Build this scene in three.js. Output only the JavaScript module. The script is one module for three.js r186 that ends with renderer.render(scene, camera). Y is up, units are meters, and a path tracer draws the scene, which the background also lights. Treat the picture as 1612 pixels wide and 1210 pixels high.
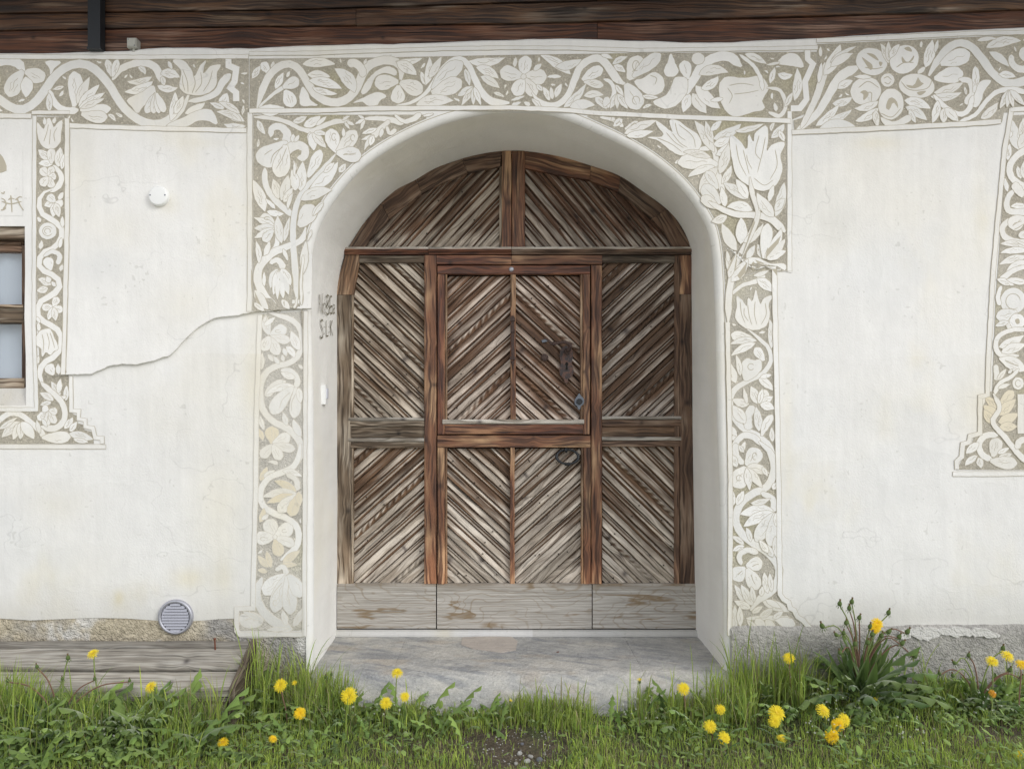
import * as THREE from 'three';
import { mergeGeometries } from 'three/addons/utils/BufferGeometryUtils.js';

// ------------------------------------------------------------------ camera, sky, sun, exposure
const scene = new THREE.Scene();
const EYE = 1.35, DIST = 3.5, FOC = 1195, S = DIST / FOC, ZD = -0.565;
const camera = new THREE.PerspectiveCamera(2 * Math.atan(604.5 / FOC) * 180 / Math.PI, 1612 / 1209, 0.05, 600);
camera.position.set(0, EYE, DIST);
camera.lookAt(0, EYE, 0);
camera.setViewOffset(1612, 1209, 21, -37, 1612, 1209);          // a shift lens: the wall's verticals stay upright
const renderer = new THREE.WebGLRenderer();
renderer.toneMapping = THREE.LinearToneMapping;
renderer.toneMappingExposure = 1.15;
renderer.shadowMap.enabled = true;
renderer.shadowMap.type = THREE.PCFSoftShadowMap;
const SUN = new THREE.Vector3(0.82, 0.55, 0.66).normalize();
{
  const W = 256, H = 128, d = new Float32Array(W * H * 4), v = new THREE.Vector3();
  for (let j = 0; j < H; j++) for (let i = 0; i < W; i++) {
    const la = ((j + 0.5) / H - 0.5) * Math.PI, lo = ((i + 0.5) / W - 0.5) * 2 * Math.PI;
    v.set(Math.cos(la) * Math.cos(lo), Math.sin(la), Math.cos(la) * Math.sin(lo));
    const up = Math.max(v.y, 0), glow = Math.pow(Math.max(0, v.dot(SUN)), 3);
    const L = v.y > -0.02 ? 0.85 + 0.03 * up + 0.85 * glow : 0.2;
    const o = (j * W + i) * 4;
    d[o] = L * 0.965; d[o + 1] = L * 0.985; d[o + 2] = L * 1.03; d[o + 3] = 1;
  }
  const t = new THREE.DataTexture(d, W, H, THREE.RGBAFormat, THREE.FloatType);
  t.mapping = THREE.EquirectangularReflectionMapping; t.magFilter = THREE.LinearFilter; t.needsUpdate = true;
  scene.background = t; scene.environment = t;
}
const sun = new THREE.DirectionalLight(new THREE.Color(1, 0.955, 0.89), 0.95);
sun.position.copy(SUN).multiplyScalar(20); sun.castShadow = true; sun.shadow.radius = 38;
Object.assign(sun.shadow.camera, { left: -6, right: 6, top: 6, bottom: -6, near: 1, far: 60 });
scene.add(sun, sun.target);

// ------------------------------------------------------------------ helpers
function rng(seed) { let a = seed | 0; return () => { a = (a + 0x6d2b79f5) | 0; let t = Math.imul(a ^ (a >>> 15), 1 | a); t = (t + Math.imul(t ^ (t >>> 7), 61 | t)) ^ t; return ((t ^ (t >>> 14)) >>> 0) / 4294967296; }; }
const rnd = rng(7), R1 = (a, b) => a + (b - a) * rnd();
const { clamp, smoothstep, lerp } = THREE.MathUtils;
const HASH = new Float32Array(65536); { const r = rng(99); for (let i = 0; i < 65536; i++) HASH[i] = r(); }
const hsh = (x, y) => HASH[((Math.imul(x, 73856093) ^ Math.imul(y, 19349663)) >>> 3) & 65535];
function noise(x, y, px = 1e6, py = 1e6) {                        // value noise, 0..1, repeating after px, py cells
  const x0 = Math.floor(x), y0 = Math.floor(y), fx = x - x0, fy = y - y0, u = fx * fx * (3 - 2 * fx), w = fy * fy * (3 - 2 * fy);
  const xa = ((x0 % px) + px) % px, xb = (xa + 1) % px, ya = ((y0 % py) + py) % py, yb = (ya + 1) % py;
  const a = hsh(xa, ya), b = hsh(xb, ya), c = hsh(xa, yb), e = hsh(xb, yb);
  return a + (b - a) * u + (c - a) * w + (a - b - c + e) * u * w;
}
function fbm(x, y, oct = 4, px = 1e6, py = 1e6) { let s = 0, a = 0.5, n = 0; for (let i = 0; i < oct; i++) { s += a * noise(x + i * 37 * (px > 9e5), y, px, py); n += a; a *= 0.5; x *= 2; y *= 2; px *= 2; py *= 2; } return s / n; }
const toS = (c) => { c = clamp(c, 0, 1); return 255 * (c <= 0.0031308 ? c * 12.92 : 1.055 * Math.pow(c, 1 / 2.4) - 0.055); };
// colour texture: fn(u, v) writes linear r, g, b into the array given; sizes in metres give the repeat
function colorTex(W, H, mx, my, fn, off = [0, 0]) {
  const d = new Uint8Array(W * H * 4), c = [0, 0, 0];
  for (let j = 0, o = 0; j < H; j++) for (let i = 0; i < W; i++, o += 4) { fn((i + 0.5) / W, (j + 0.5) / H, c); d[o] = toS(c[0]); d[o + 1] = toS(c[1]); d[o + 2] = toS(c[2]); d[o + 3] = 255; }
  return finish(new THREE.DataTexture(d, W, H), mx, my, off, true);
}
function grayTex(W, H, mx, my, fn, off = [0, 0]) {
  const d = new Uint8Array(W * H * 4);
  for (let j = 0, o = 0; j < H; j++) for (let i = 0; i < W; i++, o += 4) { const g = 255 * clamp(fn((i + 0.5) / W, (j + 0.5) / H), 0, 1); d[o] = d[o + 1] = d[o + 2] = g; d[o + 3] = 255; }
  return finish(new THREE.DataTexture(d, W, H), mx, my, off, false);
}
function finish(t, mx, my, off, srgb) {
  t.wrapS = t.wrapT = THREE.RepeatWrapping; t.magFilter = THREE.LinearFilter; t.minFilter = THREE.LinearMipmapLinearFilter; t.generateMipmaps = true;
  t.repeat.set(1 / mx, 1 / my); t.offset.set(off[0], off[1]);
  if (srgb) t.colorSpace = THREE.SRGBColorSpace;
  t.needsUpdate = true; return t;
}
const mix3 = (o, a, b, t) => { for (let i = 0; i < 3; i++) o[i] = a[i] + (b[i] - a[i]) * t; return o; };
// photograph pixel to a point of the plane at depth z
const X = (px, z = 0) => (px - 785) * (DIST - z) / FOC, Y = (py, z = 0) => EYE + (642 - py) * (DIST - z) / FOC;
const P2 = (px, py, z = 0) => [X(px, z), Y(py, z)];

const counts = {};
function numbered(n) { const k = counts[n] = (counts[n] ?? -1) + 1; return k ? n + '_' + String(k).padStart(3, '0') : n; }
function thing(name, label, category, pos = [0, 0, 0], group) {
  const g = new THREE.Group(); g.name = numbered(name); g.position.set(...pos); g.userData = { label, category, kind: 'thing' }; if (group) g.userData.group = group;
  scene.add(g); return g;
}
function mesh(name, geo, mat, parent, extra) {
  const m = new THREE.Mesh(geo, mat); m.name = parent === scene ? numbered(name) : name; m.castShadow = m.receiveShadow = true; if (extra) Object.assign(m.userData, extra);
  parent.add(m); return m;
}
const stuff = { kind: 'stuff' };
function geom(pos, nor, uv, idx, col) {
  const g = new THREE.BufferGeometry();
  g.setAttribute('position', new THREE.Float32BufferAttribute(pos, 3));
  if (nor) g.setAttribute('normal', new THREE.Float32BufferAttribute(nor, 3));
  if (uv) g.setAttribute('uv', new THREE.Float32BufferAttribute(uv, 2));
  if (col) g.setAttribute('color', new THREE.Float32BufferAttribute(col, 3));
  if (idx) g.setIndex(idx);
  if (!nor) g.computeVertexNormals();
  return g;
}
const shift = (g, x, y, z) => g.translate(x, y, z);
// a grid of points f(i, j) -> [x, y, z], smooth normals, uv by uvf
function gridGeo(nu, nv, f, uvf, colf) {
  const pos = [], uv = [], idx = [], col = [];
  for (let j = 0; j <= nv; j++) for (let i = 0; i <= nu; i++) {
    const p = f(i / nu, j / nv, i, j); pos.push(...p); const q = uvf ? uvf(p, i / nu, j / nv) : [p[0], p[1]]; uv.push(...q); if (colf) col.push(...colf(p));
  }
  for (let j = 0; j < nv; j++) for (let i = 0; i < nu; i++) { const a = j * (nu + 1) + i, b = a + 1, c = a + nu + 1, e = c + 1; idx.push(a, b, e, a, e, c); }
  return geom(pos, null, uv, idx, colf ? col : null);
}
function spline(flat, closed, n) {
  const v = []; for (let i = 0; i < flat.length; i += 2) v.push(new THREE.Vector3(flat[i], flat[i + 1], 0));
  if (v.length < 3 && !closed) { const a = v[0], b = v[v.length - 1]; return [0, 0.25, 0.5, 0.75, 1].map((t) => [lerp(a.x, b.x, t), lerp(a.y, b.y, t)]); }
  return new THREE.CatmullRomCurve3(v, closed, 'centripetal').getSpacedPoints(n).map((p) => [p.x, p.y]);
}
const area2 = (p) => { let a = 0; for (let i = 0; i < p.length; i++) { const q = p[(i + 1) % p.length]; a += p[i][0] * q[1] - q[0] * p[i][1]; } return a; };
// a flat plate with sides: outline in metres on the wall's plane
function plate(pts, zTop, zBot, bump, uvf) {
  let p = pts; if (area2(p) < 0) p = p.slice().reverse();
  const n = p.length, tri = THREE.ShapeUtils.triangulateShape(p.map((q) => new THREE.Vector2(q[0], q[1])), []);
  const pos = [], nor = [], uv = [], idx = [], h = bump ?? (() => 0), U = uvf ?? ((x, y) => [x, y]);
  for (const q of p) { pos.push(q[0], q[1], zTop + h(q[0], q[1])); nor.push(0, 0, 1); uv.push(...U(q[0], q[1])); }
  for (const t of tri) { const [a, b, c] = t; const ar = (p[b][0] - p[a][0]) * (p[c][1] - p[a][1]) - (p[c][0] - p[a][0]) * (p[b][1] - p[a][1]); ar > 0 ? idx.push(a, b, c) : idx.push(a, c, b); }
  for (let i = 0; i < n; i++) {
    const a = p[i], b = p[(i + 1) % n], dx = b[0] - a[0], dy = b[1] - a[1], l = Math.hypot(dx, dy) || 1, k = pos.length / 3;
    for (const [q, z] of [[a, zBot], [b, zBot], [b, zTop], [a, zTop]]) { pos.push(q[0], q[1], z + h(q[0], q[1])); nor.push(dy / l, -dx / l, 0); uv.push(...U(q[0], q[1])); }
    idx.push(k, k + 1, k + 2, k, k + 2, k + 3);
  }
  return geom(pos, nor, uv, idx);
}
// strips swept along a direction in the plane z = z0: lines = [{ d, h, s0, s1 }], flat across each strip
function strips(o, dir, lines, z0, N, colorFn, uvOff, caps) {
  const per = [-dir[1], dir[0]], pos = [], nor = [], uv = [], idx = [], col = [];
  for (let k = 0; k + 1 < lines.length; k++) {
    const A = lines[k], B = lines[k + 1], dd = B.d - A.d, dh = B.h - A.h, l = Math.hypot(dd, dh) || 1, nd = -dh / l, nz = dd / l, base = pos.length / 3;
    for (const q of [A, B]) for (let i = 0; i <= N; i++) {
      const s = lerp(q.s0, q.s1, i / N), x = o[0] + dir[0] * s + per[0] * q.d, y = o[1] + dir[1] * s + per[1] * q.d, z = z0 + q.h;
      pos.push(x, y, z); nor.push(per[0] * nd, per[1] * nd, nz); uv.push(s + uvOff[0], q.d + q.h * 0.6 + uvOff[1]);
      if (colorFn) col.push(...colorFn(x, y, (A.d + B.d) / 2, q, nd, s));
    }
    for (let i = 0; i < N; i++) { const a = base + i, c = base + N + 1 + i; idx.push(a, a + 1, c + 1, a, c + 1, c); }
  }
  if (caps) for (const e of [0, 1]) {
    const base = pos.length / 3;
    for (const q of lines) { const s = e ? q.s1 : q.s0, x = o[0] + dir[0] * s + per[0] * q.d, y = o[1] + dir[1] * s + per[1] * q.d; pos.push(x, y, z0 + q.h); nor.push(e ? dir[0] : -dir[0], e ? dir[1] : -dir[1], 0); uv.push(q.h + uvOff[0], q.d + uvOff[1]); if (colorFn) col.push(...colorFn(x, y, q.d, q, 0, s)); }
    for (let i = 1; i + 1 < lines.length; i++) e ? idx.push(base, base + i + 1, base + i) : idx.push(base, base + i, base + i + 1);
  }
  return geom(pos, nor, uv, idx, colorFn ? col : null);
}
function tube(points, r0, r1, seg = 12, rad = 6) {
  const c = new THREE.CatmullRomCurve3(points.map((p) => new THREE.Vector3(...p)), false, 'centripetal');
  const g = new THREE.TubeGeometry(c, seg, 1, rad, false), p = g.attributes.position, v = new THREE.Vector3(), q = new THREE.Vector3();
  for (let i = 0; i <= seg; i++) { c.getPointAt(i / seg, q); const r = lerp(r0, r1, i / seg); for (let j = 0; j <= rad; j++) { const k = i * (rad + 1) + j; v.fromBufferAttribute(p, k).sub(q).multiplyScalar(r).add(q); p.setXYZ(k, v.x, v.y, v.z); } }
  return g;
}
// ------------------------------------------------------------------ materials
const std = (o) => new THREE.MeshStandardMaterial({ roughness: 0.9, metalness: 0, ...o });
const smooth = (a, b, x) => smoothstep(x, a, b);
// limewashed plaster: one sheet of 5.4 m over the whole wall in view, and a repeating relief
const WALLM = 5.4, WX0 = -2.7, WY0 = -0.6;
const STAINS = [   // px, py, rx, ry, strength (ochre bleed of the old wash; also an ochre tint right below the round cover)
  [400, 560, 26, 150, 0.5], [395, 300, 22, 120, 0.5], [130, 260, 30, 120, 0.35], [295, 480, 70, 50, 0.28], [190, 360, 60, 40, 0.22], [300, 910, 34, 22, 0.75], [350, 905, 20, 30, 0.6],
  [90, 790, 60, 40, 0.25], [350, 800, 60, 160, 0.35], [187, 940, 10, 14, 0.6], [440, 760, 40, 150, 0.45], [1545, 340, 20, 120, 0.35], [1380, 225, 60, 14, 0.4], [1500, 420, 60, 120, 0.18],
  [1540, 640, 40, 60, 0.35], [1240, 700, 12, 180, 0.25], [1185, 960, 50, 40, 0.35], [265, 320, 22, 24, 0.45], [330, 225, 50, 12, 0.3], [120, 900, 90, 60, 0.14], [1400, 640, 90, 70, 0.12], [60, 690, 60, 20, 0.35],
];
const plasterTex = colorTex(2048, 2048, WALLM, WALLM, (u, v, c) => {
  const x = WX0 + u * WALLM, y = WY0 + v * WALLM, px = 785 + x / S, py = 642 - (y - EYE) / S;
  const big = fbm(x * 1.3 + 3, y * 1.3, 4), mid = fbm(x * 7, y * 5 + 9, 4), fine = noise(x * 210, y * 210), brush = 0.5 * fbm(x * 40, y * 6, 3) + 0.5 * fbm(x * 55 + 7, y * 1.6, 3);
  let ochre = 0.30 * smooth(0.48, 0.78, big) + 0.42 * smooth(0.55, 0.85, fbm(x * 3.1, y * 2.2 + 40, 4)) * smooth(0.35, 0.75, mid);
  for (const s of STAINS) { const q = ((px - s[0]) / s[2]) ** 2 + ((py - s[1]) / s[3]) ** 2; if (q < 4) ochre += s[4] * Math.exp(-q * 1.6) * (0.35 + 1.1 * mid); }
  const upper = smooth(560, 480, py + 30 * (big - 0.5)), lime = 1 - upper;
  ochre = Math.min(ochre * (0.75 + 0.3 * upper), 0.9);
  let k = 1 + 0.10 * (mid - 0.5) + 0.09 * (brush - 0.5) + 0.05 * (fbm(x * 22, y * 17, 3) - 0.5) + 0.03 * (fine - 0.5) + 0.015 * lime;
  const grey = 0.5 * smooth(0.55, 0.8, fbm(x * 2.2 + 70, y * 3, 4));
  const base = [0.79, 0.785, 0.765];
  for (let i = 0; i < 3; i++) c[i] = base[i] * k * (1 - ochre * [0.08, 0.14, 0.32][i]) * (1 - grey * [0.09, 0.075, 0.06][i]);
  const pit = noise(x * 83 + 9 * mid, y * 71 + 7 * big) * (0.55 + 0.75 * fbm(x * 9 + 2, y * 9, 3)); if (pit > 0.95) { const d = smooth(0.95, 1.0, pit) * 0.13; c[0] *= 1 - d; c[1] *= 1 - d; c[2] *= 1 - d * 1.1; }
  const hair = Math.abs(fbm(x * 2.1 + 17, y * 2.6 + 4, 5) - 0.5); if (hair < 0.0035) { const q = 0.16 * smooth(0.45, 0.7, noise(x * 2.2 + 5, y * 2.2 + 3)) * (1 - hair / 0.0035); c[0] *= 1 - q; c[1] *= 1 - q; c[2] *= 1 - q; }
  const low = smooth(905, 985, py + 40 * (mid - 0.5)) * (px < 480 || px > 1150 ? 1 : 0) * 0.17; c[0] *= 1 - low; c[1] *= 1 - low * 1.05; c[2] *= 1 - low * 1.2;
}, [-WX0 / WALLM, -WY0 / WALLM]);
const PB = 1.35;
const plasterBump = grayTex(1024, 1024, PB, PB, (u, v) => {
  const a = fbm(u * 5, v * 5, 5, 5, 5), b = fbm(u * 40, v * 16, 3, 40, 16), c = noise(u * 300, v * 300, 300, 300), w = noise(u * 9, v * 9, 9, 9);
  const ridge = 1 - Math.abs(2 * fbm(u * 7 + 0.3 * a, v * 9, 3, 7, 9) - 1);
  return 0.60 * a + 0.14 * b + 0.05 * c * (0.4 + w) + 0.06 * Math.pow(ridge, 6);
});
const MPlaster = std({ map: plasterTex, bumpMap: plasterBump, bumpScale: 0.0095, roughness: 0.93 });
MPlaster.name = 'limewash_plaster';
const MReveal = std({ map: colorTex(512, 512, 1.6, 1.6, (u, v, c) => {
  const a = fbm(u * 6, v * 4, 5, 6, 4), b = fbm(u * 40, v * 5, 3, 40, 5); const k = 0.9 + 0.14 * a + 0.06 * b, o = smooth(0.5, 0.8, fbm(u * 3, v * 3, 4, 3, 3)) * 0.35;
  c[0] = 0.875 * k * (1 - 0.07 * o); c[1] = 0.87 * k * (1 - 0.11 * o); c[2] = 0.84 * k * (1 - 0.25 * o);
}), bumpMap: plasterBump, bumpScale: 0.011, roughness: 0.9 });
const whiteTone = (r, g, b, k = 1) => std({ map: plasterTex, color: new THREE.Color().setRGB(r * k, g * k, b * k), bumpMap: plasterBump, bumpScale: 0.012, roughness: 0.93 });
const MWhites = [whiteTone(1.0, 0.995, 0.985, 1.02), whiteTone(1.0, 0.99, 0.97, 0.985), whiteTone(1, 1, 1, 1.04), whiteTone(0.985, 0.985, 0.98, 0.99)];
const MTan = whiteTone(0.98, 0.91, 0.76, 0.97);
const scratchBump = grayTex(512, 512, 0.4, 0.4, (u, v) => 0.5 * noise(u * 128, v * 128, 128, 128) + 0.3 * noise(u * 256, v * 256, 256, 256) + 0.25 * fbm(u * 16, v * 16, 3, 16, 16));
const groundTex = (r, g, b, pale) => colorTex(1024, 1024, 1.9, 1.9, (u, v, c) => {
  const a = fbm(u * 9, v * 9, 5, 9, 9), f = noise(u * 420, v * 420, 420, 420), m = noise(u * 150, v * 150, 150, 150), k = 0.80 + 0.28 * a + 0.34 * (f - 0.5) + 0.14 * (m - 0.5);
  const p = pale * smooth(0.42, 0.72, fbm(u * 4, v * 5, 4, 4, 5)), o = 0.3 * smooth(0.6, 0.8, fbm(u * 7, v * 6, 3, 7, 6));
  c[0] = lerp(r * k, 0.62, p); c[1] = lerp(g * k, 0.60, p); c[2] = lerp(b * k * (1 - 0.4 * o), 0.55, p);
  if (f > 0.93) { c[0] *= 1.5; c[1] *= 1.5; c[2] *= 1.5; }
});
const MScratch = std({ map: groundTex(0.455, 0.422, 0.348, 0.26), bumpMap: scratchBump, bumpScale: 0.004, roughness: 0.96 });
const MScratchPale = std({ map: groundTex(0.53, 0.505, 0.445, 0.52), bumpMap: scratchBump, bumpScale: 0.004, roughness: 0.96 });
const MScratchMid = std({ map: groundTex(0.47, 0.44, 0.37, 0.3), bumpMap: scratchBump, bumpScale: 0.004, roughness: 0.96 });
const MGroove = std({ color: new THREE.Color().setRGB(0.48, 0.44, 0.35), roughness: 0.95 });
const MGroovePale = std({ color: new THREE.Color().setRGB(0.63, 0.595, 0.52), roughness: 0.95 });
const MPaint = std({ color: new THREE.Color().setRGB(0.17, 0.15, 0.095), roughness: 0.9 });

// ---- wood. grain() gives tone 0..1 of plain-sawn softwood along u
function grain(u, v, cu, cv, seed) {
  const warp = fbm(u * cu * 2 + seed, v * 3, 3, cu * 2, 3) - 0.5;
  const vv = v + warp * 0.12, fine = fbm(u * cu * 3, vv * cv, 3, cu * 3, cv), pore = noise(u * cu * 4, vv * cv * 4, cu * 4, cv * 4);
  return { fine, pore, warp };
}
function woodTex(seed, dark, mid, pale, wearAmt, knots, cvG = 34) {
  const lumC = 1;
  const r = rng(seed), K = []; for (let i = 0; i < knots; i++) K.push([r(), r(), 0.006 + 0.010 * r(), 0.02 + 0.03 * r()]);
  return colorTex(1024, 512, 1.3, 0.42, (u, v, c) => {
    let kd = 0, vv = v;
    for (const k of K) { let du = u - k[0], dv = v - k[1]; du -= Math.round(du); dv -= Math.round(dv); const q = (du / k[2]) ** 2 + (dv / k[3]) ** 2; if (q < 30) { vv += Math.exp(-q * 0.18) * dv * 0.55; kd = Math.max(kd, Math.exp(-q * 0.9)); } }
    const n = grain(u, vv, 3, cvG, 0), w = smooth(0.5 - wearAmt, 0.86 - wearAmt, fbm(u * 5 + 0.35 * n.warp, v * 13, 4, 5, 13) * 0.7 + 0.3 * n.fine);
    mix3(c, dark, mid, smooth(0.28, 0.66, n.fine)); mix3(c, c.slice(), pale, w * (0.35 + 0.65 * smooth(0.25, 0.6, n.fine)));
    const line = smooth(0.70, 0.92, n.pore) * 0.5, crack = smooth(0.80, 0.86, fbm(u * 4, vv * 60, 2, 4, 60)) * 0.55, k = lumC * (1 - line) * (1 - crack) * (0.86 + 0.28 * fbm(u * 30, v * 9, 2, 30, 9)) * (1 - 0.72 * kd);
    c[0] *= k; c[1] *= k * (1 - 0.04 * kd); c[2] *= k;
  });
}
const woodBump = grayTex(1024, 512, 1.3, 0.42, (u, v) => { const n = grain(u, v, 3, 34, 0); return 0.55 * n.fine + 0.3 * n.pore + 0.25 * fbm(u * 6, v * 9, 3, 6, 9) - 0.6 * smooth(0.80, 0.86, fbm(u * 4, v * 60, 2, 4, 60)); });
const wood = (seed, dark, mid, pale, wear, knots, o = {}) => std({ map: woodTex(seed, dark, mid, pale, wear, knots, o.cv ?? 34), bumpMap: woodBump, bumpScale: 0.0035, roughness: o.roughness ?? 0.78, vertexColors: true });
const MBoard = [   // neutral: the hue of each board comes with its vertices
  wood(11, [0.48, 0.45, 0.42], [0.74, 0.72, 0.70], [0.98, 0.97, 0.96], 0.10, 5, { cv: 64 }), wood(12, [0.42, 0.39, 0.36], [0.68, 0.66, 0.63], [0.95, 0.95, 0.94], 0.04, 7, { cv: 80 }), wood(13, [0.54, 0.50, 0.46], [0.79, 0.77, 0.74], [1, 1, 1], 0.14, 4, { cv: 56 }),
];
const MStain = wood(21, [0.070, 0.030, 0.017], [0.185, 0.080, 0.040], [0.42, 0.26, 0.145], 0.06, 5, { roughness: 0.6, cv: 48 });
const MStainRed = wood(22, [0.055, 0.021, 0.013], [0.155, 0.056, 0.028], [0.34, 0.18, 0.095], 0.0, 4, { roughness: 0.58, cv: 48 });
const MOchre = wood(23, [0.10, 0.055, 0.030], [0.24, 0.135, 0.072], [0.38, 0.27, 0.175], 0.06, 3, { roughness: 0.65, cv: 48 });
const MOld = wood(24, [0.085, 0.058, 0.036], [0.19, 0.138, 0.092], [0.42, 0.36, 0.285], 0.10, 5, { cv: 48 });
const MBrown = wood(25, [0.060, 0.034, 0.022], [0.145, 0.086, 0.054], [0.27, 0.195, 0.14], 0.04, 4, { cv: 48 });
const MSilver = wood(26, [0.24, 0.205, 0.165], [0.43, 0.39, 0.335], [0.60, 0.565, 0.51], 0.16, 2);
const MBench = wood(31, [0.25, 0.225, 0.19], [0.37, 0.345, 0.30], [0.45, 0.425, 0.38], 0.05, 3, { cv: 60 });
const MClad = wood(27, [0.026, 0.011, 0.006], [0.088, 0.036, 0.015], [0.20, 0.135, 0.09], -0.02, 6, { roughness: 0.6, cv: 60 });
// wide kick boards: cathedral grain with brown tide lines
const kickTex = (seed) => colorTex(1024, 512, 0.92, 0.26, (u, v, c) => {
  const a = fbm(u * 2.2 + seed * 7, v * 1.6 + seed, 4), f = (a * 11 + v * 5.5 + 0.35 * fbm(u * 9 + seed, v * 5, 3)), ring = Math.abs((f % 1) - 0.5) * 2;
  const fine = fbm(u * 5, v * 120 + seed, 3), line = smooth(0.72, 1, ring) * (0.25 + 0.75 * noise(u * 5 + seed, v * 4));
  mix3(c, [0.27, 0.245, 0.21], [0.52, 0.495, 0.455], smooth(0.2, 0.75, fine));
  const bl = noise(u * 6 + seed * 3, v * 7), tide = smooth(0.86, 0.98, 1 - Math.abs(2 * fbm(u * 3.2 + seed * 5, v * 6, 4) - 1)) * smooth(0.5, 0.75, bl);
  mix3(c, c.slice(), [0.22, 0.155, 0.085], clamp(0.6 * line + 0.85 * tide, 0, 0.92));
  const t = smooth(0.80, 1.0, v + 0.12 * (bl - 0.5)) * 0.4; mix3(c, c.slice(), [0.20, 0.15, 0.10], t);
  const k = 1 - 0.18 * smooth(0.78, 0.9, noise(u * 10, v * 190)); c[0] *= k; c[1] *= k; c[2] *= k;
});
const MKick = [1, 2, 3].map((s) => std({ map: kickTex(s), bumpMap: woodBump, bumpScale: 0.002, roughness: 0.8 }));
// iron, zinc, plastic, glass
const MIron = std({ map: colorTex(128, 128, 0.1, 0.1, (u, v, c) => { const a = fbm(u * 8, v * 8, 4, 8, 8); mix3(c, [0.050, 0.041, 0.042], [0.125, 0.070, 0.054], smooth(0.35, 0.7, a)); }), bumpMap: scratchBump, bumpScale: 0.002, roughness: 0.6, metalness: 0.3 });
const MRust = std({ color: new THREE.Color().setRGB(0.16, 0.055, 0.03), roughness: 0.9, metalness: 0.2 });
const MBlueSteel = std({ color: new THREE.Color().setRGB(0.16, 0.18, 0.21), roughness: 0.5, metalness: 0.7 });
const MZinc = std({ map: colorTex(128, 128, 0.12, 0.12, (u, v, c) => { const a = fbm(u * 6, v * 20, 3, 6, 20); mix3(c, [0.36, 0.37, 0.42], [0.55, 0.55, 0.60], a); }), roughness: 0.48, metalness: 0.65 });
const MPlastic = std({ color: new THREE.Color().setRGB(0.84, 0.85, 0.84), roughness: 0.42 });
const MPlasticGrey = std({ color: new THREE.Color().setRGB(0.42, 0.42, 0.38), roughness: 0.5 });
const MBlackMetal = std({ color: new THREE.Color().setRGB(0.012, 0.015, 0.019), roughness: 0.5 });
const MVoid = std({ color: new THREE.Color().setRGB(0.01, 0.009, 0.008), roughness: 1 });
const MGlass = new THREE.MeshPhysicalMaterial({ color: 0xffffff, transmission: 1, thickness: 0, roughness: 0.02, ior: 1.5 });
const MSkySheet = std({ map: colorTex(256, 256, 0.7, 0.7, (u, v, c) => { const f = 0.5 + 0.5 * Math.sin(u * 60 + 3 * fbm(u * 4, v * 3, 2, 4, 3)), k = 0.86 + 0.06 * f + 0.1 * fbm(u * 5, v * 5, 3, 5, 5); c[0] = 0.50 * k; c[1] = 0.57 * k; c[2] = 0.64 * k; }), roughness: 0.9 });  // blue-grey cloth behind the glass, coloured to imitate reflected sky
// stone and mortar
const stoneBump = grayTex(512, 512, 0.7, 0.7, (u, v) => 0.5 * fbm(u * 10, v * 12, 5, 10, 12) + 0.35 * fbm(u * 60, v * 60, 3, 60, 60) + 0.2 * noise(u * 180, v * 180, 180, 180));
const MSlab = std({ map: colorTex(1024, 512, 2.1, 1.05, (u, v, c) => {
  const x = u * 2.1, y = v * 1.05, sx = x * 0.93 + y * 0.36, sy = y * 0.93 - x * 0.36, w = fbm(x * 3, y * 4, 4), st = fbm(sx * 7, (sy + 0.06 * w) * 60, 4), big = fbm(x * 2.3 + 9, y * 5, 4), sp = noise(x * 260, y * 260);
  mix3(c, [0.27, 0.275, 0.28], [0.50, 0.49, 0.46], smooth(0.2, 0.8, st * 0.35 + big * 0.4 + 0.25 * fbm(x * 30, y * 34, 3))); mix3(c, c.slice(), [0.58, 0.555, 0.50], 0.6 * smooth(0.48, 0.72, fbm(x * 4 + 3, y * 6 + 5, 4))); mix3(c, c.slice(), [0.42, 0.34, 0.25], 0.35 * smooth(0.6, 0.8, fbm(x * 6 + 13, y * 9 + 5, 4)));
  mix3(c, c.slice(), [0.20, 0.215, 0.24], 0.5 * smooth(0.62, 0.80, fbm(x * 5 + 30, sy * 24, 3)));
  const k = (0.86 + 0.3 * sp) * (0.9 + 0.22 * fbm(x * 60, y * 60, 2)); c[0] *= k; c[1] *= k; c[2] *= k;
}), bumpMap: stoneBump, bumpScale: 0.012, roughness: 0.82 });
const MSlabPink = std({ map: colorTex(256, 256, 0.4, 0.4, (u, v, c) => { mix3(c, [0.40, 0.36, 0.33], [0.54, 0.485, 0.43], fbm(u * 8, v * 20, 4, 8, 20)); }), bumpMap: stoneBump, bumpScale: 0.008, roughness: 0.85 });
const MPlinthL = std({ map: colorTex(1024, 512, 2.4, 0.8, (u, v, c) => {
  const x = u * 2.4, y = v * 0.8, a = fbm(x * 4, y * 6, 5), f = fbm(x * 70, y * 70, 2), g = smooth(0.50, 0.64, fbm(x * 2.7 + 11, y * 3, 4));
  mix3(c, [0.36, 0.31, 0.215], [0.56, 0.50, 0.385], a * 0.6 + f * 0.4); mix3(c, c.slice(), [0.30, 0.295, 0.29], g * 0.85); mix3(c, c.slice(), [0.64, 0.63, 0.60], 0.8 * smooth(0.62, 0.72, fbm(x * 6 + 5, y * 5 + 3, 4)));
  const k = 0.75 + 0.5 * f; c[0] *= k; c[1] *= k; c[2] *= k;
}), bumpMap: stoneBump, bumpScale: 0.022, roughness: 0.95 });
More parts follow.
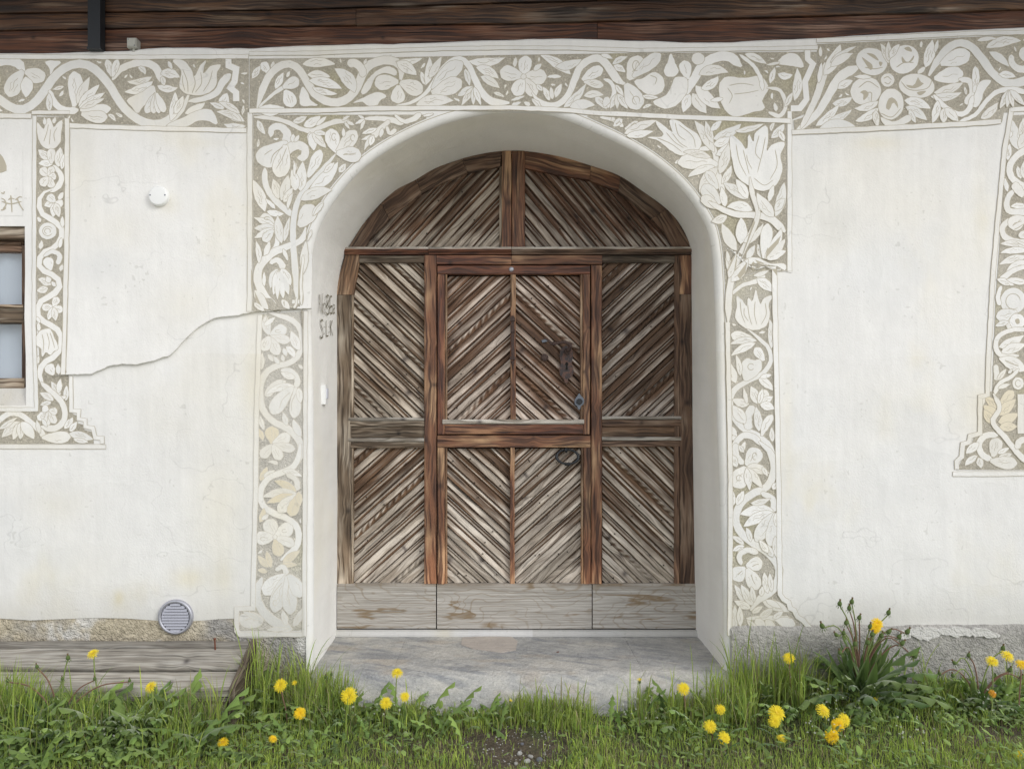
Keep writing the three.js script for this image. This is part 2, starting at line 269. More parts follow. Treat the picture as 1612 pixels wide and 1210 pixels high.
const MPlinthR = std({ map: colorTex(1024, 512, 2.4, 0.8, (u, v, c) => {
  const x = u * 2.4, y = v * 0.8, a = fbm(x * 5, y * 6, 5), f = noise(x * 160, y * 160), m = noise(x * 60, y * 60);
  mix3(c, [0.27, 0.26, 0.245], [0.45, 0.435, 0.40], a); const k = 0.7 + 0.35 * f + 0.25 * m; c[0] *= k; c[1] *= k; c[2] *= k;
}), bumpMap: stoneBump, bumpScale: 0.016, roughness: 0.97 });
const MPlinthLime = std({ color: new THREE.Color().setRGB(0.60, 0.59, 0.56), bumpMap: stoneBump, bumpScale: 0.012, roughness: 0.95 });
// soil and turf
const MSoil = std({ map: colorTex(1024, 1024, 2.2, 2.2, (u, v, c) => {
  const a = fbm(u * 9, v * 9, 5, 9, 9), f = noise(u * 300, v * 300, 300, 300), m = fbm(u * 60, v * 60, 3, 60, 60);
  mix3(c, [0.055, 0.042, 0.026], [0.155, 0.125, 0.085], a * 0.5 + m * 0.5); mix3(c, c.slice(), [0.055, 0.085, 0.022], 0.6 * smooth(0.42, 0.62, fbm(u * 14, v * 14, 4, 14, 14)));
  const k = 0.7 + 0.6 * f; c[0] *= k; c[1] *= k; c[2] *= k; if (f > 0.965) { c[0] = 0.34; c[1] = 0.33; c[2] = 0.30; }
}), bumpMap: stoneBump, bumpScale: 0.03, roughness: 1 });
const MPebble = [[0.50, 0.49, 0.46], [0.22, 0.23, 0.27], [0.38, 0.35, 0.31], [0.62, 0.61, 0.58]].map((q) => std({ color: new THREE.Color().setRGB(...q), bumpMap: scratchBump, bumpScale: 0.003, roughness: 0.8 }));
const leafMat = (r, g, b, t = 0.35, o = {}) => new THREE.MeshPhysicalMaterial({ color: new THREE.Color().setRGB(r, g, b), roughness: 0.95, transmission: t, thickness: 0, side: THREE.DoubleSide, ...o });
const MGrass = leafMat(1, 1, 1, 0.35);
const MLeaf = leafMat(0.135, 0.225, 0.045), MLeafDark = leafMat(0.085, 0.16, 0.035), MLeafPale = leafMat(0.18, 0.26, 0.07);
const MStem = leafMat(0.22, 0.28, 0.08, 0.1), MStemRed = leafMat(0.22, 0.125, 0.085, 0.1);
const MYellow = leafMat(0.88, 0.72, 0.03, 0.3), MYellowDeep = leafMat(0.88, 0.62, 0.012, 0.25), MOrange = leafMat(0.62, 0.30, 0.012, 0.2);
const MBud = leafMat(0.10, 0.15, 0.04, 0.1), MBudTip = leafMat(0.16, 0.11, 0.05, 0.1), MWhiteFlower = leafMat(0.62, 0.64, 0.55, 0.3);
// ------------------------------------------------------------------ ground
const turfTop = (x, z) => 0.012 * (fbm(x * 1.7 + 40, z * 1.7, 3) - 0.5) - 0.004 + 0.03 * smoothstep(Math.abs(x) - 0.9, 0, 0.6) * smoothstep(0.75 - z, 0, 0.7);
{
  const near = gridGeo(150, 60, (u, v) => { const x = lerp(-5, 5, u), z = lerp(1.9, -0.02, v); return [x, turfTop(x, z), z]; }, (p) => [p[0], p[2]]);
  mesh('ground', near, MSoil, scene, { kind: 'structure' });
  const far = gridGeo(8, 8, (u, v) => [lerp(-250, 250, u), -0.03, lerp(250, -60, v)], (p) => [p[0], p[2]]);
  mesh('bounce_ground', far, std({ color: new THREE.Color().setRGB(0.54, 0.515, 0.45), roughness: 1 }), scene, { kind: 'structure' });  // unseen ground, made pale to bounce light up into the archway
}

// ------------------------------------------------------------------ the wall
const wall = thing('facade_wall', 'whitewashed plaster house wall with scratched floral borders round the arched doorway', 'wall');
// edge of the opening on the wall's face, and where the reveal meets the door
const OUT = spline([492, 1060, 492, 950, 492, 800, 491, 600, 488, 480, 489, 413, 495, 375, 509, 340, 537, 298, 577, 257, 633, 221, 700, 192, 760, 178, 815, 174.5, 870, 180, 950, 212, 1006, 241, 1043, 267, 1076, 298, 1102, 334, 1116, 362, 1123, 399, 1126, 441, 1128, 500, 1131, 650, 1134, 750, 1139, 900, 1142, 1060], false, 260).map((p) => [X(p[0]), Y(p[1])]);
const INN = spline([530, 1004, 531, 850, 531, 700, 531, 540, 531.5, 453, 544, 397, 553, 382, 570, 356, 589, 332, 624, 299, 654, 284, 687, 265, 743, 246, 800, 237, 837, 239, 884, 247, 930, 260, 977, 276, 1014, 301, 1051, 328, 1071, 350, 1084, 374, 1089, 392, 1089.5, 453, 1090, 560, 1091, 700, 1093, 850, 1095.5, 1004], false, 260).map((p) => P2(p[0], p[1], ZD));
const NRM = OUT.map((p, i) => { const a = OUT[Math.max(0, i - 2)], b = OUT[Math.min(OUT.length - 1, i + 2)], l = Math.hypot(b[0] - a[0], b[1] - a[1]); return [-(b[1] - a[1]) / l, (b[0] - a[0]) / l]; });
const offOut = (r) => OUT.map((p, i) => [p[0] + NRM[i][0] * r, p[1] + NRM[i][1] * r]);
const RA = 0.03, OUTR = offOut(RA);
// the crack where the upper coat of plaster stands proud of the lower one
const CRACK = [[60, 594], [75, 593], [110, 590], [145, 589], [158, 584], [172, 577], [195, 573.5], [215, 575], [245, 568], [268, 560], [280, 549], [296, 531], [315, 515], [340, 501], [358, 499], [375, 497.5], [400, 492], [445, 488], [492, 486]];
const crackY = (px) => { for (let i = 0; i + 1 < CRACK.length; i++) if (px <= CRACK[i + 1][0]) { const a = CRACK[i], b = CRACK[i + 1]; return lerp(a[1], b[1], clamp((px - a[0]) / (b[0] - a[0]), 0, 1)); } return 486; };
const CRACK2 = [[1138, 388], [1150, 394], [1162, 406], [1176, 419], [1190, 425], [1204, 421], [1222, 424], [1246, 430]];
const crackY2 = (px) => { for (let i = 0; i + 1 < CRACK2.length; i++) if (px <= CRACK2[i + 1][0]) { const a = CRACK2[i], b = CRACK2[i + 1]; return lerp(a[1], b[1], clamp((px - a[0]) / (b[0] - a[0]), 0, 1)); } return 430; };
function lift(x, y) {
  const px = 785 + x / S, py = 642 - (y - EYE) / S;
  let h = 0;
  if (px > 60 && px < 500) { const d = crackY(px) - py; if (d > -0.01) h = 0.0145 * smoothstep(px, 60, 130) * Math.exp(-d * S / 0.07); }
  if (px > 1138 && px < 1246) { const d = crackY2(px) - py; if (d > -0.01) h = 0.007 * smoothstep(px, 1138, 1165) * (1 - 0.75 * smoothstep(px, 1195, 1246)) * Math.exp(-d * S / 0.05); }
  return h;
}
{
  const top = [[-700, 90], [-200, 88], [0, 86], [60, 86.5], [130, 84], [200, 82], [232, 79], [262, 77], [300, 77], [350, 78.5], [400, 78], [440, 76], [480, 74.5], [560, 72], [620, 71.5], [700, 69], [760, 66], [800, 65], [860, 63], [930, 64], [1000, 66], [1060, 68], [1120, 69.5], [1165, 68], [1200, 66], [1290, 62], [1400, 55.5], [1500, 50], [1612, 45], [1900, 38], [2300, 30]];
  const lowL = [[-700, 972], [-100, 974], [0, 973], [48, 976], [70, 975], [110, 973.5], [150, 972], [200, 973], [250, 976.5], [262, 976], [300, 977], [322, 976], [345, 974], [371, 973], [372, 997], [378, 1003], [400, 1004], [430, 1002.5], [470, 1001], [479, 1003]];
  const lowR = [[1155, 1005], [1200, 1005.5], [1278, 1005], [1279, 994], [1276, 986], [1290, 984], [1330, 986], [1380, 987], [1440, 984], [1500, 986], [1560, 985], [1612, 984], [1800, 986], [2300, 985]];
  const iL = OUTR.findIndex((p) => p[1] > Y(1003)), iR = OUTR.length - 1 - [...OUTR].reverse().findIndex((p) => p[1] > Y(1005));
  const face = [...lowL.map((p) => P2(...p)), ...OUTR.slice(iL, iR + 1), ...lowR.map((p) => P2(...p)), ...top.slice().reverse().map((p) => P2(...p))];
  // a window opening on the left
  const win = [[-190, 356], [39, 356], [39.5, 430], [38.5, 500], [40.5, 560], [41, 638], [-190, 638]].map((p) => P2(...p));
  const sh = new THREE.Shape(face.map((p) => new THREE.Vector2(...p))); sh.holes.push(new THREE.Path(win.map((p) => new THREE.Vector2(...p))));
  const front = new THREE.ShapeGeometry(sh);
  const uvs = front.attributes.uv, ps = front.attributes.position; for (let i = 0; i < ps.count; i++) uvs.setXY(i, ps.getX(i), ps.getY(i));
  const edge = (list, z1, out) => {            // the thickness of the coat along an edge
    const pts = list; return gridGeo(pts.length - 1, 3, (u, v, i, j) => { const p = pts[i]; return [p[0], p[1] + out * (1 - Math.cos(j / 3 * Math.PI / 2)) * 0, [0, -0.004, -0.02, z1][j]]; });
  };
  const topE = []; for (let i = 0; i + 1 < top.length; i++) for (let k = 0; k < 6; k++) { const t = k / 6; topE.push(P2(lerp(top[i][0], top[i + 1][0], t), lerp(top[i][1], top[i + 1][1], t))); }
  const ledge = gridGeo(topE.length - 1, 4, (u, v, i, j) => { const p = topE[i], n = 0.004 * (noise(p[0] * 14, 3) - 0.5); return [p[0], p[1] + [0, 0.006, 0.010, 0.011, 0.012][j] + (j > 0 ? n : 0), [0, -0.003, -0.010, -0.03, -0.10][j]]; });
  const parts = [front, ledge, edge(lowL.map((p) => P2(...p)), -0.03, 1), edge(lowR.map((p) => P2(...p)), -0.03, 1)];
  const slabBox = (x0, x1, y0, y1) => { const b = new THREE.BoxGeometry(x1 - x0, y1 - y0, 0.5).translate((x0 + x1) / 2, (y0 + y1) / 2, -0.33); return b; };
  const flat = mergeGeometries(parts.map((g) => g.toNonIndexed ? (g.index ? g.toNonIndexed() : g) : g));
  mesh('plaster_coat', flat, MPlaster, wall);
  mesh('masonry', mergeGeometries([slabBox(-4.4, X(-195), -0.1, 3.1), slabBox(X(-195), X(60), -0.1, Y(645)), slabBox(X(-195), X(60), Y(345), 3.1), slabBox(X(60), X(440), -0.1, 3.1), slabBox(X(1200), 4.4, -0.1, 3.1), slabBox(X(440), X(1200), Y(150), 3.1)]), std({ color: new THREE.Color().setRGB(0.3, 0.28, 0.25) }), wall);
  // the reveal: rounded arris, then back to the door
  const rows = 14, n = OUT.length - 1;
  const rev = gridGeo(n, rows, (u, v, i, j) => {
    const p = OUT[i], q = INN[i], N = NRM[i];
    if (j <= 4) { const a = j / 4 * Math.PI / 2; return [p[0] + N[0] * RA * (1 - Math.sin(a)), p[1] + N[1] * RA * (1 - Math.sin(a)), -RA * (1 - Math.cos(a))]; }
    const t = (j - 4) / (rows - 4), w = 0.014 * (fbm(i * 0.07, j * 0.6 + 5, 3) - 0.5) * Math.sin(t * Math.PI); return [lerp(p[0], q[0], t) + N[0] * w, lerp(p[1], q[1], t) + N[1] * w, lerp(-RA, ZD - 0.06, t)];
  }, (p, u) => [u * 5.2, p[2]]);
  { // the arris keeps the wall's coat, the rest is the reveal's own
    const N = rev.attributes.normal, I0 = rev.index.array; for (let i = 0; i < I0.length; i += 3) { const q = I0[i]; I0[i] = I0[i + 1]; I0[i + 1] = q; } for (let i = 0; i < N.count; i++) N.setXYZ(i, -N.getX(i), -N.getY(i), -N.getZ(i)); for (let i = 0; i <= n; i++) N.setXYZ(i, 0, 0, 1);
    const ar = rev.clone(), uv = ar.attributes.uv, p = ar.attributes.position; for (let i = 0; i < p.count; i++) uv.setXY(i, p.getX(i) - 0.6 * p.getZ(i), p.getY(i));
    const ix = [...rev.index.array], cut = n * 4 * 6; ar.setIndex(ix.slice(0, cut)); rev.setIndex(ix.slice(cut));
    mesh('arris', ar, MPlaster, wall);
  }
  mesh('door_reveal', rev, MReveal, wall);
  // the lip of the crack
  for (const [list, fy, x0, x1, dep] of [[CRACK, crackY, 62, 491, 0.25], [CRACK2, crackY2, 1139, 1246, 0.18]]) {
    const m = 110, hs = [0, 0, 0.002, 0.006, 0.014, 0.03, 0.06, 0.11, 0.17, dep];
    const lip = gridGeo(m, hs.length - 1, (u, v, i, j) => {
      const px = lerp(x0, x1, u), jit = 0.0046 * (fbm(px * 0.4, 7, 3) - 0.5) + 0.003 * (noise(px * 0.09, 2) - 0.5), x = X(px), y = Y(fy(px)) + jit, yy = y + hs[j] + (j > 0 ? 0.0002 : -0.001);
      const z = j === 0 ? -0.001 : lift(x, Y(fy(px)) + hs[j] + 0.0001) * (j === 1 ? 0.86 : 1) + 0.0006 - (j > 7 ? 0.0012 * (j - 7) / 2 : 0); return [x, yy, z];
    });
    mesh('plaster_lip', lip, MPlaster, wall);
  }
  // plinths below the coat
  const plinth = (x0, x1, z, py0, py1, m, name, lab, seed) => mesh(name, gridGeo(90, 16, (u, v) => {
    const px = lerp(x0, x1, u), py = lerp(py1, py0, v); return [X(px), Y(py), z + 0.014 * (fbm(px * 0.02 + seed, py * 0.025, 4) - 0.5) - (v > 0.97 ? 0.02 : 0)];
  }), m, wall, { label: lab });
  plinth(-700, 483, -0.004, 962, 1150, MPlinthL, 'plinth', 'ochre and grey stone plinth on the left', 1);
  plinth(1150, 2300, 0.012, 979, 1150, MPlinthR, 'plinth', 'rough grey render plinth on the right', 8);
  const flakes = []; const fr = rng(5);
  for (let i = 0; i < 13; i++) { const cx = 1418 + i * 11 + fr() * 6, cy = 991 + fr() * 7, w = 8 + fr() * 12, h = 4 + fr() * 7, pts = []; for (let k = 0; k < 9; k++) { const a = k / 9 * Math.PI * 2; pts.push(P2(cx + Math.cos(a) * w * (0.7 + 0.5 * fr()), cy + Math.sin(a) * h * (0.7 + 0.5 * fr()))); } flakes.push(plate(pts, 0.0195 + 0.0004 * i, 0.0)); }
  mesh('lime_patch', mergeGeometries(flakes), MPlinthLime, wall, { kind: 'stuff' });
}
// ------------------------------------------------------------------ sgraffito: white relief left standing on a scratched ground
// Pieces are measured on the wall's face: org() sets where a block of measurements starts and its scale.
let OX = 0, OY = 0, OK = 1, cur = null;
const org = (x, y, k) => { OX = x; OY = y; OK = 1 / k; };
const M2 = (x, y) => P2(OX + x * OK, OY + y * OK);
const orn = rng(4242);
function panel(name, label, mat, grooveMat, outline) {            // outline in photograph pixels, filled row by row
  const p = outline, ys = new Set(p.map((q) => q[1])), y0 = Math.min(...ys), y1 = Math.max(...ys), rows = Math.ceil((y1 - y0) / 4);
  for (let i = 0; i <= rows; i++) ys.add(lerp(y0, y1, i / rows));
  const list = [...ys].sort((a, b) => b - a), NU = 24, span = list.map((y) => {
    const yy = clamp(y, y0 + 0.01, y1 - 0.01); let a = 1e9, b = -1e9;
    for (let i = 0; i < p.length; i++) { const q = p[i], r = p[(i + 1) % p.length]; if ((q[1] - yy) * (r[1] - yy) <= 0 && q[1] !== r[1]) { const x = lerp(q[0], r[0], (yy - q[1]) / (r[1] - q[1])); a = Math.min(a, x); b = Math.max(b, x); } }
    return [a, b];
  });
  const g = gridGeo(NU, list.length - 1, (u, v, i, j) => { const x = X(lerp(span[j][0], span[j][1], u)), y = Y(list[j]); return [x, y, 0.0015 + lift(x, y)]; });
  const m = mesh(name, g, mat, wall, { label });
  cur = { m, outline: outline.map((q) => P2(...q)), cells: new Map(), grooves: [], grooveMat, tone: 0 };
}
const CELL = 0.005;
const inside = (x, y, p) => { let c = false; for (let i = 0, j = p.length - 1; i < p.length; j = i++) if ((p[i][1] > y) !== (p[j][1] > y) && x < (p[j][0] - p[i][0]) * (y - p[i][1]) / (p[j][1] - p[i][1]) + p[i][0]) c = !c; return c; };
const zOf = (pts) => {                                             // each piece lies just above those it overlaps
  let a = 1e9, b = 1e9, c = -1e9, d = -1e9; for (const q of pts) { a = Math.min(a, q[0]); b = Math.min(b, q[1]); c = Math.max(c, q[0]); d = Math.max(d, q[1]); }
  const keys = new Set(); for (const q of pts) keys.add(Math.floor(q[0] / CELL) * 4096 + Math.floor(q[1] / CELL));
  for (let i = Math.floor(a / CELL); i <= c / CELL; i++) for (let j = Math.floor(b / CELL); j <= d / CELL; j++) if (inside((i + 0.5) * CELL, (j + 0.5) * CELL, pts)) keys.add(i * 4096 + j);
  let L = 0; for (const k of keys) L = Math.max(L, (cur.cells.get(k) ?? -1) + 1);
  for (const k of keys) cur.cells.set(k, L);
  return 0.0027 + L * 0.00024 + 0.00004 * orn();
};
function grow(pts, r) {
  const ccw = area2(pts) > 0 ? 1 : -1, n = pts.length;
  return pts.map((p, i) => { const a = pts[(i + n - 1) % n], b = pts[(i + 1) % n], dx = b[0] - a[0], dy = b[1] - a[1], l = Math.hypot(dx, dy) || 1; return [p[0] + ccw * dy / l * r, p[1] - ccw * dx / l * r]; });
}
function piece(name, pts, tan) {
  const w = pts.map((p) => [p[0] + 0.0026 * (orn() - 0.5), p[1] + 0.0026 * (orn() - 0.5)]), z = zOf(w);
  cur.grooves.push(plate(grow(w, 0.0022), z - 0.00018, 0.0012, lift));
  mesh(name, plate(w, z, 0.001, lift), tan ? MTan : MWhites[Math.floor(orn() * 4)], cur.m);
  return z;
}
function ribbon(pts, w0, w1, taper) {                              // outline of a band of varying width along points in metres
  const L = [], R = [], n = pts.length;
  for (let i = 0; i < n; i++) {
    const a = pts[Math.max(0, i - 1)], b = pts[Math.min(n - 1, i + 1)], l = Math.hypot(b[0] - a[0], b[1] - a[1]) || 1, t = i / (n - 1), w = 0.5 * lerp(w0, w1, t) * (taper ? Math.min(1, 0.25 + Math.min(t, 1 - t) * 9) : 1), nx = -(b[1] - a[1]) / l * w, ny = (b[0] - a[0]) / l * w;
    L.push([pts[i][0] + nx, pts[i][1] + ny]); R.unshift([pts[i][0] - nx, pts[i][1] - ny]);
  }
  return [...L, ...R];
}
const pairs = (f) => { const o = []; for (let i = 0; i < f.length; i += 2) o.push(f[i], f[i + 1]); return o; };
// S stem, F pointed leaf, P round petal, B free shape, C ellipse, Q straight band, L incised line
function S_(w0, w1, ...f) { const k = OK * S, n = Math.max(8, Math.min(34, f.length * 2)), c = spline(f, false, n).map((p) => M2(...p)); piece('stem', ribbon(c, w0 * k, w1 * k, true)); }
function leafPts(x0, y0, x1, y1, w, bend, prof) {
  const dx = x1 - x0, dy = y1 - y0, l = Math.hypot(dx, dy), nx = -dy / l, ny = dx / l, mx = (x0 + x1) / 2 + nx * bend * l, my = (y0 + y1) / 2 + ny * bend * l, c = [], n = 9;
  for (let i = 0; i <= n; i++) { const t = i / n; c.push([(1 - t) ** 2 * x0 + 2 * t * (1 - t) * mx + t * t * x1, (1 - t) ** 2 * y0 + 2 * t * (1 - t) * my + t * t * y1]); }
  const A = [], Bq = [];
  for (let i = 0; i <= n; i++) { const t = i / n, a = c[Math.max(0, i - 1)], b = c[Math.min(n, i + 1)], m = Math.hypot(b[0] - a[0], b[1] - a[1]) || 1, h = 0.5 * w * prof(t); A.push([c[i][0] - (b[1] - a[1]) / m * h, c[i][1] + (b[0] - a[0]) / m * h]); Bq.unshift([c[i][0] + (b[1] - a[1]) / m * h, c[i][1] - (b[0] - a[0]) / m * h]); }
  return { c, out: [...A, ...Bq], l };
}
const leafProf = (t) => Math.max(0.03, Math.pow(Math.sin(Math.PI * Math.pow(t, 0.9)), 0.8)) * (1 - 0.12 * t);
const petalProf = (t) => 0.16 + 0.84 * Math.pow(t, 0.75) < 0 ? 0 : (t < 0.66 ? 0.22 + 0.78 * Math.sin(t / 0.66 * Math.PI / 2) : Math.sqrt(Math.max(0.012, 1 - ((t - 0.66) / 0.345) ** 2)));
function vein(c, z, l, a0, a1, w = 0) {                          // scratched inner drawing: a wavering midrib and a few side strokes
  if (l * OK < 11) return;
  const n = 10, ph = orn() * 6, am = l * 0.02, sets = [[0, a0, a1, 0.0022]];
  if (w * OK > 9) for (const s of [-1, 1]) if (orn() < 0.62) { const u = lerp(0.2, 0.5, orn()); sets.push([s * (0.17 + 0.1 * orn()), u, u + 0.2 + 0.2 * orn(), 0.0018]); }
  for (const [off, u0, u1, th] of sets) {
    if (!off && orn() < 0.18) continue;
    const m = [];
    for (let i = 0; i <= n; i++) { const t = Math.min(0.97, lerp(u0, u1, i / n)) * (c.length - 1), q = Math.min(c.length - 2, Math.floor(t)), f = t - q, dx = c[q + 1][0] - c[q][0], dy = c[q + 1][1] - c[q][1], d = Math.hypot(dx, dy) || 1, o = off * w * Math.sin(Math.PI * clamp(t / (c.length - 1), 0.1, 0.9)); m.push(M2(lerp(c[q][0], c[q + 1][0], f) - dy / d * o + am * Math.sin(ph + i * 1.1 + off * 9), lerp(c[q][1], c[q + 1][1], f) + dx / d * o + am * Math.cos(ph + i * 0.9))); }
    cur.grooves.push(plate(ribbon(m, th * (0.8 + 0.5 * orn()), th * 0.7, true), z + 0.00012, z - 0.0004, lift));
  }
}
// small leaves fill what is left of the scratched ground, as the plasterer did
function fillIn(tries, big = 0.055) {
  const xs = cur.outline.map((p) => p[0]), ys = cur.outline.map((p) => p[1]), x0 = Math.min(...xs), x1 = Math.max(...xs), y0 = Math.min(...ys), y1 = Math.max(...ys);
  const k0 = OK, ox = OX, oy = OY; OX = OY = 0; OK = 1;
  for (let i = 0; i < tries; i++) {
    const len = lerp(big, 0.02, Math.min(1, i / tries * 1.25)) / S, wd = len * lerp(0.30, 0.44, orn()), px = 785 + lerp(x0, x1, orn()) / S, py = 642 - (lerp(y0, y1, orn()) - EYE) / S, a = orn() * Math.PI * 2, q = leafPts(px - Math.cos(a) * len / 2, py - Math.sin(a) * len / 2, px + Math.cos(a) * len / 2, py + Math.sin(a) * len / 2, wd, (orn() - 0.5) * 0.5, orn() < 0.7 ? leafProf : petalProf);
    const pts = grow(q.out.map((p) => M2(...p)), 0.0045); let ok = true, bx = [1e9, 1e9, -1e9, -1e9];
    for (const p of pts) { bx = [Math.min(bx[0], p[0]), Math.min(bx[1], p[1]), Math.max(bx[2], p[0]), Math.max(bx[3], p[1])]; if (!inside(p[0], p[1], cur.outline) || cur.cells.has(Math.floor(p[0] / CELL) * 4096 + Math.floor(p[1] / CELL))) { ok = false; break; } }
    for (let gx = Math.floor(bx[0] / CELL); ok && gx <= bx[2] / CELL; gx++) for (let gy = Math.floor(bx[1] / CELL); gy <= bx[3] / CELL; gy++) if (cur.cells.has(gx * 4096 + gy) && inside((gx + 0.5) * CELL, (gy + 0.5) * CELL, pts)) { ok = false; break; }
    if (!ok) continue;
    const z = piece('leaf', q.out.map((p) => M2(...p))); if (len > 11) vein(q.c, z, len * 1, 0.2, 0.7);
  }
  OK = k0; OX = ox; OY = oy;
}
function F(x0, y0, x1, y1, w, bend = 0, tan) { const q = leafPts(x0, y0, x1, y1, w * 1.06, bend, leafProf), z = piece('leaf', q.out.map((p) => M2(...p)), tan); if (w * OK > 7) vein(q.c, z, q.l, 0.12 + 0.15 * orn(), 0.6 + 0.2 * orn(), w); }
function P(x0, y0, x1, y1, w, bend = 0, tan) { const q = leafPts(x0, y0, x1, y1, w, bend, petalProf), z = piece('petal', q.out.map((p) => M2(...p)), tan); if (w * OK > 7) vein(q.c, z, q.l, 0.28, 0.82, w); }
function B(...f) { return piece('blossom', spline(f, true, Math.max(18, f.length * 2)).map((p) => M2(...p))); }
function C(x, y, rx, ry, rot = 0) {
  const o = []; for (let i = 0; i < 22; i++) { const a = i / 22 * Math.PI * 2, u = Math.cos(a) * rx, v = Math.sin(a) * ry; o.push(M2(x + u * Math.cos(rot) - v * Math.sin(rot), y + u * Math.sin(rot) + v * Math.cos(rot))); }
  return piece('petal', o);
}
// a carved eye: a ring-shaped hollow inside a petal, and small hooks in it
function eye(x, y, rx, ry, rot = 0, k = 0.72) {
  const ring = []; for (let i = 0; i <= 20; i++) { const a = (0.08 + 0.84 * i / 20) * Math.PI * 2 + rot, u = Math.cos(a) * rx * k, v = Math.sin(a) * ry * k; ring.push(M2(x + u, y + v)); }
  cur.late ??= []; cur.late.push(ribbon(ring, 0.003, 0.003, true));
}
function L(w, ...f) { const c = spline(f, false, 14).map((p) => M2(...p)); (cur.late ??= []).push(ribbon(c, w * S, w * S * 0.7, true)); }
function D(...f) { (cur.late ??= []).push(spline(f, true, 14).map((p) => M2(...p))); }   // a scratched-out fleck
function Q(w, ...f) {                                              // bands: mitred, straight
  const k = OK * S, pts = []; for (let i = 0; i < f.length; i += 2) pts.push(M2(f[i], f[i + 1]));
  const n = pts.length, Lf = [], Rt = [], h = w * k / 2;
  for (let i = 0; i < n; i++) {
    const a = pts[Math.max(0, i - 1)], p = pts[i], b = pts[Math.min(n - 1, i + 1)];
    let d1 = [p[0] - a[0], p[1] - a[1]], d2 = [b[0] - p[0], b[1] - p[1]]; const l1 = Math.hypot(...d1), l2 = Math.hypot(...d2); if (!l1) d1 = d2; if (!l2) d2 = d1;
    const u1 = [d1[0] / (l1 || l2), d1[1] / (l1 || l2)], u2 = [d2[0] / (l2 || l1), d2[1] / (l2 || l1)]; let mx = -(u1[1] + u2[1]), my = u1[0] + u2[0]; const ml = Math.hypot(mx, my) || 1; mx /= ml; my /= ml;
    const q = h / Math.max(0.5, mx * -u1[1] + my * u1[0]); Lf.push([p[0] + mx * q, p[1] + my * q]); Rt.unshift([p[0] - mx * q, p[1] - my * q]);
  }
  const sub = []; const all = [...Lf, ...Rt]; for (let i = 0; i < all.length; i++) { const a = all[i], b = all[(i + 1) % all.length], m = Math.max(1, Math.min(28, Math.round(Math.hypot(b[0] - a[0], b[1] - a[1]) / 0.035))); for (let j = 0; j < m; j++) sub.push([lerp(a[0], b[0], j / m), lerp(a[1], b[1], j / m)]); }
  piece('border_band', sub);
}
function endPanel() {
  if (cur.late) for (const o of cur.late) { const z = zOf(o); cur.grooves.push(plate(o, z + 0.0001, z - 0.002, lift)); }
  if (cur.grooves.length) mesh('incised_line', mergeGeometries(cur.grooves), cur.grooveMat, cur.m, stuff);
}
// ---- frieze, left of the door
panel('sgraffito_frieze', 'left stretch of the scratched floral frieze under the eaves', MScratch, MGroove, [[-260, 96], [0, 94], [100, 94], [250, 95], [392, 93], [392, 198], [385, 203], [250, 198], [107, 194], [100, 182], [58, 182], [56, 181], [0, 181], [-260, 180]]);
org(0, 0, 4.03);
S_(60, 58, -300, 560, -120, 430, -10, 395, 60, 388, 120, 408, 155, 455);
S_(54, 54, -160, 520, -60, 590, 20, 650, 90, 690, 160, 695, 230, 645, 290, 570, 350, 485, 430, 425, 510, 405, 580, 425, 645, 480, 705, 555, 755, 640, 830, 725, 920, 780, 1030, 785, 1100, 740, 1165, 675, 1200, 600);
S_(34, 44, 318, 575, 335, 630, 380, 685, 440, 705, 500, 700); S_(38, 50, 715, 510, 750, 455, 830, 412, 920, 402, 985, 428, 1010, 470, 1020, 520);
P(148, 452, 68, 618, 108, 0.16); P(160, 462, 275, 520, 96, -0.25); F(165, 490, 165, 620, 78, -0.12); B(288, 395, 390, 397, 345, 440, 322, 478, 318, 440);
P(470, 680, 470, 455, 96, 0.10); F(490, 660, 570, 490, 56); F(500, 675, 632, 540, 52); F(505, 685, 668, 590, 46); P(510, 700, 706, 690, 66, 0.06); P(520, 725, 685, 745, 78, 0.1); F(515, 690, 660, 630, 36);
P(712, 490, 680, 382, 44); P(716, 492, 748, 380, 44); F(316, 710, 312, 590, 40);
F(965, 490, 808, 520, 42, -0.2); F(970, 520, 792, 585, 56, -0.2); B(975, 545, 900, 588, 808, 640, 838, 680, 875, 722, 900, 690, 945, 645, 990, 588);
P(985, 595, 930, 722, 52); P(988, 592, 975, 722, 46); P(992, 592, 1012, 722, 44); P(996, 595, 1046, 714, 50);
F(1000, 545, 1128, 560, 46, 0.22); F(1030, 490, 1045, 545, 34); F(1020, 470, 1142, 492, 60, -0.2); F(880, 430, 925, 475, 32, -0.3); F(1070, 392, 1092, 442, 26);
B(1140, 545, 1150, 450, 1095, 388, 1160, 385, 1212, 440, 1235, 490, 1265, 430, 1308, 385, 1292, 440, 1292, 470, 1340, 422, 1405, 415, 1380, 460, 1372, 545, 1310, 597, 1215, 605, 1155, 580);
L(1.3, 1195, 590, 1190, 520, 1160, 440); L(1.3, 1220, 595, 1240, 530, 1225, 470); L(1.3, 1240, 590, 1280, 530, 1275, 460); L(1.2, 1290, 585, 1330, 520, 1350, 450); L(1.1, 1175, 580, 1160, 520, 1160, 480);
S_(26, 50, 1195, 645, 1290, 630, 1380, 585, 1410, 530, 1465, 472); F(1085, 770, 1112, 585, 56, 0.1); F(1110, 725, 1166, 612, 46); F(1175, 722, 1302, 655, 50, 0.1); B(1060, 798, 1170, 745, 1260, 702, 1345, 702, 1382, 795, 1320, 768, 1250, 772, 1180, 805);
F(1405, 690, 1442, 592, 64); F(1425, 690, 1335, 655, 34); F(1440, 695, 1552, 772, 60, 0.1); F(1535, 775, 1375, 712, 44, 0.2); F(1560, 800, 1420, 790, 40, -0.15); F(1520, 720, 1390, 650, 40, 0.1);
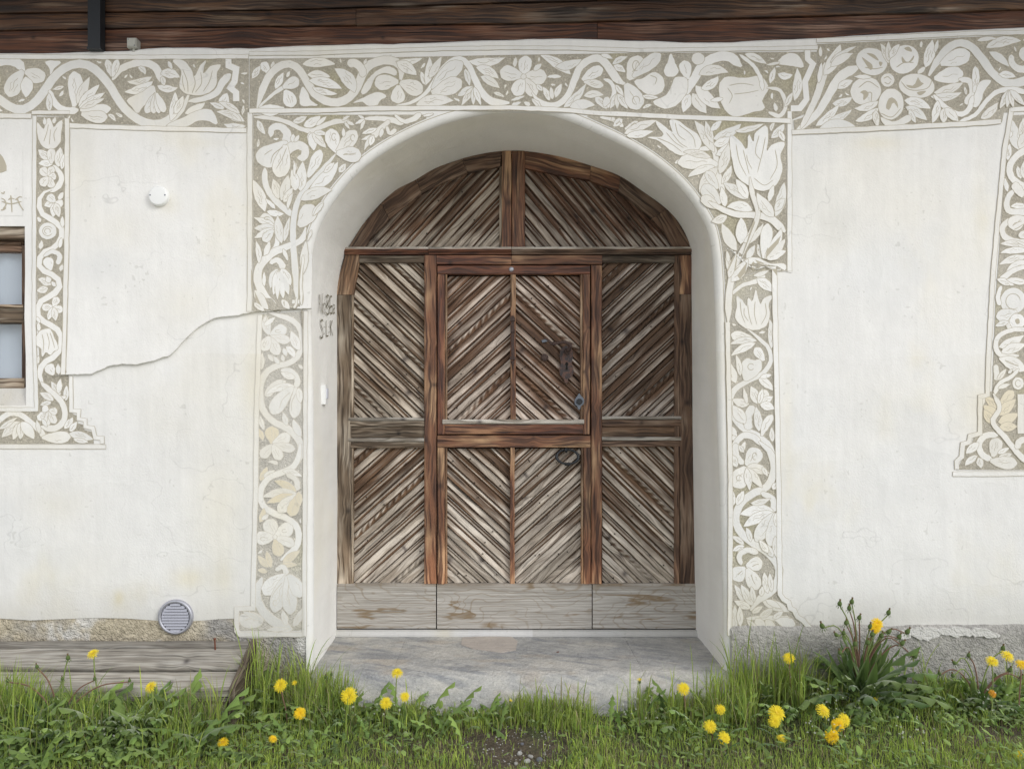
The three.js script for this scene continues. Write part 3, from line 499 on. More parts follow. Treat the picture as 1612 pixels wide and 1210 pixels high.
Q(38, 1450, 375, 1450, 420, 1500, 440, 1490, 520, 1462, 560, 1500, 590, 1500, 645);
Q(26, 438, 798, 800, 812, 1565, 830); Q(20, 205, 716, 445, 716); Q(26, -800, 728, 200, 738); Q(24, -800, 366, 0, 362, 400, 364, 850, 366, 1575, 362);
fillIn(900);
endPanel();
// ---- frieze over the door
panel('sgraffito_frieze', 'middle stretch of the scratched floral frieze over the arch', MScratch, MGroove, [[393, 93], [480, 92], [600, 91], [800, 87], [1000, 84], [1200, 85], [1285.5, 82], [1285.5, 172], [1248, 188], [1200, 186], [1100, 182], [1000, 178], [890, 172], [800, 171], [620, 171], [400, 173], [393, 173]]);
org(400, 0, 4.03);
P(90, 470, 45, 405, 58, 0.2); F(112, 440, 126, 390, 22);
S_(44, 56, 20, 690, 55, 570, 100, 480, 170, 418, 245, 412, 300, 462, 345, 540, 395, 605, 460, 645, 540, 652, 610, 615, 655, 550, 690, 470, 740, 412, 820, 386, 900, 395, 935, 440, 930, 510);
S_(16, 50, 905, 672, 1000, 652, 1080, 600, 1135, 530, 1190, 450, 1250, 390, 1310, 375, 1360, 415, 1400, 505, 1445, 590, 1510, 645, 1620, 655);
F(28, 690, 192, 685, 72, 0.18); S_(12, 26, 30, 685, 110, 610, 195, 550); F(135, 565, 188, 462, 44); F(208, 492, 228, 455, 20); P(185, 558, 285, 508, 74); P(195, 575, 240, 682, 86, -0.12); F(-10, 500, 40, 420, 40);
F(310, 410, 512, 410, 60, -0.12); F(340, 478, 482, 492, 56, -0.1); F(350, 515, 557, 565, 62, -0.12); F(372, 558, 525, 598, 38, 0.1); B(310, 552, 342, 592, 360, 640, 405, 670, 345, 674, 300, 672, 288, 620);
F(640, 590, 512, 438, 80, 0.22); S_(46, 54, 692, 490, 682, 440, 642, 405, 592, 405); F(698, 412, 714, 376, 18);
B(680, 590, 720, 510, 800, 440, 860, 425, 905, 455, 900, 482, 830, 465, 770, 490, 735, 570, 690, 602); P(915, 520, 768, 540, 98, 0.1); P(915, 545, 912, 658, 90); P(925, 525, 1065, 590, 100, -0.08);
B(628, 655, 700, 620, 780, 588, 842, 612, 800, 640, 782, 668, 720, 672, 690, 650); F(900, 392, 1064, 374, 40, 0.15); F(905, 400, 1032, 478, 70, -0.1); F(1090, 545, 1058, 455, 36); F(1090, 540, 1112, 365, 52, 0.12); F(1112, 500, 1188, 366, 46);
P(1130, 565, 1322, 398, 100, -0.08); P(1125, 590, 1314, 510, 106, 0.1); F(1030, 668, 1264, 640, 78, -0.12); F(1362, 390, 1592, 368, 56, 0.16); F(1340, 440, 1368, 545, 36); F(1410, 430, 1552, 500, 62, -0.15); F(1438, 488, 1557, 562, 52, -0.1);
F(1392, 552, 1292, 610, 44); F(1392, 555, 1318, 668, 40); F(1394, 555, 1390, 668, 30); F(1396, 555, 1438, 668, 32);
org(800, 0, 4.03);
P(97, 490, 112, 358, 84); P(97, 490, 243, 490, 98); P(100, 495, 172, 612, 78); P(95, 495, 45, 608, 88); P(92, 488, -52, 455, 96); F(40, 430, 48, 366, 26); F(160, 450, 212, 408, 30); F(180, 540, 217, 578, 30); C(97, 490, 16, 16);
S_(30, 55, 150, 590, 190, 640, 250, 668, 320, 662, 380, 605, 420, 510, 460, 425, 530, 377, 590, 380, 645, 440, 695, 510, 745, 538);
F(395, 472, 205, 355, 62, 0.12); F(335, 490, 245, 492, 24, 0.1); F(300, 425, 464, 380, 56, 0.16); F(262, 640, 218, 555, 38, 0.1); F(280, 632, 270, 556, 28); F(300, 622, 340, 535, 38, -0.1); F(18, 640, 105, 612, 18); F(18, 672, 82, 650, 22); F(205, 682, 150, 628, 32); F(140, 670, 100, 650, 26);
P(470, 512, 602, 440, 74, -0.1); P(480, 520, 602, 545, 52); F(350, 682, 492, 535, 48, 0.14); F(390, 682, 548, 670, 64, -0.14); F(480, 612, 604, 605, 46, -0.16); S_(22, 34, 605, 505, 645, 520, 672, 575, 655, 640, 610, 688); P(625, 690, 555, 620, 44); P(610, 680, 632, 618, 44); F(680, 540, 732, 612, 30); F(690, 598, 648, 692, 34); F(690, 598, 690, 695, 28); F(692, 598, 755, 692, 40);
F(590, 352, 662, 375, 24, -0.1); F(662, 410, 755, 362, 36, -0.1); F(668, 420, 742, 460, 42, -0.1);
P(760, 505, 832, 358, 116, 0.1); P(790, 490, 965, 345, 84); B(850, 500, 930, 460, 985, 505, 980, 580, 905, 607, 835, 570, 800, 515); P(745, 535, 822, 698, 116, -0.08); F(850, 610, 950, 620, 30, 0.1); eye(810, 420, 30, 45, 0.5); eye(810, 640, 32, 36, 1); L(1.3, 900, 480, 940, 500, 930, 540);
B(985, 452, 1010, 400, 1030, 342, 1062, 410, 1080, 462, 1042, 490, 1000, 482); P(1140, 505, 1112, 388, 76); S_(46, 64, 960, 670, 1040, 655, 1110, 600, 1180, 500, 1230, 420, 1300, 372, 1400, 362, 1478, 425); B(1130, 500, 1060, 496, 1030, 560, 1000, 605, 918, 650, 980, 690, 1050, 680, 1105, 630, 1135, 575); C(1203, 375, 40, 38);
F(1150, 600, 1108, 714, 62); F(1170, 595, 1255, 720, 74, 0.05); F(1190, 545, 1345, 692, 76, 0.1); F(1210, 475, 1395, 462, 66, -0.25); F(1225, 565, 1332, 488, 58, 0.2);
B(1335, 570, 1350, 515, 1380, 492, 1500, 498, 1600, 488, 1650, 560, 1610, 640, 1625, 690, 1545, 715, 1440, 742, 1375, 700); S_(24, 26, 1285, 642, 1360, 628); L(1.3, 1400, 545, 1480, 532, 1560, 545); L(1.3, 1430, 600, 1520, 590, 1590, 575); L(1.2, 1390, 560, 1420, 610, 1400, 660); S_(20, 26, 1465, 348, 1555, 420, 1600, 500, 1612, 575); F(1500, 345, 1640, 410, 44, -0.1);
org(1212, 0, 4.03);
S_(18, 26, -20, 560, 60, 575, 98, 680, 60, 738, -10, 712); B(45, 402, 110, 342, 168, 348, 205, 395, 212, 428, 130, 420); S_(14, 18, -20, 415, 60, 400); F(155, 640, 172, 435, 58, 0.1); F(50, 470, 142, 478, 44, 0.25); F(0, 530, 30, 430, 36); F(95, 680, 142, 588, 32);
Q(36, 238, 322, 238, 378, 272, 410, 222, 520, 232, 630, 190, 690, 132, 690);
org(400, 0, 4.03); Q(22, -28, 342, 400, 340, 800, 325, 1200, 312, 1612, 305, 2000, 308, 2400, 322, 3270, 312, 3575, 304); Q(26, -28, 706, 400, 704, 800, 690, 1200, 688, 1612, 686, 1900, 696, 2200, 720, 2700, 745, 3400, 770);
fillIn(900);
endPanel();
// ---- frieze, right of the door
panel('sgraffito_frieze', 'right stretch of the scratched floral frieze with a five-petal rosette', MScratch, MGroove, [[1286, 70], [1400, 65], [1500, 60], [1612, 55], [1700, 51], [1860, 46], [1860, 170], [1612, 175], [1580, 178], [1577, 193], [1450, 198], [1250, 208], [1249, 190], [1286, 178]]);
org(1212, 0, 4.03);
S_(34, 66, 160, 838, 300, 720, 380, 590, 445, 490, 560, 425); S_(30, 52, 195, 815, 280, 650, 318, 545, 345, 440, 350, 400); F(340, 480, 445, 285, 74, 0.1); F(380, 400, 546, 296, 28, -0.1); F(385, 425, 524, 342, 52, -0.1); F(320, 362, 318, 298, 22); F(308, 530, 326, 400, 28); F(430, 565, 524, 515, 48, -0.1); F(395, 660, 520, 618, 50, 0.2); F(290, 800, 436, 668, 48, 0.1); F(370, 765, 516, 698, 42, 0.15); F(310, 825, 550, 815, 84, -0.16);
C(643, 394, 100, 86, 0.25); C(850, 380, 96, 86, -0.7); C(930, 548, 114, 76, 0.15); C(766, 662, 80, 98, 0.1); C(607, 580, 98, 88, -0.3); C(745, 510, 42, 42);
D(580, 365, 610, 385, 650, 420, 640, 450, 600, 400); D(690, 395, 712, 400, 700, 425); D(610, 340, 660, 350, 690, 390, 640, 362); L(1.6, 600, 430, 660, 440, 715, 430); D(835, 360, 870, 400, 915, 350, 900, 390, 840, 400); D(850, 310, 880, 300, 900, 330, 870, 325); L(1.6, 800, 430, 850, 400, 910, 400); D(860, 540, 910, 545, 940, 490, 950, 520, 975, 530, 930, 560, 880, 560); D(930, 590, 990, 580, 950, 608); L(1.5, 830, 520, 880, 570, 1000, 560, 1030, 500); D(735, 690, 760, 620, 800, 640, 812, 690, 780, 650, 755, 700); L(1.5, 700, 720, 770, 745, 830, 690); D(570, 590, 600, 575, 625, 600, 590, 640, 590, 600); L(1.5, 560, 560, 620, 520, 690, 560); L(1.5, 590, 600, 640, 590, 640, 650); L(1.4, 720, 500, 745, 490, 770, 510); L(1.4, 725, 525, 750, 535, 765, 520);
F(750, 405, 700, 280, 38, 0.1); F(750, 390, 750, 266, 38); F(760, 372, 820, 284, 38, -0.1); F(640, 492, 532, 488, 26); F(685, 645, 532, 690, 48, -0.2); F(685, 690, 540, 770, 52, -0.15); F(672, 700, 682, 806, 42, 0.1); F(850, 640, 1016, 690, 62, -0.12); F(860, 680, 994, 765, 56, -0.1); F(880, 700, 922, 782, 32); B(700, 745, 780, 775, 880, 732, 892, 762, 800, 807, 730, 800); F(935, 470, 984, 428, 28);
F(985, 430, 1028, 256, 66, 0.05); F(955, 305, 960, 264, 18); F(1045, 335, 1065, 256, 22);
S_(44, 58, 1005, 485, 1060, 390, 1125, 312, 1200, 274, 1275, 300, 1345, 378, 1410, 465, 1490, 525, 1570, 528, 1700, 470, 1900, 330); P(1080, 412, 1268, 345, 106, -0.06); P(1040, 500, 1222, 465, 104); F(1040, 592, 1226, 525, 58, 0.1); F(1020, 615, 1214, 590, 52, 0.15); S_(28, 62, 1195, 505, 1265, 520, 1288, 590, 1260, 640, 1232, 650);
P(1290, 590, 1298, 425, 46, 0.12); B(1275, 670, 1300, 590, 1332, 520, 1400, 515, 1352, 590, 1335, 650, 1300, 685); S_(26, 34, 1035, 605, 1120, 690, 1205, 728, 1255, 700, 1285, 610); F(1062, 640, 1026, 785, 50, -0.1); F(1100, 690, 1098, 785, 48); F(1108, 690, 1192, 772, 54);
S_(22, 34, 1195, 778, 1300, 730, 1370, 642, 1440, 585, 1540, 570, 1640, 600); F(1336, 752, 1442, 655, 54, 0.15); F(1510, 575, 1456, 692, 38); F(1512, 578, 1500, 684, 34); F(1515, 578, 1540, 684, 34); F(1520, 575, 1610, 672, 40);
F(1370, 305, 1590, 262, 62, -0.16); F(1310, 262, 1434, 248, 26, -0.1); F(1390, 332, 1516, 425, 48, -0.1); F(1450, 475, 1556, 490, 46, -0.1); S_(34, 50, 1532, 350, 1532, 400, 1572, 438, 1660, 440); C(1630, 345, 52, 50); P(1760, 400, 1660, 300, 80);
Q(24, 295, 262, 800, 238, 1300, 214, 1612, 208, 2600, 160); Q(28, 140, 842, 800, 812, 1300, 785, 1460, 772);
fillIn(900);
endPanel();
// ---- spandrels
const arcAt = (i, r) => { const p = OUT[i], N = NRM[i]; return [785 + (p[0] + N[0] * r) / S, 642 - (p[1] + N[1] * r - EYE) / S]; };
const arcLine = (a, b) => { const f = []; for (let i = Math.floor(a * 260); i <= b * 260; i += 2) { const q = arcAt(i, 0.036); if (q[1] < 990) f.push([X(q[0]), Y(q[1])]); } cur.grooves.push(plate(ribbon(f, 0.0032, 0.0032), 0.0006, -0.002, (x, y) => Math.max(0, lift(x, y)))); };
const iTop = OUT.reduce((b, p, i) => (p[1] > OUT[b][1] ? i : b), 0);
const arcL = [], arcR = []; for (let i = 0; i < OUT.length; i += 2) { const q = arcAt(i, 0.043); if (i <= iTop && q[1] < 486 && q[1] > 181) arcL.push(q); if (i > iTop && q[1] < 560 && q[1] > 181) arcR.push(q); }
panel('sgraffito_spandrel', 'left spandrel with a curled lily above the crack', MScratch, MGroove, [[399, 181], ...arcL.slice(-1).map((q) => [q[0], 181]), ...arcL.slice().reverse(), [arcL[0][0], 487.5], [399, 491]]);
org(380, 160, 3.56);
S_(20, 28, 70, 88, 180, 95, 260, 118, 330, 152, 392, 166, 455, 140, 520, 116, 605, 108); F(290, 115, 368, 84, 34, 0.1); F(350, 138, 444, 84, 50, 0.1); F(420, 135, 478, 86, 22); F(565, 105, 608, 82, 15); F(590, 112, 634, 134, 18); F(580, 118, 606, 154, 15);
S_(34, 18, 910, 126, 830, 102, 760, 95, 688, 98); F(690, 98, 654, 78, 15); F(690, 102, 636, 128, 17); F(692, 106, 666, 162, 17); S_(22, 42, 832, 108, 785, 150, 735, 198); F(760, 152, 676, 182, 27); F(745, 190, 674, 216, 20); F(730, 190, 688, 274, 22); F(740, 192, 722, 250, 32); F(792, 150, 778, 204, 22); S_(16, 24, 815, 140, 832, 180, 868, 158); S_(14, 34, 858, 74, 910, 112, 960, 102, 1004, 70); F(1020, 84, 1076, 70, 14);
F(92, 105, 134, 184, 34, 0.1); F(385, 172, 384, 240, 30); F(392, 178, 408, 276, 48); F(400, 178, 474, 260, 44); F(408, 178, 480, 184, 28, -0.1);
S_(30, 36, 132, 372, 138, 470, 190, 552, 292, 642); S_(30, 52, 166, 200, 172, 152, 218, 142, 258, 185, 245, 240); B(255, 222, 170, 240, 102, 268, 80, 310, 108, 355, 165, 372, 205, 345, 260, 268); S_(58, 36, 240, 285, 310, 245, 356, 265, 350, 312, 314, 316); P(248, 245, 205, 424, 96, -0.05); F(288, 228, 292, 184, 24); F(300, 228, 324, 190, 22); L(1.3, 235, 255, 180, 300, 165, 350); L(1.2, 130, 300, 150, 285, 175, 270); L(1.2, 255, 260, 225, 330, 195, 380);
S_(22, 42, 530, 295, 450, 390, 380, 462, 325, 540, 297, 640, 290, 760, 300, 900, 316, 1115); P(535, 285, 505, 155, 82, -0.1); P(537, 282, 640, 165, 80, 0.1); P(535, 288, 672, 300, 84, 0.05); F(575, 200, 572, 150, 20); eye(520, 200, 18, 28, 0); eye(625, 205, 16, 26, 0.5); L(1.3, 570, 300, 620, 295, 645, 290);
P(372, 425, 442, 272, 62, 0.05); F(332, 505, 344, 338, 60); F(302, 500, 284, 385, 52, 0.1); F(312, 385, 292, 330, 18); F(385, 488, 542, 340, 66, 0.16); F(465, 398, 522, 342, 28); F(548, 398, 586, 350, 34); F(332, 552, 508, 495, 64, -0.12); P(322, 700, 398, 578, 98, 0.1); F(400, 640, 458, 560, 32); F(300, 340, 298, 420, 16);
F(210, 545, 178, 435, 50, 0.05); F(225, 555, 264, 412, 56, 0.05); F(240, 565, 288, 486, 40); F(262, 605, 292, 512, 22, -0.15); F(132, 615, 66, 440, 62, 0.05); F(145, 615, 240, 630, 34, 0.12); F(192, 602, 136, 544, 22);
S_(18, 34, 182, 695, 202, 760, 192, 820, 132, 868); P(188, 690, 105, 650, 60, 0.15); F(185, 695, 72, 650, 34); F(185, 705, 72, 712, 44); F(185, 712, 74, 765, 40); P(180, 720, 125, 784, 50); eye(145, 655, 22, 12, 0.2);
F(228, 795, 204, 638, 50, -0.06); F(240, 785, 270, 648, 28); S_(30, 54, 362, 705, 340, 772, 262, 812, 172, 852, 102, 932, 96, 1015, 142, 1105, 215, 1178); F(100, 905, 84, 784, 32, 0.1); F(128, 865, 158, 784, 32, 0.1); F(235, 825, 264, 894, 22);
S_(24, 36, 160, 905, 205, 888, 240, 935); F(212, 938, 165, 1045, 50, 0.15); F(212, 940, 182, 1082, 46); F(215, 942, 206, 1108, 46); F(218, 942, 238, 1106, 44); F(222, 940, 268, 1082, 46); F(222, 936, 278, 1030, 40, -0.15); F(130, 1034, 128, 955, 20);
F(78, 1058, 158, 1168, 50, 0.05); F(76, 1130, 134, 1176, 28); F(230, 1110, 276, 1165, 34, 0.05); F(344, 970, 362, 782, 44); S_(16, 14, 342, 1140, 336, 1000, 348, 860); Q(22, 288, 1124, 330, 1124); S_(14, 10, 300, 1160, 312, 1130, 312, 1100); F(395, 720, 372, 780, 14); F(460, 570, 405, 640, 20);
Q(26, 48, 64, 48, 650, 50, 1176); arcLine(0, 0.5);
fillIn(420, 0.045);
endPanel();
panel('sgraffito_spandrel', 'right spandrel with two large tulips', MScratch, MGroove, [[arcR[0][0], 181], [1000, 181], [1100, 186], [1238, 191], [1238, 427], [1205, 425.5], [1159, 435.5], [1151, 469], [1146, 507], ...arcR.slice().reverse().filter((q) => q[1] < 507)]);
org(950, 160, 3.558);
S_(14, 22, -20, 88, 55, 105, 110, 142); P(55, 140, 102, 100, 36); P(45, 110, 60, 92, 20); P(120, 155, 192, 112, 34, 0.1); F(140, 170, 196, 140, 22); F(115, 182, 300, 108, 48, -0.06); F(128, 192, 276, 168, 42, 0.05); L(1.2, 70, 130, 90, 115, 96, 125); L(1.2, 150, 140, 175, 122, 185, 130);
S_(22, 26, 398, 345, 470, 320, 540, 270, 610, 262); B(246, 202, 335, 192, 300, 135, 290, 106, 365, 160, 385, 175, 370, 105, 412, 108, 470, 148, 530, 190, 546, 240, 512, 290, 430, 302, 370, 272, 310, 222); L(1.3, 300, 205, 380, 240, 440, 285); L(1.3, 400, 120, 420, 190, 460, 220); L(1.3, 420, 130, 500, 200, 515, 260); L(1.2, 350, 175, 400, 230, 450, 262); L(1.2, 385, 180, 430, 235, 470, 260);
S_(26, 34, 592, 200, 615, 260, 632, 330, 640, 400, 662, 490, 676, 585); F(618, 285, 510, 110, 60, 0.08); F(612, 232, 572, 112, 40, -0.05); F(612, 210, 770, 128, 54, 0.14); F(615, 240, 705, 200, 50, 0.2); F(735, 168, 896, 126, 30, 0.1); F(600, 165, 660, 108, 34); F(628, 300, 700, 232, 40, 0.25);
P(640, 355, 415, 345, 84, 0.12); F(600, 315, 445, 285, 40, 0.1); F(620, 365, 472, 422, 40, 0.12); F(638, 375, 538, 510, 58, 0.16); F(648, 405, 700, 240, 56, 0.05); F(660, 462, 714, 362, 38, 0.1); P(640, 490, 576, 392, 52); P(655, 570, 555, 470, 80, -0.05); P(645, 600, 548, 535, 60); F(680, 590, 660, 480, 40);
S_(24, 44, 586, 562, 660, 602, 740, 632, 850, 638, 930, 655, 1016, 730); F(690, 640, 606, 672, 46, -0.12); F(800, 545, 668, 456, 56, 0.05); F(806, 545, 742, 436, 50, 0.05); F(830, 612, 690, 592, 56, 0.22);
B(712, 190, 770, 230, 800, 272, 812, 185, 838, 230, 848, 180, 912, 138, 918, 230, 912, 282, 945, 242, 1016, 232, 990, 300, 1000, 380, 962, 470, 890, 502, 815, 472, 750, 425, 722, 340); L(1.3, 740, 240, 760, 340, 800, 420); L(1.3, 780, 270, 800, 350, 815, 410); L(1.3, 870, 190, 850, 290, 880, 330); L(1.3, 905, 200, 890, 280, 860, 400); L(1.3, 960, 270, 970, 360, 930, 440); L(1.2, 840, 430, 900, 470, 950, 440); L(1.2, 800, 300, 805, 330, 830, 380);
S_(26, 36, 818, 424, 832, 520, 864, 620, 835, 720, 785, 820, 735, 925, 705, 1050, 697, 1240); F(940, 205, 1012, 126, 44, 0.1); F(982, 165, 1012, 224, 30); F(872, 615, 884, 555, 16); F(962, 645, 1012, 452, 54, 0.06); F(950, 648, 856, 515, 64, -0.05); F(962, 615, 1014, 545, 44, -0.1); F(925, 560, 950, 470, 30);
F(742, 835, 664, 686, 60, -0.05); F(765, 800, 768, 652, 64, 0.06); F(785, 790, 862, 736, 36); F(800, 800, 892, 686, 30, 0.1); F(895, 882, 862, 800, 46, 0.05); P(895, 880, 918, 686, 66); F(900, 882, 994, 712, 56, 0.14); F(908, 884, 1014, 770, 46, 0.12); F(915, 888, 1018, 840, 48, -0.12); F(800, 885, 846, 806, 34); B(785, 888, 860, 875, 930, 908, 1016, 910, 1018, 945, 940, 940, 860, 905, 812, 912);
F(715, 1010, 806, 882, 60, 0.06); F(708, 968, 688, 838, 28); F(700, 990, 740, 856, 36); F(700, 900, 690, 840, 20);
Q(24, 1041, 56, 1042, 500, 1041, 950); arcLine(0.5, 1);
fillIn(420, 0.045);
endPanel();
// ---- pilaster on the left of the door
panel('sgraffito_pilaster', 'scratched scroll border on the left of the door, below the crack', MScratchPale, MGroovePale, [[411, 494.5], [480, 490], [480, 988], [470, 992], [376, 992], [377, 960], [398, 950], [404, 720], [407, 600]]);
org(380, 460, 4.655);
S_(36, 50, 195, 148, 280, 172, 370, 202, 430, 262, 446, 360, 420, 460, 350, 520, 260, 540, 180, 592, 142, 680, 142, 790, 172, 880, 240, 950, 330, 990, 400, 1050, 440, 1130, 425, 1210, 350, 1330);
P(205, 310, 178, 190, 66, -0.1); P(215, 318, 330, 262, 84, -0.05); P(218, 325, 356, 356, 66); P(215, 330, 272, 458, 80, 0.05); P(208, 325, 160, 428, 80, 0.05); eye(270, 285, 28, 14, -0.4); eye(170, 385, 14, 26, 0.2); F(170, 245, 245, 186, 34); F(165, 215, 186, 168, 22); F(428, 425, 366, 285, 66, -0.05); F(330, 400, 390, 480, 48, -0.2); F(310, 410, 330, 470, 30); F(150, 565, 156, 445, 44, -0.1); F(235, 505, 196, 455, 28); F(280, 525, 236, 470, 30); F(310, 505, 300, 460, 28); F(180, 180, 165, 220, 20);
S_(28, 46, 290, 572, 365, 578, 412, 640, 402, 695); B(172, 750, 200, 690, 280, 640, 330, 655, 280, 680, 235, 740, 200, 765); F(395, 690, 180, 750, 50, 0.2); P(380, 695, 225, 890, 108, 0.08); P(400, 700, 385, 918, 84, -0.05); F(420, 700, 436, 812, 44); F(395, 625, 292, 588, 48, -0.1); F(440, 1055, 382, 930, 50, -0.1); F(335, 975, 308, 885, 40); F(130, 905, 168, 1010, 36); L(1.3, 360, 730, 300, 790, 280, 850); L(1.3, 400, 740, 370, 810, 370, 870);
P(225, 1105, 220, 985, 100, 0.05, 1); P(232, 1110, 358, 1050, 84); P(232, 1115, 392, 1148, 66); P(228, 1118, 145, 1208, 74); P(230, 1118, 290, 1225, 74); F(160, 1080, 130, 1000, 36, 0, 1); F(450, 560, 420, 530, 22);
org(380, 700, 3.667);
F(110, 205, 150, 128, 34, 0, 1); F(130, 185, 192, 148, 28); S_(30, 36, 340, -10, 330, 75, 292, 132, 235, 158, 160, 192, 112, 262, 122, 340, 182, 390, 262, 422, 320, 472, 332, 540, 308, 600, 258, 640, 228, 665); F(240, 150, 350, 180, 34, -0.1);
S_(22, 34, 262, 168, 318, 205, 325, 262); F(318, 268, 192, 208, 42, 0.1, 1); F(320, 280, 126, 298, 52, 0.12); F(312, 292, 150, 335, 44, 0.1, 1); P(320, 290, 215, 386, 66, 0.05); P(328, 290, 285, 410, 66, 0, 1); F(330, 270, 340, 350, 36, 0, 1);
P(195, 525, 152, 432, 84); P(200, 525, 296, 472, 80, -0.05); P(190, 530, 84, 540, 78); P(198, 535, 222, 640, 66, 0, 1); P(200, 532, 306, 572, 56); C(195, 530, 12, 12); eye(125, 540, 20, 16, 0); eye(250, 495, 20, 13, -0.4); F(108, 445, 130, 366, 36, 0.15, 1); F(120, 430, 160, 400, 24); F(155, 705, 96, 640, 36, 0, 1); F(172, 705, 146, 612, 34, 0, 1); F(240, 685, 336, 612, 44, -0.05, 1); F(230, 690, 320, 690, 30, 0, 1); F(150, 730, 95, 720, 26, 0, 1);
S_(20, 34, 200, 722, 240, 700, 266, 745); P(258, 748, 132, 862, 84, 0.12); P(260, 752, 192, 962, 84, 0.05); P(266, 752, 282, 975, 84, -0.03); P(272, 748, 346, 876, 80, -0.1); eye(195, 910, 15, 22, 0); L(1.3, 275, 800, 270, 870, 285, 920); L(1.3, 240, 790, 190, 850, 175, 890); S_(36, 58, 120, 765, 90, 850, 112, 935, 182, 1012, 290, 1066); F(300, 1045, 350, 945, 40, 0.1); F(262, 1040, 238, 955, 34); F(150, 1065, 275, 1058, 24); B(-8, 985, 60, 965, 125, 1000, 110, 1040, 40, 1055, -5, 1030); F(120, 1010, 10, 960, 28); L(1.2, 20, 1010, 60, 1000, 80, 1015);
Q(24, 352, 1092, -6, 1092, -26, 1070, -26, 945, 68, 942, 72, 760, 84, 300, 90, -230, 108, -748); Q(20, 373, -770, 368, 300, 364, 1100);
fillIn(420, 0.045);
endPanel();
// ---- pilaster on the right of the door
panel('sgraffito_pilaster', 'scratched scroll border on the right of the door with a tulip at its top', MScratchMid, MGroove, [[1147, 508], [1152, 470], [1160, 436], [1205, 426], [1219, 426], [1221, 700], [1228, 938], [1236, 952], [1254, 970], [1267, 996], [1152, 996], [1150, 800]]);
org(1080, 400, 3.78);
S_(20, 40, 362, 444, 430, 500, 490, 562, 502, 640, 452, 712, 372, 752, 292, 802, 262, 872, 282, 960, 332, 1032, 430, 1082, 502, 1150, 530, 1210);
S_(18, 30, 270, 240, 330, 190, 420, 160, 470, 130); F(420, 150, 520, 225, 60, -0.1); F(400, 130, 490, 98, 26, 0.1);
B(300, 248, 340, 282, 358, 312, 370, 258, 392, 280, 415, 210, 428, 260, 442, 300, 462, 262, 518, 248, 490, 300, 497, 370, 470, 430, 412, 452, 340, 432, 292, 380, 302, 310); L(1.3, 320, 280, 330, 360, 350, 410); L(1.3, 365, 300, 375, 370, 390, 420); L(1.2, 410, 280, 405, 350, 420, 420); L(1.2, 470, 290, 475, 360, 445, 420); L(1.2, 345, 320, 345, 360, 370, 400);
P(395, 502, 268, 478, 64, -0.05); F(420, 515, 262, 535, 40, 0.14); F(412, 530, 268, 604, 44, 0.1); P(462, 635, 412, 556, 54); B(335, 725, 328, 655, 358, 620, 405, 630, 442, 628, 448, 680, 400, 735, 350, 755); F(295, 765, 258, 645, 52, -0.05); F(320, 725, 296, 600, 32, 0.1); F(505, 560, 496, 390, 44, 0.1); F(430, 742, 514, 810, 48, -0.16); F(440, 735, 508, 720, 26, -0.1); eye(385, 670, 26, 26, 0);
F(430, 892, 386, 785, 56); P(432, 892, 474, 808, 66); F(440, 892, 516, 846, 44); F(440, 896, 524, 920, 52, -0.12); F(432, 890, 452, 800, 34); S_(46, 46, 372, 1045, 368, 960, 402, 902); F(372, 892, 276, 862, 50, -0.12); F(350, 1005, 276, 900, 66); F(362, 890, 342, 796, 24); F(432, 1052, 414, 908, 48, 0.05); P(448, 1080, 512, 955, 50, -0.1); F(512, 1115, 508, 1030, 32); F(300, 1085, 258, 1015, 32); F(300, 1090, 258, 1095, 26);
S_(32, 38, 288, 1215, 292, 1130, 342, 1078, 402, 1088, 444, 1132); F(325, 1180, 350, 1115, 30);
org(1080, 700, 3.667);
S_(36, 30, 284, -10, 290, 60, 330, 112); S_(40, 46, 420, -20, 482, 40, 507, 110, 492, 200, 452, 250, 382, 282, 312, 342, 285, 422, 312, 500, 382, 562, 472, 622, 532, 700, 522, 800, 482, 850, 430, 880, 370, 955);
P(345, 118, 418, 22, 96, 0.06); P(342, 125, 272, 240, 108, -0.06); F(350, 125, 478, 165, 54, -0.1); F(350, 130, 438, 246, 46); F(348, 132, 366, 260, 40); F(290, 128, 264, 55, 38); F(305, 5, 332, 44, 26); eye(395, 65, 18, 28, 0.5); eye(305, 190, 22, 22, 0.2); F(440, 130, 470, 180, 26);
F(498, 255, 528, 215, 32); F(290, 345, 332, 265, 40); F(268, 355, 272, 268, 28); S_(28, 40, 432, 275, 498, 312, 508, 385); F(505, 385, 312, 400, 72, 0.14); F(502, 388, 330, 470, 62, 0.1); P(505, 392, 404, 556, 76, 0.05); P(512, 392, 480, 580, 74, -0.05); F(520, 390, 530, 480, 44); F(372, 335, 486, 308, 34, 0.12); F(372, 556, 346, 476, 32, 0.1); F(522, 648, 512, 524, 42); F(500, 645, 460, 572, 36); F(472, 622, 422, 546, 36);
F(332, 572, 262, 526, 30, 0.1); F(335, 582, 266, 612, 30, 0.1); F(330, 590, 290, 650, 24); S_(26, 36, 318, 690, 305, 640, 350, 606, 415, 622); P(348, 702, 440, 678, 80, -0.05); P(342, 708, 270, 775, 92, 0.05); P(352, 712, 412, 832, 84); L(1.3, 380, 700, 400, 690, 420, 685); L(1.3, 300, 750, 310, 735, 325, 725); L(1.3, 375, 745, 385, 780, 395, 800); F(470, 855, 448, 732, 40); F(492, 845, 482, 738, 30);
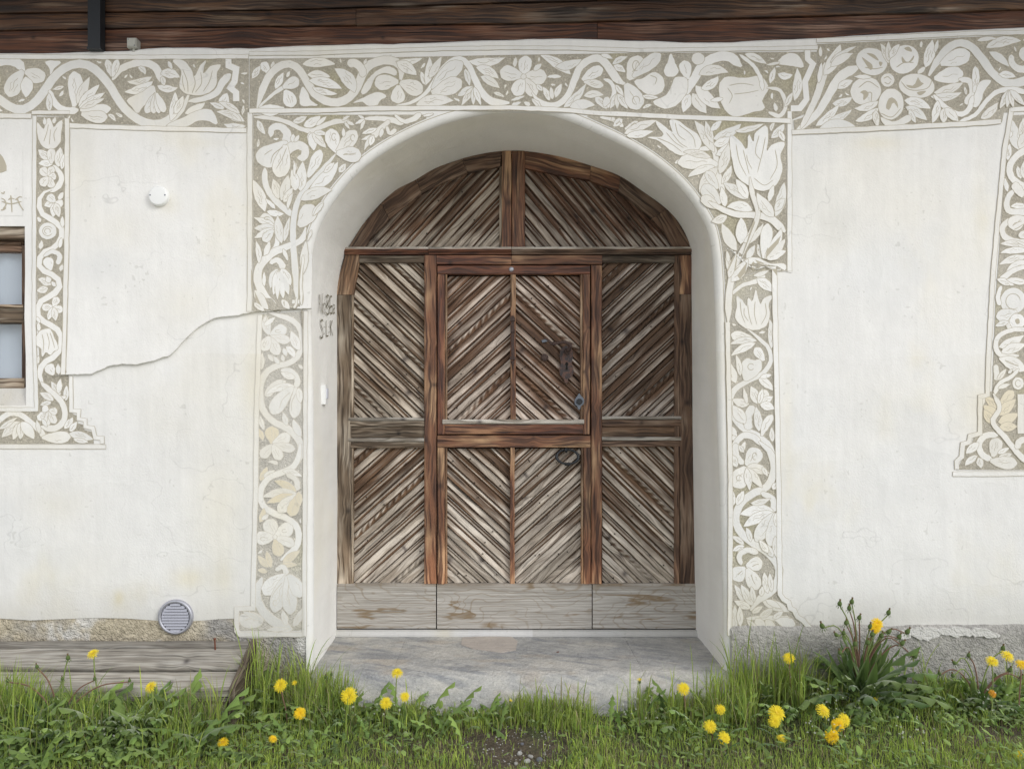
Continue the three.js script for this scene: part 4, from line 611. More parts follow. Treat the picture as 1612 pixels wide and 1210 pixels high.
F(362, 935, 278, 805, 42); F(382, 925, 316, 805, 48); F(392, 905, 376, 816, 32); F(372, 942, 278, 898, 42); F(440, 902, 596, 962, 56, -0.05); F(460, 892, 546, 940, 32); F(280, 1075, 280, 925, 38); F(312, 1045, 308, 925, 34); F(430, 870, 440, 815, 30); S_(16, 34, 345, 1000, 450, 996, 606, 1004); F(400, 1000, 462, 1076, 54); F(460, 1006, 512, 1076, 48); F(350, 1010, 420, 1070, 30); P(515, 1004, 628, 1036, 62, 0.05); F(500, 1000, 560, 960, 30); F(420, 990, 500, 940, 40, 0.1); F(380, 970, 440, 930, 30);
Q(26, 258, 1102, 738, 1102, 716, 1060, 688, 1028, 672, 1010, 640, 990, 622, 952, 598, 940, 588, 905, 560, 890, 540, 860, 535, 400, 528, 0, 512, -760, 508, -1010); Q(24, 252, 1098, 256, 300, 246, -300, 238, -705);
fillIn(420, 0.045);
endPanel();
// ---- border of the window on the left
panel('sgraffito_border', 'narrow scratched border round the window on the left', MScratch, MGroove, [[58, 184], [102, 184], [103, 400], [101, 560], [108, 592], [109, 648], [121, 654], [122, 666], [132, 668], [133, 676], [146, 680], [148, 698], [-200, 698], [-200, 649], [60, 648], [62, 560], [57, 400]]);
org(0, 0, 4.03);
B(240, 778, 278, 822, 300, 760, 318, 752, 345, 812, 362, 785, 395, 766, 390, 850, 385, 900, 342, 946, 290, 942, 248, 892); F(288, 795, 284, 748, 22); F(342, 785, 352, 745, 22); L(1.2, 280, 900, 300, 840, 310, 790); L(1.2, 350, 900, 345, 850, 365, 810); L(1.1, 315, 920, 320, 860, 325, 820);
F(322, 1020, 244, 955, 54, 0.05); F(335, 1045, 248, 1040, 44, 0.12); P(330, 1040, 326, 945, 56); F(372, 1060, 386, 938, 58); F(395, 1075, 410, 980, 36); S_(26, 40, 340, 1050, 388, 1110, 382, 1170, 320, 1215); P(310, 1120, 260, 1070, 54); P(310, 1120, 338, 1060, 46); P(312, 1122, 360, 1120, 44); P(310, 1124, 335, 1192, 50); P(308, 1124, 262, 1180, 54);
org(0, 300, 4.03);
S_(34, 36, 330, -5, 272, 20, 250, 80, 272, 150, 342, 190, 392, 242, 390, 302, 350, 360, 282, 392, 250, 440, 262, 500, 332, 532, 382, 582, 370, 632, 312, 672, 262, 702, 240, 760, 252, 812, 322, 852, 382, 902, 392, 980, 350, 1052, 282, 1092, 252, 1150, 268, 1215, 300, 1260);
F(350, 75, 282, 98, 44); P(352, 72, 305, 32, 54); P(355, 75, 400, 92, 54); F(350, 80, 338, 168, 46); F(355, 80, 378, 168, 46); F(372, 60, 404, 12, 28); C(305, 258, 56, 52); eye(305, 258, 46, 42, 0, 0.7); eye(303, 258, 26, 24, 1.2, 0.7); F(258, 375, 268, 316, 26); F(380, 365, 392, 300, 26); F(400, 235, 396, 165, 24); F(262, 200, 240, 170, 22); P(325, 505, 300, 425, 66); S_(20, 34, 280, 418, 335, 388, 380, 412, 368, 470); F(385, 510, 398, 470, 24);
F(325, 600, 246, 560, 46, 0.1); F(308, 622, 236, 638, 44); F(335, 600, 352, 585, 38); F(318, 585, 300, 545, 36); P(342, 738, 268, 742, 46); P(342, 738, 368, 676, 46); P(342, 740, 400, 762, 46); F(340, 742, 308, 820, 38); F(344, 742, 356, 825, 42); F(258, 840, 232, 800, 20);
B(230, 935, 260, 888, 320, 878, 346, 930, 372, 1005, 340, 1020, 325, 1045, 295, 1025, 270, 1055, 262, 1000, 236, 980); L(1.2, 270, 910, 280, 970, 275, 1030); L(1.2, 300, 900, 315, 960, 310, 1010); L(1.2, 320, 900, 340, 960, 350, 1000); F(250, 890, 246, 835, 24); F(230, 1105, 250, 1048, 26); P(345, 1170, 304, 1105, 66); F(380, 1165, 372, 1100, 34); 
org(0, 500, 4.03);
F(385, 490, 328, 405, 38, -0.05); F(372, 480, 386, 388, 34); F(420, 525, 424, 430, 34); F(360, 520, 425, 500, 28); S_(32, 40, 262, 408, 305, 450, 375, 512, 412, 582, 402, 662, 342, 702, 262, 690); F(340, 525, 256, 478, 44, 0.1); F(325, 535, 258, 552, 30);
P(312, 588, 240, 645, 48, -0.05); P(312, 590, 298, 686, 46); P(315, 590, 352, 670, 46); P(315, 586, 366, 598, 46); P(310, 585, 272, 570, 48); F(300, 690, 270, 640, 24);
S_(32, 36, -40, 700, 10, 640, 70, 606, 135, 618, 205, 672, 262, 722, 290, 775); F(130, 662, 14, 758, 64, 0.06); F(130, 665, 86, 772, 48); F(132, 665, 134, 772, 46); F(136, 662, 220, 768, 64, -0.06); F(0, 705, 108, 635, 30); F(412, 702, 466, 632, 38, 0.05); P(268, 758, 450, 752, 76, 0.05); F(440, 735, 595, 772, 54, -0.05); F(445, 720, 490, 660, 36); F(470, 770, 560, 788, 30); F(255, 735, 236, 648, 28);
F(-60, 660, -180, 760, 70); F(-70, 665, -90, 770, 50); F(-200, 640, -300, 740, 60); S_(34, 34, -40, 700, -120, 780, -260, 700, -420, 640, -700, 720);
Q(26, -850, 812, 672, 818); Q(22, -850, 582, 234, 582, 232, 440, 218, 100, 220, -500, 222, -1275); Q(22, 452, 372, 452, 588, 502, 592, 500, 640, 542, 648, 542, 690, 592, 700, 606, 760, 650, 764, 650, 798); Q(26, 428, -1260, 428, -600, 414, 0, 408, 360);
fillIn(420, 0.045);
endPanel();
// ---- border at the right edge
panel('sgraffito_border', 'narrow scratched border of the next window at the right edge', MScratch, MGroove, [[1587, 182], [1640, 180], [1700, 178], [1700, 740], [1504, 739], [1510, 732], [1517, 718], [1518, 701], [1530, 697], [1534, 685], [1545, 682], [1545, 622], [1562, 615], [1567, 470], [1578, 320]]);
org(1412, 160, 4.035);
F(772, 308, 724, 114, 76, -0.05); F(790, 240, 800, 106, 44); F(775, 300, 840, 180, 70); C(715, 208, 16, 18); S_(40, 40, 860, 280, 745, 358, 712, 430, 740, 500, 850, 560); F(703, 372, 715, 270, 40, -0.05); F(785, 490, 762, 412, 36); F(800, 485, 812, 370, 46); F(700, 572, 682, 488, 28);
S_(30, 46, 745, 560, 700, 620, 705, 690, 800, 700, 850, 690); B(725, 540, 750, 512, 790, 545, 806, 590, 790, 610, 762, 592, 745, 575); F(720, 668, 830, 672, 34, -0.16); S_(34, 40, 740, 742, 672, 790, 672, 842, 722, 882, 860, 900); P(815, 740, 712, 800, 96, 0.08); L(1.4, 730, 790, 760, 770, 790, 760); L(1.4, 740, 815, 770, 800, 800, 780);
F(830, 925, 655, 905, 44, 0.14); F(830, 950, 655, 962, 42, 0.12); F(820, 985, 648, 1035, 46, 0.1); F(830, 1015, 690, 1082, 50, 0.12); S_(20, 40, 850, 1040, 740, 1072, 650, 1140); F(635, 1128, 740, 1165, 40); F(820, 1150, 690, 1130, 44); P(870, 840, 770, 850, 50);
org(1412, 450, 3.667);
C(668, 88, 72, 76, 0.3); eye(668, 90, 58, 62, 0.4, 0.72); P(690, 150, 572, 182, 70); P(690, 160, 640, 250, 50); C(692, 205, 44, 44); D(680, 195, 700, 190, 705, 215, 688, 220); S_(20, 26, 600, 0, 580, 70, 592, 112); F(640, 205, 566, 232, 32); S_(22, 30, 780, 250, 650, 258, 578, 300, 570, 362, 602, 402, 700, 402); F(585, 352, 728, 286, 54, 0.1); F(600, 385, 740, 340, 56, -0.05); F(735, 490, 585, 418, 76, 0.1); L(1.3, 620, 430, 660, 450, 700, 460);
S_(26, 34, 568, 455, 572, 500, 576, 545); F(578, 545, 628, 478, 28); S_(18, 26, 702, 476, 660, 522, 592, 560, 560, 625); C(697, 562, 32, 36); eye(697, 562, 20, 24, 0, 0.8); F(580, 590, 648, 566, 24); F(640, 505, 664, 480, 16);
F(582, 705, 504, 636, 44, 0, 1); F(582, 745, 496, 690, 46, 0, 1); F(552, 795, 500, 715, 48, 0, 1); P(585, 700, 668, 605, 56, 0, 1); F(582, 745, 682, 655, 62, 0, 1); F(582, 785, 696, 735, 60, 0.1, 1); F(590, 812, 690, 812, 54, 0, 1); S_(24, 32, 552, 622, 590, 702, 550, 782, 622, 872, 692, 962, 760, 1030);
S_(34, 36, 582, 862, 512, 862, 472, 912, 490, 972, 548, 1004); F(470, 905, 396, 965, 44); F(462, 980, 390, 1035, 36, 0.1); F(470, 990, 486, 1050, 38); P(550, 985, 575, 876, 76, 0.05); F(582, 992, 662, 968, 34); P(535, 1008, 690, 1022, 72, 0.04); F(580, 965, 645, 935, 28); S_(34, 34, 780, 885, 705, 895, 690, 940); Q(36, 712, 625, 712, 850); F(480, 700, 505, 640, 24);
Q(26, 322, 1085, 1050, 1080); Q(24, 344, 1056, 344, 1012, 372, 985, 378, 912, 412, 902, 420, 865, 478, 850, 478, 640, 520, 628, 528, 400, 548, 0, 575, -320, 620, -790, 660, -1020); Q(24, 655, -1015, 1050, -1030);
fillIn(420, 0.045);
endPanel();
// ---- scratched signs above the left window
panel('sgraffito_sign', 'faint scratched ornament above the left window', MPlaster, MGroove, [[-20, 236], [36, 236], [36, 340], [-20, 340]]);
org(0, 0, 4.03); D(-60, 950, 10, 985, 45, 1080, 20, 1095, -60, 1090); org(0, 300, 4.03); L(2.2, 70, 30, 75, 85, 78, 140); L(2.0, 12, 70, 70, 85, 140, 70); L(2.0, 20, 120, 40, 90, 30, 60, 10, 50); L(2.0, 110, 50, 125, 85, 150, 128); L(1.8, 100, 60, 130, 40, 142, 45); L(1.8, 8, 125, 25, 122, 40, 110); L(1.8, 55, 60, 70, 50, 95, 55); L(2, 10, 15, 25, 20, 30, 5);
endPanel();
// ------------------------------------------------------------------ the arched double door with its wicket
const door = thing('arched_door', 'weathered brown arched barn door with herringbone boards and a wicket, recessed in the archway', 'door', [0, 0, ZD]);
const DX = (px) => X(px, ZD), DY = (py) => Y(py, ZD), DP = (p) => [DX(p[0]), DY(p[1])];
const dr = rng(31), dR = (a, b) => a + (b - a) * dr();
const pyOf = (y) => 642 - (y - EYE) * FOC / (DIST - ZD), pxOf = (x) => 785 + x * FOC / (DIST - ZD);
const MVoidWood = std({ color: new THREE.Color().setRGB(0.035, 0.026, 0.02), roughness: 0.95 });
// a clip of a line along dir at offset d by a convex outline
function clipLine(poly, o, dir, d) {
  const per = [-dir[1], dir[0]], x0 = o[0] + per[0] * d, y0 = o[1] + per[1] * d; let a = -1e9, b = 1e9; const ccw = area2(poly) > 0 ? 1 : -1;
  for (let i = 0; i < poly.length; i++) {
    const p = poly[i], q = poly[(i + 1) % poly.length], nx = ccw * -(q[1] - p[1]), ny = ccw * (q[0] - p[0]), k = nx * dir[0] + ny * dir[1], c = nx * (x0 - p[0]) + ny * (y0 - p[1]);
    if (Math.abs(k) < 1e-9) { if (c < 0) return null; } else if (k > 0) a = Math.max(a, -c / k); else b = Math.min(b, -c / k);
  }
  return b - a > 0.002 ? [a, b] : null;
}
const PROFILES = {
  board: [[0, 0], [0.03, 0.010], [0.10, 0.019], [0.16, 0.0205], [0.42, 0.0195], [0.86, 0.009], [0.97, 0.004], [1, 0]],
  lap: [[0, 0], [0.04, 0.013], [0.12, 0.023], [0.20, 0.0235], [0.5, 0.015], [0.92, 0.0045], [1, 0]],
  bead: [[0, 0], [0.08, 0.006], [0.25, 0.0125], [0.5, 0.0155], [0.75, 0.0125], [0.92, 0.006], [1, 0]],
  cove: [[0, 0], [0.1, 0.010], [0.24, 0.0145], [0.36, 0.0085], [0.5, 0.007], [0.64, 0.0085], [0.8, 0.0135], [0.93, 0.009], [1, 0]],
  flat: [[0, 0], [0.04, 0.0065], [0.14, 0.0085], [0.86, 0.0085], [0.96, 0.0065], [1, 0]],
};
// weather: how far the brown stain has gone from a place; rain from below the sill and on ledges takes most; upward faces are also painted lighter to imitate skylight
const lowWash = (py) => smoothstep(py, 760, 915) * 0.55;
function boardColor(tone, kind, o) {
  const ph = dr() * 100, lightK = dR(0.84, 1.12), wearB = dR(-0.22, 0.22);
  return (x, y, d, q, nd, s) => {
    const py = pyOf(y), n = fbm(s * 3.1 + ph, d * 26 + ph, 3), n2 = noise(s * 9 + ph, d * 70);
    const face = clamp(0.5 + 0.75 * nd * o.upSign, 0, 1), high = clamp(q.h / 0.016, 0, 1);  // upward faces and ridges lighter: bleaching plus skylight painted into the colour
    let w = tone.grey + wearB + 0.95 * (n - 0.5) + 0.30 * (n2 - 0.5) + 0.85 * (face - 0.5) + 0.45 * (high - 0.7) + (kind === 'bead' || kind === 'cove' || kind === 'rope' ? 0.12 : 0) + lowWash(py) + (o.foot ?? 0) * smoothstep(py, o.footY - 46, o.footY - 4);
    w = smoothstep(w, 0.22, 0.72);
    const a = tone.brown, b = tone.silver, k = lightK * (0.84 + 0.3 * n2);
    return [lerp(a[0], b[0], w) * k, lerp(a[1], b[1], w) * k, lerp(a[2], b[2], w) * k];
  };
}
const TONE = {
  left: { brown: [0.177, 0.113, 0.068], silver: [0.572, 0.508, 0.424], grey: 0.27 },
  right: { brown: [0.149, 0.088, 0.053], silver: [0.550, 0.492, 0.435], grey: 0.15 },
  wicket: { brown: [0.195, 0.108, 0.064], silver: [0.704, 0.610, 0.530], grey: 0.20 },
  low: { brown: [0.185, 0.107, 0.060], silver: [0.682, 0.615, 0.530], grey: 0.22 },
  arch: { brown: [0.177, 0.099, 0.059], silver: [0.550, 0.487, 0.413], grey: 0.22 },
  archR: { brown: [0.149, 0.078, 0.047], silver: [0.484, 0.428, 0.371], grey: 0.22 },
};
// fills a panel with slanting boards and mouldings; each is a part of its own
function herringbone(parent, polyPx, rising, deg, tone, opts = {}) {
  const poly = polyPx.map(DP), a = deg * Math.PI / 180, dir = rising ? [Math.cos(a), Math.sin(a)] : [Math.cos(a), -Math.sin(a)], per = [-dir[1], dir[0]], o = poly[0];
  let d0 = 1e9, d1 = -1e9; for (const p of poly) { const d = (p[0] - o[0]) * per[0] + (p[1] - o[1]) * per[1]; d0 = Math.min(d0, d); d1 = Math.max(d1, d); }
  let xs = poly.map((p) => p[0]), ys = poly.map((p) => p[1]); const cx = (Math.min(...xs) + Math.max(...xs)) / 2, cy = (Math.min(...ys) + Math.max(...ys)) / 2;
  const back = plate(grow(poly, 0.006), -0.034, -0.046); mesh('panel_back', back, MVoidWood, parent);
  const z0 = -0.030, upSign = per[1] > 0 ? 1 : -1;
  const seq = opts.seq ?? ['board', 'bead', 'lap', 'rope', 'board', 'cove', 'lap', 'bead', 'lap', 'cove', 'board', 'bead', 'lap', 'rope', 'board', 'bead', 'lap', 'cove', 'lap'];
  let d = d0 - dR(0, 0.02), k = Math.floor(dr() * seq.length);
  while (d < d1 - 0.004) {
    const kind = seq[k++ % seq.length], sc = opts.scale ?? 1, w = (kind === 'board' ? dR(0.033, 0.045) : kind === 'lap' ? dR(0.031, 0.042) : kind === 'flat' ? dR(0.05, 0.075) : kind === 'cove' ? dR(0.027, 0.034) : kind === 'rope' ? dR(0.028, 0.034) : dR(0.020, 0.027)) * sc, prof = PROFILES[kind === 'rope' ? 'bead' : kind];
    const gap = 0.0012, hk = dR(0.66, 0.84), lines = [];
    for (const [t, h] of prof) { const c = clipLine(poly, o, dir, d + t * (w - gap)); if (c) lines.push({ d: d + t * (w - gap), h: h * hk, s0: c[0], s1: c[1] }); }
    if (lines.length >= 3) {
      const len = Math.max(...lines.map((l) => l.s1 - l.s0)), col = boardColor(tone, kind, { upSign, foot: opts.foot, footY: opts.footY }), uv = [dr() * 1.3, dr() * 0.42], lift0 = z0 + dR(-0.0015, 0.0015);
      let g;
      if (kind === 'rope' && len > 0.12) {
        const N = Math.min(150, Math.ceil(len / 0.0045)), M = 8, pos = [], idx = [], uvs = [], cl = [], da = lines[0].d, db = lines[lines.length - 1].d, ha = 0.0065;
        for (let i = 0; i <= N; i++) for (let j = 0; j <= M; j++) {
          const t = j / M, dd = lerp(da, db, t), f = (dd - da) / (db - da) * (lines.length - 1), q = Math.min(lines.length - 2, Math.floor(f)), ff = f - q, s = lerp(lerp(lines[q].s0, lines[q + 1].s0, ff), lerp(lines[q].s1, lines[q + 1].s1, ff), i / N);
          const tw = Math.sin((s / 0.046 - t * 0.7) * Math.PI * 2), h = Math.sin(Math.PI * clamp(t, 0.02, 0.98)) * (0.0135 + ha * (tw > 0 ? tw * 0.7 : tw)) + 0.001, x = o[0] + dir[0] * s + per[0] * dd, y = o[1] + dir[1] * s + per[1] * dd;
          pos.push(x, y, lift0 + Math.max(h, 0.0005)); uvs.push(s + uv[0], dd + uv[1]); const c = col(x, y, dd, { h: 0.010 + 0.006 * tw }, (t - 0.5) * 1.2, s); cl.push(c[0], c[1], c[2]);
        }
        for (let i = 0; i < N; i++) for (let j = 0; j < M; j++) { const A = i * (M + 1) + j, Bq = A + 1, Cq = A + M + 1, Dq = Cq + 1; idx.push(A, Cq, Dq, A, Dq, Bq); }
        g = geom(pos, null, uvs, idx, cl);
      } else g = strips(o, dir, lines, lift0, Math.max(3, Math.min(26, Math.ceil(len / 0.022))), col, uv, false);
      mesh(kind === 'rope' ? 'rope_moulding' : kind === 'board' || kind === 'lap' || kind === 'flat' ? 'board' : 'moulding', g, MBoard[Math.floor(dr() * 3)], parent);
    }
    d += w;
  }
  // nail heads
  if (opts.nails) { const N = []; for (let i = 0; i < opts.nails * 2; i++) { const px = lerp(Math.min(...polyPx.map((p) => p[0])) + 6, Math.max(...polyPx.map((p) => p[0])) - 6, dr()), py = lerp(Math.min(...polyPx.map((p) => p[1])) + 6, Math.max(...polyPx.map((p) => p[1])) - 6, dr()); N.push(new THREE.CylinderGeometry(0.0040, 0.0042, 0.004, 7).rotateX(Math.PI / 2).translate(DX(px), DY(py), -0.0085)); } mesh('nail', mergeGeometries(N), MVoidWood, parent, stuff); }
}
// a sawn piece between two corners in the door's plane, grain along its longer side
function rail(parent, name, x0, y0, x1, y1, mat, zf = 0, t = 0.03, bev = 0.003, tone = null, label) {
  const [a, b] = DP([x0, y1]), [c, e] = DP([x1, y0]), W = c - a, Hh = e - b, horiz = W >= Hh, Lq = horiz ? W : Hh, w = horiz ? Hh : W;
  const lines = [[0, -t], [0, -bev], [bev, 0], [w * 0.5, 0.0004], [w - bev, 0], [w, -bev], [w, -t]].map(([d, h]) => ({ d, h, s0: 0, s1: Lq }));
  const ph = dr() * 50, k0 = dR(0.88, 1.1), col = tone ?? (() => 1), f = (x, y, d, q, nd, s) => { const n = (0.82 + 0.36 * noise(s * 7 + ph, d * 40 + ph)) * k0, m = col(x, y); return Array.isArray(m) ? [m[0] * n, m[1] * n, m[2] * n] : [m * n, m * n, m * n]; };
  const g = strips(horiz ? [a, b] : [c, b], horiz ? [1, 0] : [0, 1], lines, zf, Math.max(4, Math.ceil(Lq / 0.06)), f, [dr() * 1.3, dr() * 0.42], true);
  const m = mesh(name, g, mat, parent); if (label) m.userData.label = label; return m;
}
// a cut plank of free outline, grain along the given angle
function plank(parent, name, pts, mat, ang, zf, t, label, tone = 1) {
  const p = pts.map(DP), ca = Math.cos(ang), sa = Math.sin(ang), ou = dr() * 1.3, ov = dr() * 0.42, g = plate(p, zf, zf - t, null, (x, y) => [x * ca + y * sa + ou, -x * sa + y * ca + ov]);
  const n = g.attributes.position.count, c = new Float32Array(n * 3); for (let i = 0; i < n; i++) { const k = tone * (0.8 + 0.4 * noise(g.attributes.position.getX(i) * 9, g.attributes.position.getY(i) * 9)); c[i * 3] = c[i * 3 + 1] = c[i * 3 + 2] = k; }
  g.setAttribute('color', new THREE.BufferAttribute(c, 3));
  const m = mesh(name, g, mat, parent); if (label) m.userData.label = label; return m;
}
mesh('door_light_block', new THREE.BoxGeometry(2.5, 3.1, 0.03).translate(0.05, 1.45, -0.075), MVoidWood, door);  // added sheet behind the door, blocks light from coming through the opening
const part = (name, label) => { const g = new THREE.Group(); g.name = name; if (label) g.userData.label = label; door.add(g); return g; };
const fadeLow = (x, y) => 1 + 0.9 * smoothstep(pyOf(y), 820, 915);
// --- the arched head
const head = part('arched_head', 'arched head of the door with steep herringbone boards');
const HL = [[787, 262], [734, 271.5], [700, 285], [665, 303], [640, 321], [613, 343], [596, 359], [581, 376], [574, 393], [787, 393]];
const HR = [[827, 264], [871, 273], [905, 279], [930, 284], [971, 301], [1003, 322], [1025, 343], [1045, 364], [1060, 393], [827, 393]];
const RIMS = 13;
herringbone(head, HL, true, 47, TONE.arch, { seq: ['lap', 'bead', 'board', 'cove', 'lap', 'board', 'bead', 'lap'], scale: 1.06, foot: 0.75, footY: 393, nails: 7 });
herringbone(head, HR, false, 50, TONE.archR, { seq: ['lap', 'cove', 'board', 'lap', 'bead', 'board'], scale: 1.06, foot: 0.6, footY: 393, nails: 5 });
rail(head, 'post', 790, 238, 805, 393, MStain, 0.006, 0.03); rail(head, 'post', 806, 238, 826.5, 393, MStain, 0.006, 0.03);
rail(head, 'moulding', 786, 262, 790.5, 393, MOld, 0.002, 0.03);
// rim boards follow the arch in straight-cut lengths
const rim = (a, m, ang, tone) => plank(head, 'rim_board', a, m, ang, 0.004, 0.034, undefined, tone);
rim([[790, 236], [743, 246], [728, 250], [736, 272], [787, 263]], MBrown, 0.22);
rim([[727.6, 250.4], [687, 264], [655, 281], [664, 304.5], [701, 286], [735.5, 272.3]], MBrown, 0.5);
rim([[654.6, 281.4], [624, 298.5], [600, 319], [613, 344.5], [640, 322.5], [663.6, 305]], MBrown, 0.66, 1.15);
rim([[599.6, 319.4], [570, 355.5], [551, 386], [552, 394], [574, 394], [581, 377], [612.6, 345]], MBrown, 0.95);
rim([[826.8, 236], [884, 246], [930, 258.5], [928, 283.5], [871, 274], [826.8, 265]], MStain, -0.2, 0.95);
rim([[930.4, 258.8], [977, 275], [973, 302.5], [928.6, 284]], MStain, -0.38, 0.85);
rim([[977.4, 275.3], [1014, 300], [1052, 328], [1025, 344.5], [1003, 323], [973.4, 302.8]], MBrown, -0.66, 0.75);
rim([[1052.4, 328.3], [1072, 350], [1086, 374], [1091, 394], [1060, 394], [1045, 365], [1025.4, 344.9]], MBrown, -1.0);
// --- cornice across the leaves
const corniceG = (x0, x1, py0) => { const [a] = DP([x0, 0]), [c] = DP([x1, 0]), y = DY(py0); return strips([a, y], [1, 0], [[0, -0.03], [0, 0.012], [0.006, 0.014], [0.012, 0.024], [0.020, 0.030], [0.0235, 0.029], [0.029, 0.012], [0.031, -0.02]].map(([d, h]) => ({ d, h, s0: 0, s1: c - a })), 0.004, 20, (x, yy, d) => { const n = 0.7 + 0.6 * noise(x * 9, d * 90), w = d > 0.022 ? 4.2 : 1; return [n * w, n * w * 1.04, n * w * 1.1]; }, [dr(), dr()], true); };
for (const [a, b, c] of [[543, 675, 401], [675.6, 805, 401], [805.6, 1090, 401]]) mesh('cornice', corniceG(a, b, c), a > 800 ? MBrown : MStainRed, door);
for (const [a, b] of [[545, 675], [675.6, 805], [805.6, 1088]]) rail(head, 'ledge', a, 390.6, b, 394.2, MSilver, 0.036, 0.05, 0.006, () => 1.05);
// --- a leaf on either side
const left = part('left_leaf', 'left fixed leaf with herringbone panels'), right = part('right_leaf', 'right fixed leaf with darker herringbone panels');
plank(left, 'stile', [[530, 464], [531, 452], [536, 428], [544, 401], [566, 401], [565, 420], [559, 450], [556.5, 464]], MOchre, 1.35, 0.004, 0.036, 'paler orange top length of the outer stile');
rail(left, 'stile', 530, 464.5, 553, 918, MOld, 0.003, 0.034, 0.003, fadeLow);
rail(left, 'stile', 668, 402, 687.2, 918, MStain, 0.008, 0.036, 0.003, fadeLow);
rail(left, 'rail', 566, 402, 668, 413.5, MOld, 0.001, 0.03, 0.003, () => 0.62); rail(left, 'moulding', 549, 657, 668, 662, MSilver, 0.009, 0.034, 0.005, () => 0.8); rail(left, 'moulding', 551, 662.4, 668, 671, MOld, 0.003, 0.03); rail(left, 'rail', 550, 671.4, 668, 689, MOld, -0.006, 0.03, 0.003, () => 0.78); rail(left, 'moulding', 549, 689.4, 668, 695, MSilver, 0.009, 0.034, 0.005, () => 0.7); rail(left, 'moulding', 551, 695.4, 668, 705, MOld, 0.002, 0.03);
rail(left, 'bead', 553.2, 464, 556.5, 657, MOld, 0.002, 0.03, 0.002, () => 1.5); rail(left, 'bead', 553.2, 705, 556.2, 918, MOld, 0.002, 0.03, 0.002, () => 1.5);
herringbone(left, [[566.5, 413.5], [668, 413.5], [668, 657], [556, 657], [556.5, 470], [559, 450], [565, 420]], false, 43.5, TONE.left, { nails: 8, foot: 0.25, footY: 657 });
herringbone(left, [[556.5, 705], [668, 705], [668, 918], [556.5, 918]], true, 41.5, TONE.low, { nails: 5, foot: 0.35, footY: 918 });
rail(right, 'stile', 930.6, 418, 947.5, 918, MStain, 0.008, 0.036, 0.003, fadeLow); rail(right, 'stile', 1070, 402, 1090, 463, MStain, 0.004, 0.034, 0.003, () => 1.15); plank(right, 'stile', [[1069.5, 463.5], [1089.5, 463.5], [1091, 700], [1094, 918], [1071, 918]], MBrown, 1.571, 0.003, 0.034);
rail(right, 'corner_block', 1062, 402, 1070, 918, MBrown, 0.0, 0.034, 0.003, fadeLow);
rail(right, 'rail', 948, 402, 1062, 413.5, MOld, 0.002, 0.03, 0.003, () => 0.5); rail(right, 'moulding', 947.5, 655, 1072, 660, MSilver, 0.009, 0.034, 0.005, () => 0.75); rail(right, 'moulding', 948, 660.4, 1072, 671, MBrown, 0.003, 0.03); rail(right, 'rail', 948, 671.4, 1072, 687, MOchre, -0.006, 0.03, 0.003, () => 0.62); rail(right, 'moulding', 947.5, 687.4, 1072, 693, MSilver, 0.009, 0.034, 0.005, () => 0.75); rail(right, 'moulding', 948, 693.4, 1072, 703, MBrown, 0.002, 0.03);
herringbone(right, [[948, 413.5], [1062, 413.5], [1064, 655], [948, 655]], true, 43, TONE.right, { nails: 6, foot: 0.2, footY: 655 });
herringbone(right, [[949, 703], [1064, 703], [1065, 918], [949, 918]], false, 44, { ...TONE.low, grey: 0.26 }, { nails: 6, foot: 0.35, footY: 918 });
const kick = (parent, x0, x1, k, zf) => { const [a, b] = DP([x0, 988]), [c, e] = DP([x1, 918]), off = 0.02; const g = strips([a, b], [1, 0], [[0, -0.035], [0, -0.003], [0.003, 0], [(e - b) / 2, 0.001], [e - b - 0.008, 0], [e - b, -0.012], [e - b, -0.035]].map(([d, h]) => ({ d, h, s0: 0, s1: c - a })), zf, 12, null, [off, 0.012], true); mesh('kick_board', g, MKick[k], parent); };
kick(left, 531.5, 686.6, 0, 0.014); kick(right, 932.5, 1095, 1, 0.014);
// --- head board over the wicket
rail(door, 'head_rail', 687.6, 402, 805, 416.5, MStainRed, 0.008, 0.036); rail(door, 'head_rail', 805.6, 402, 947.5, 416.5, MStain, 0.008, 0.036);
// --- the wicket, in an upper and a lower half
const up = part('wicket_upper_half', 'upper half of the reddish brown wicket'), lo = part('wicket_lower_half', 'lower half of the wicket with a ring pull');
rail(up, 'top_rail', 689, 418.5, 928.5, 432, MStainRed, 0.012, 0.04); rail(up, 'stile', 689, 432.4, 700.5, 683, MStainRed, 0.012, 0.04); rail(up, 'stile', 917.5, 432.4, 928.5, 683, MStain, 0.012, 0.04); rail(up, 'bottom_rail', 700.8, 667.4, 917.2, 683, MStainRed, 0.012, 0.04); rail(up, 'drip_moulding', 697, 660, 919, 667, MSilver, 0.020, 0.04, 0.006, () => 1.0);
rail(up, 'bead', 700.8, 432.4, 704, 660, MOchre, 0.008, 0.04, 0.003); rail(up, 'bead', 913.5, 432.4, 917.2, 660, MOchre, 0.008, 0.04, 0.003); rail(up, 'muntin', 803.5, 432.6, 812, 660, MStain, 0.006, 0.034, 0.004);
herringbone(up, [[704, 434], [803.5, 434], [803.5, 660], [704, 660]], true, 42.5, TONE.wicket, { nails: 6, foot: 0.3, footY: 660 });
herringbone(up, [[812, 434], [913.5, 434], [913.5, 660], [812, 660]], false, 42.5, TONE.wicket, { nails: 6, foot: 0.3, footY: 660 });
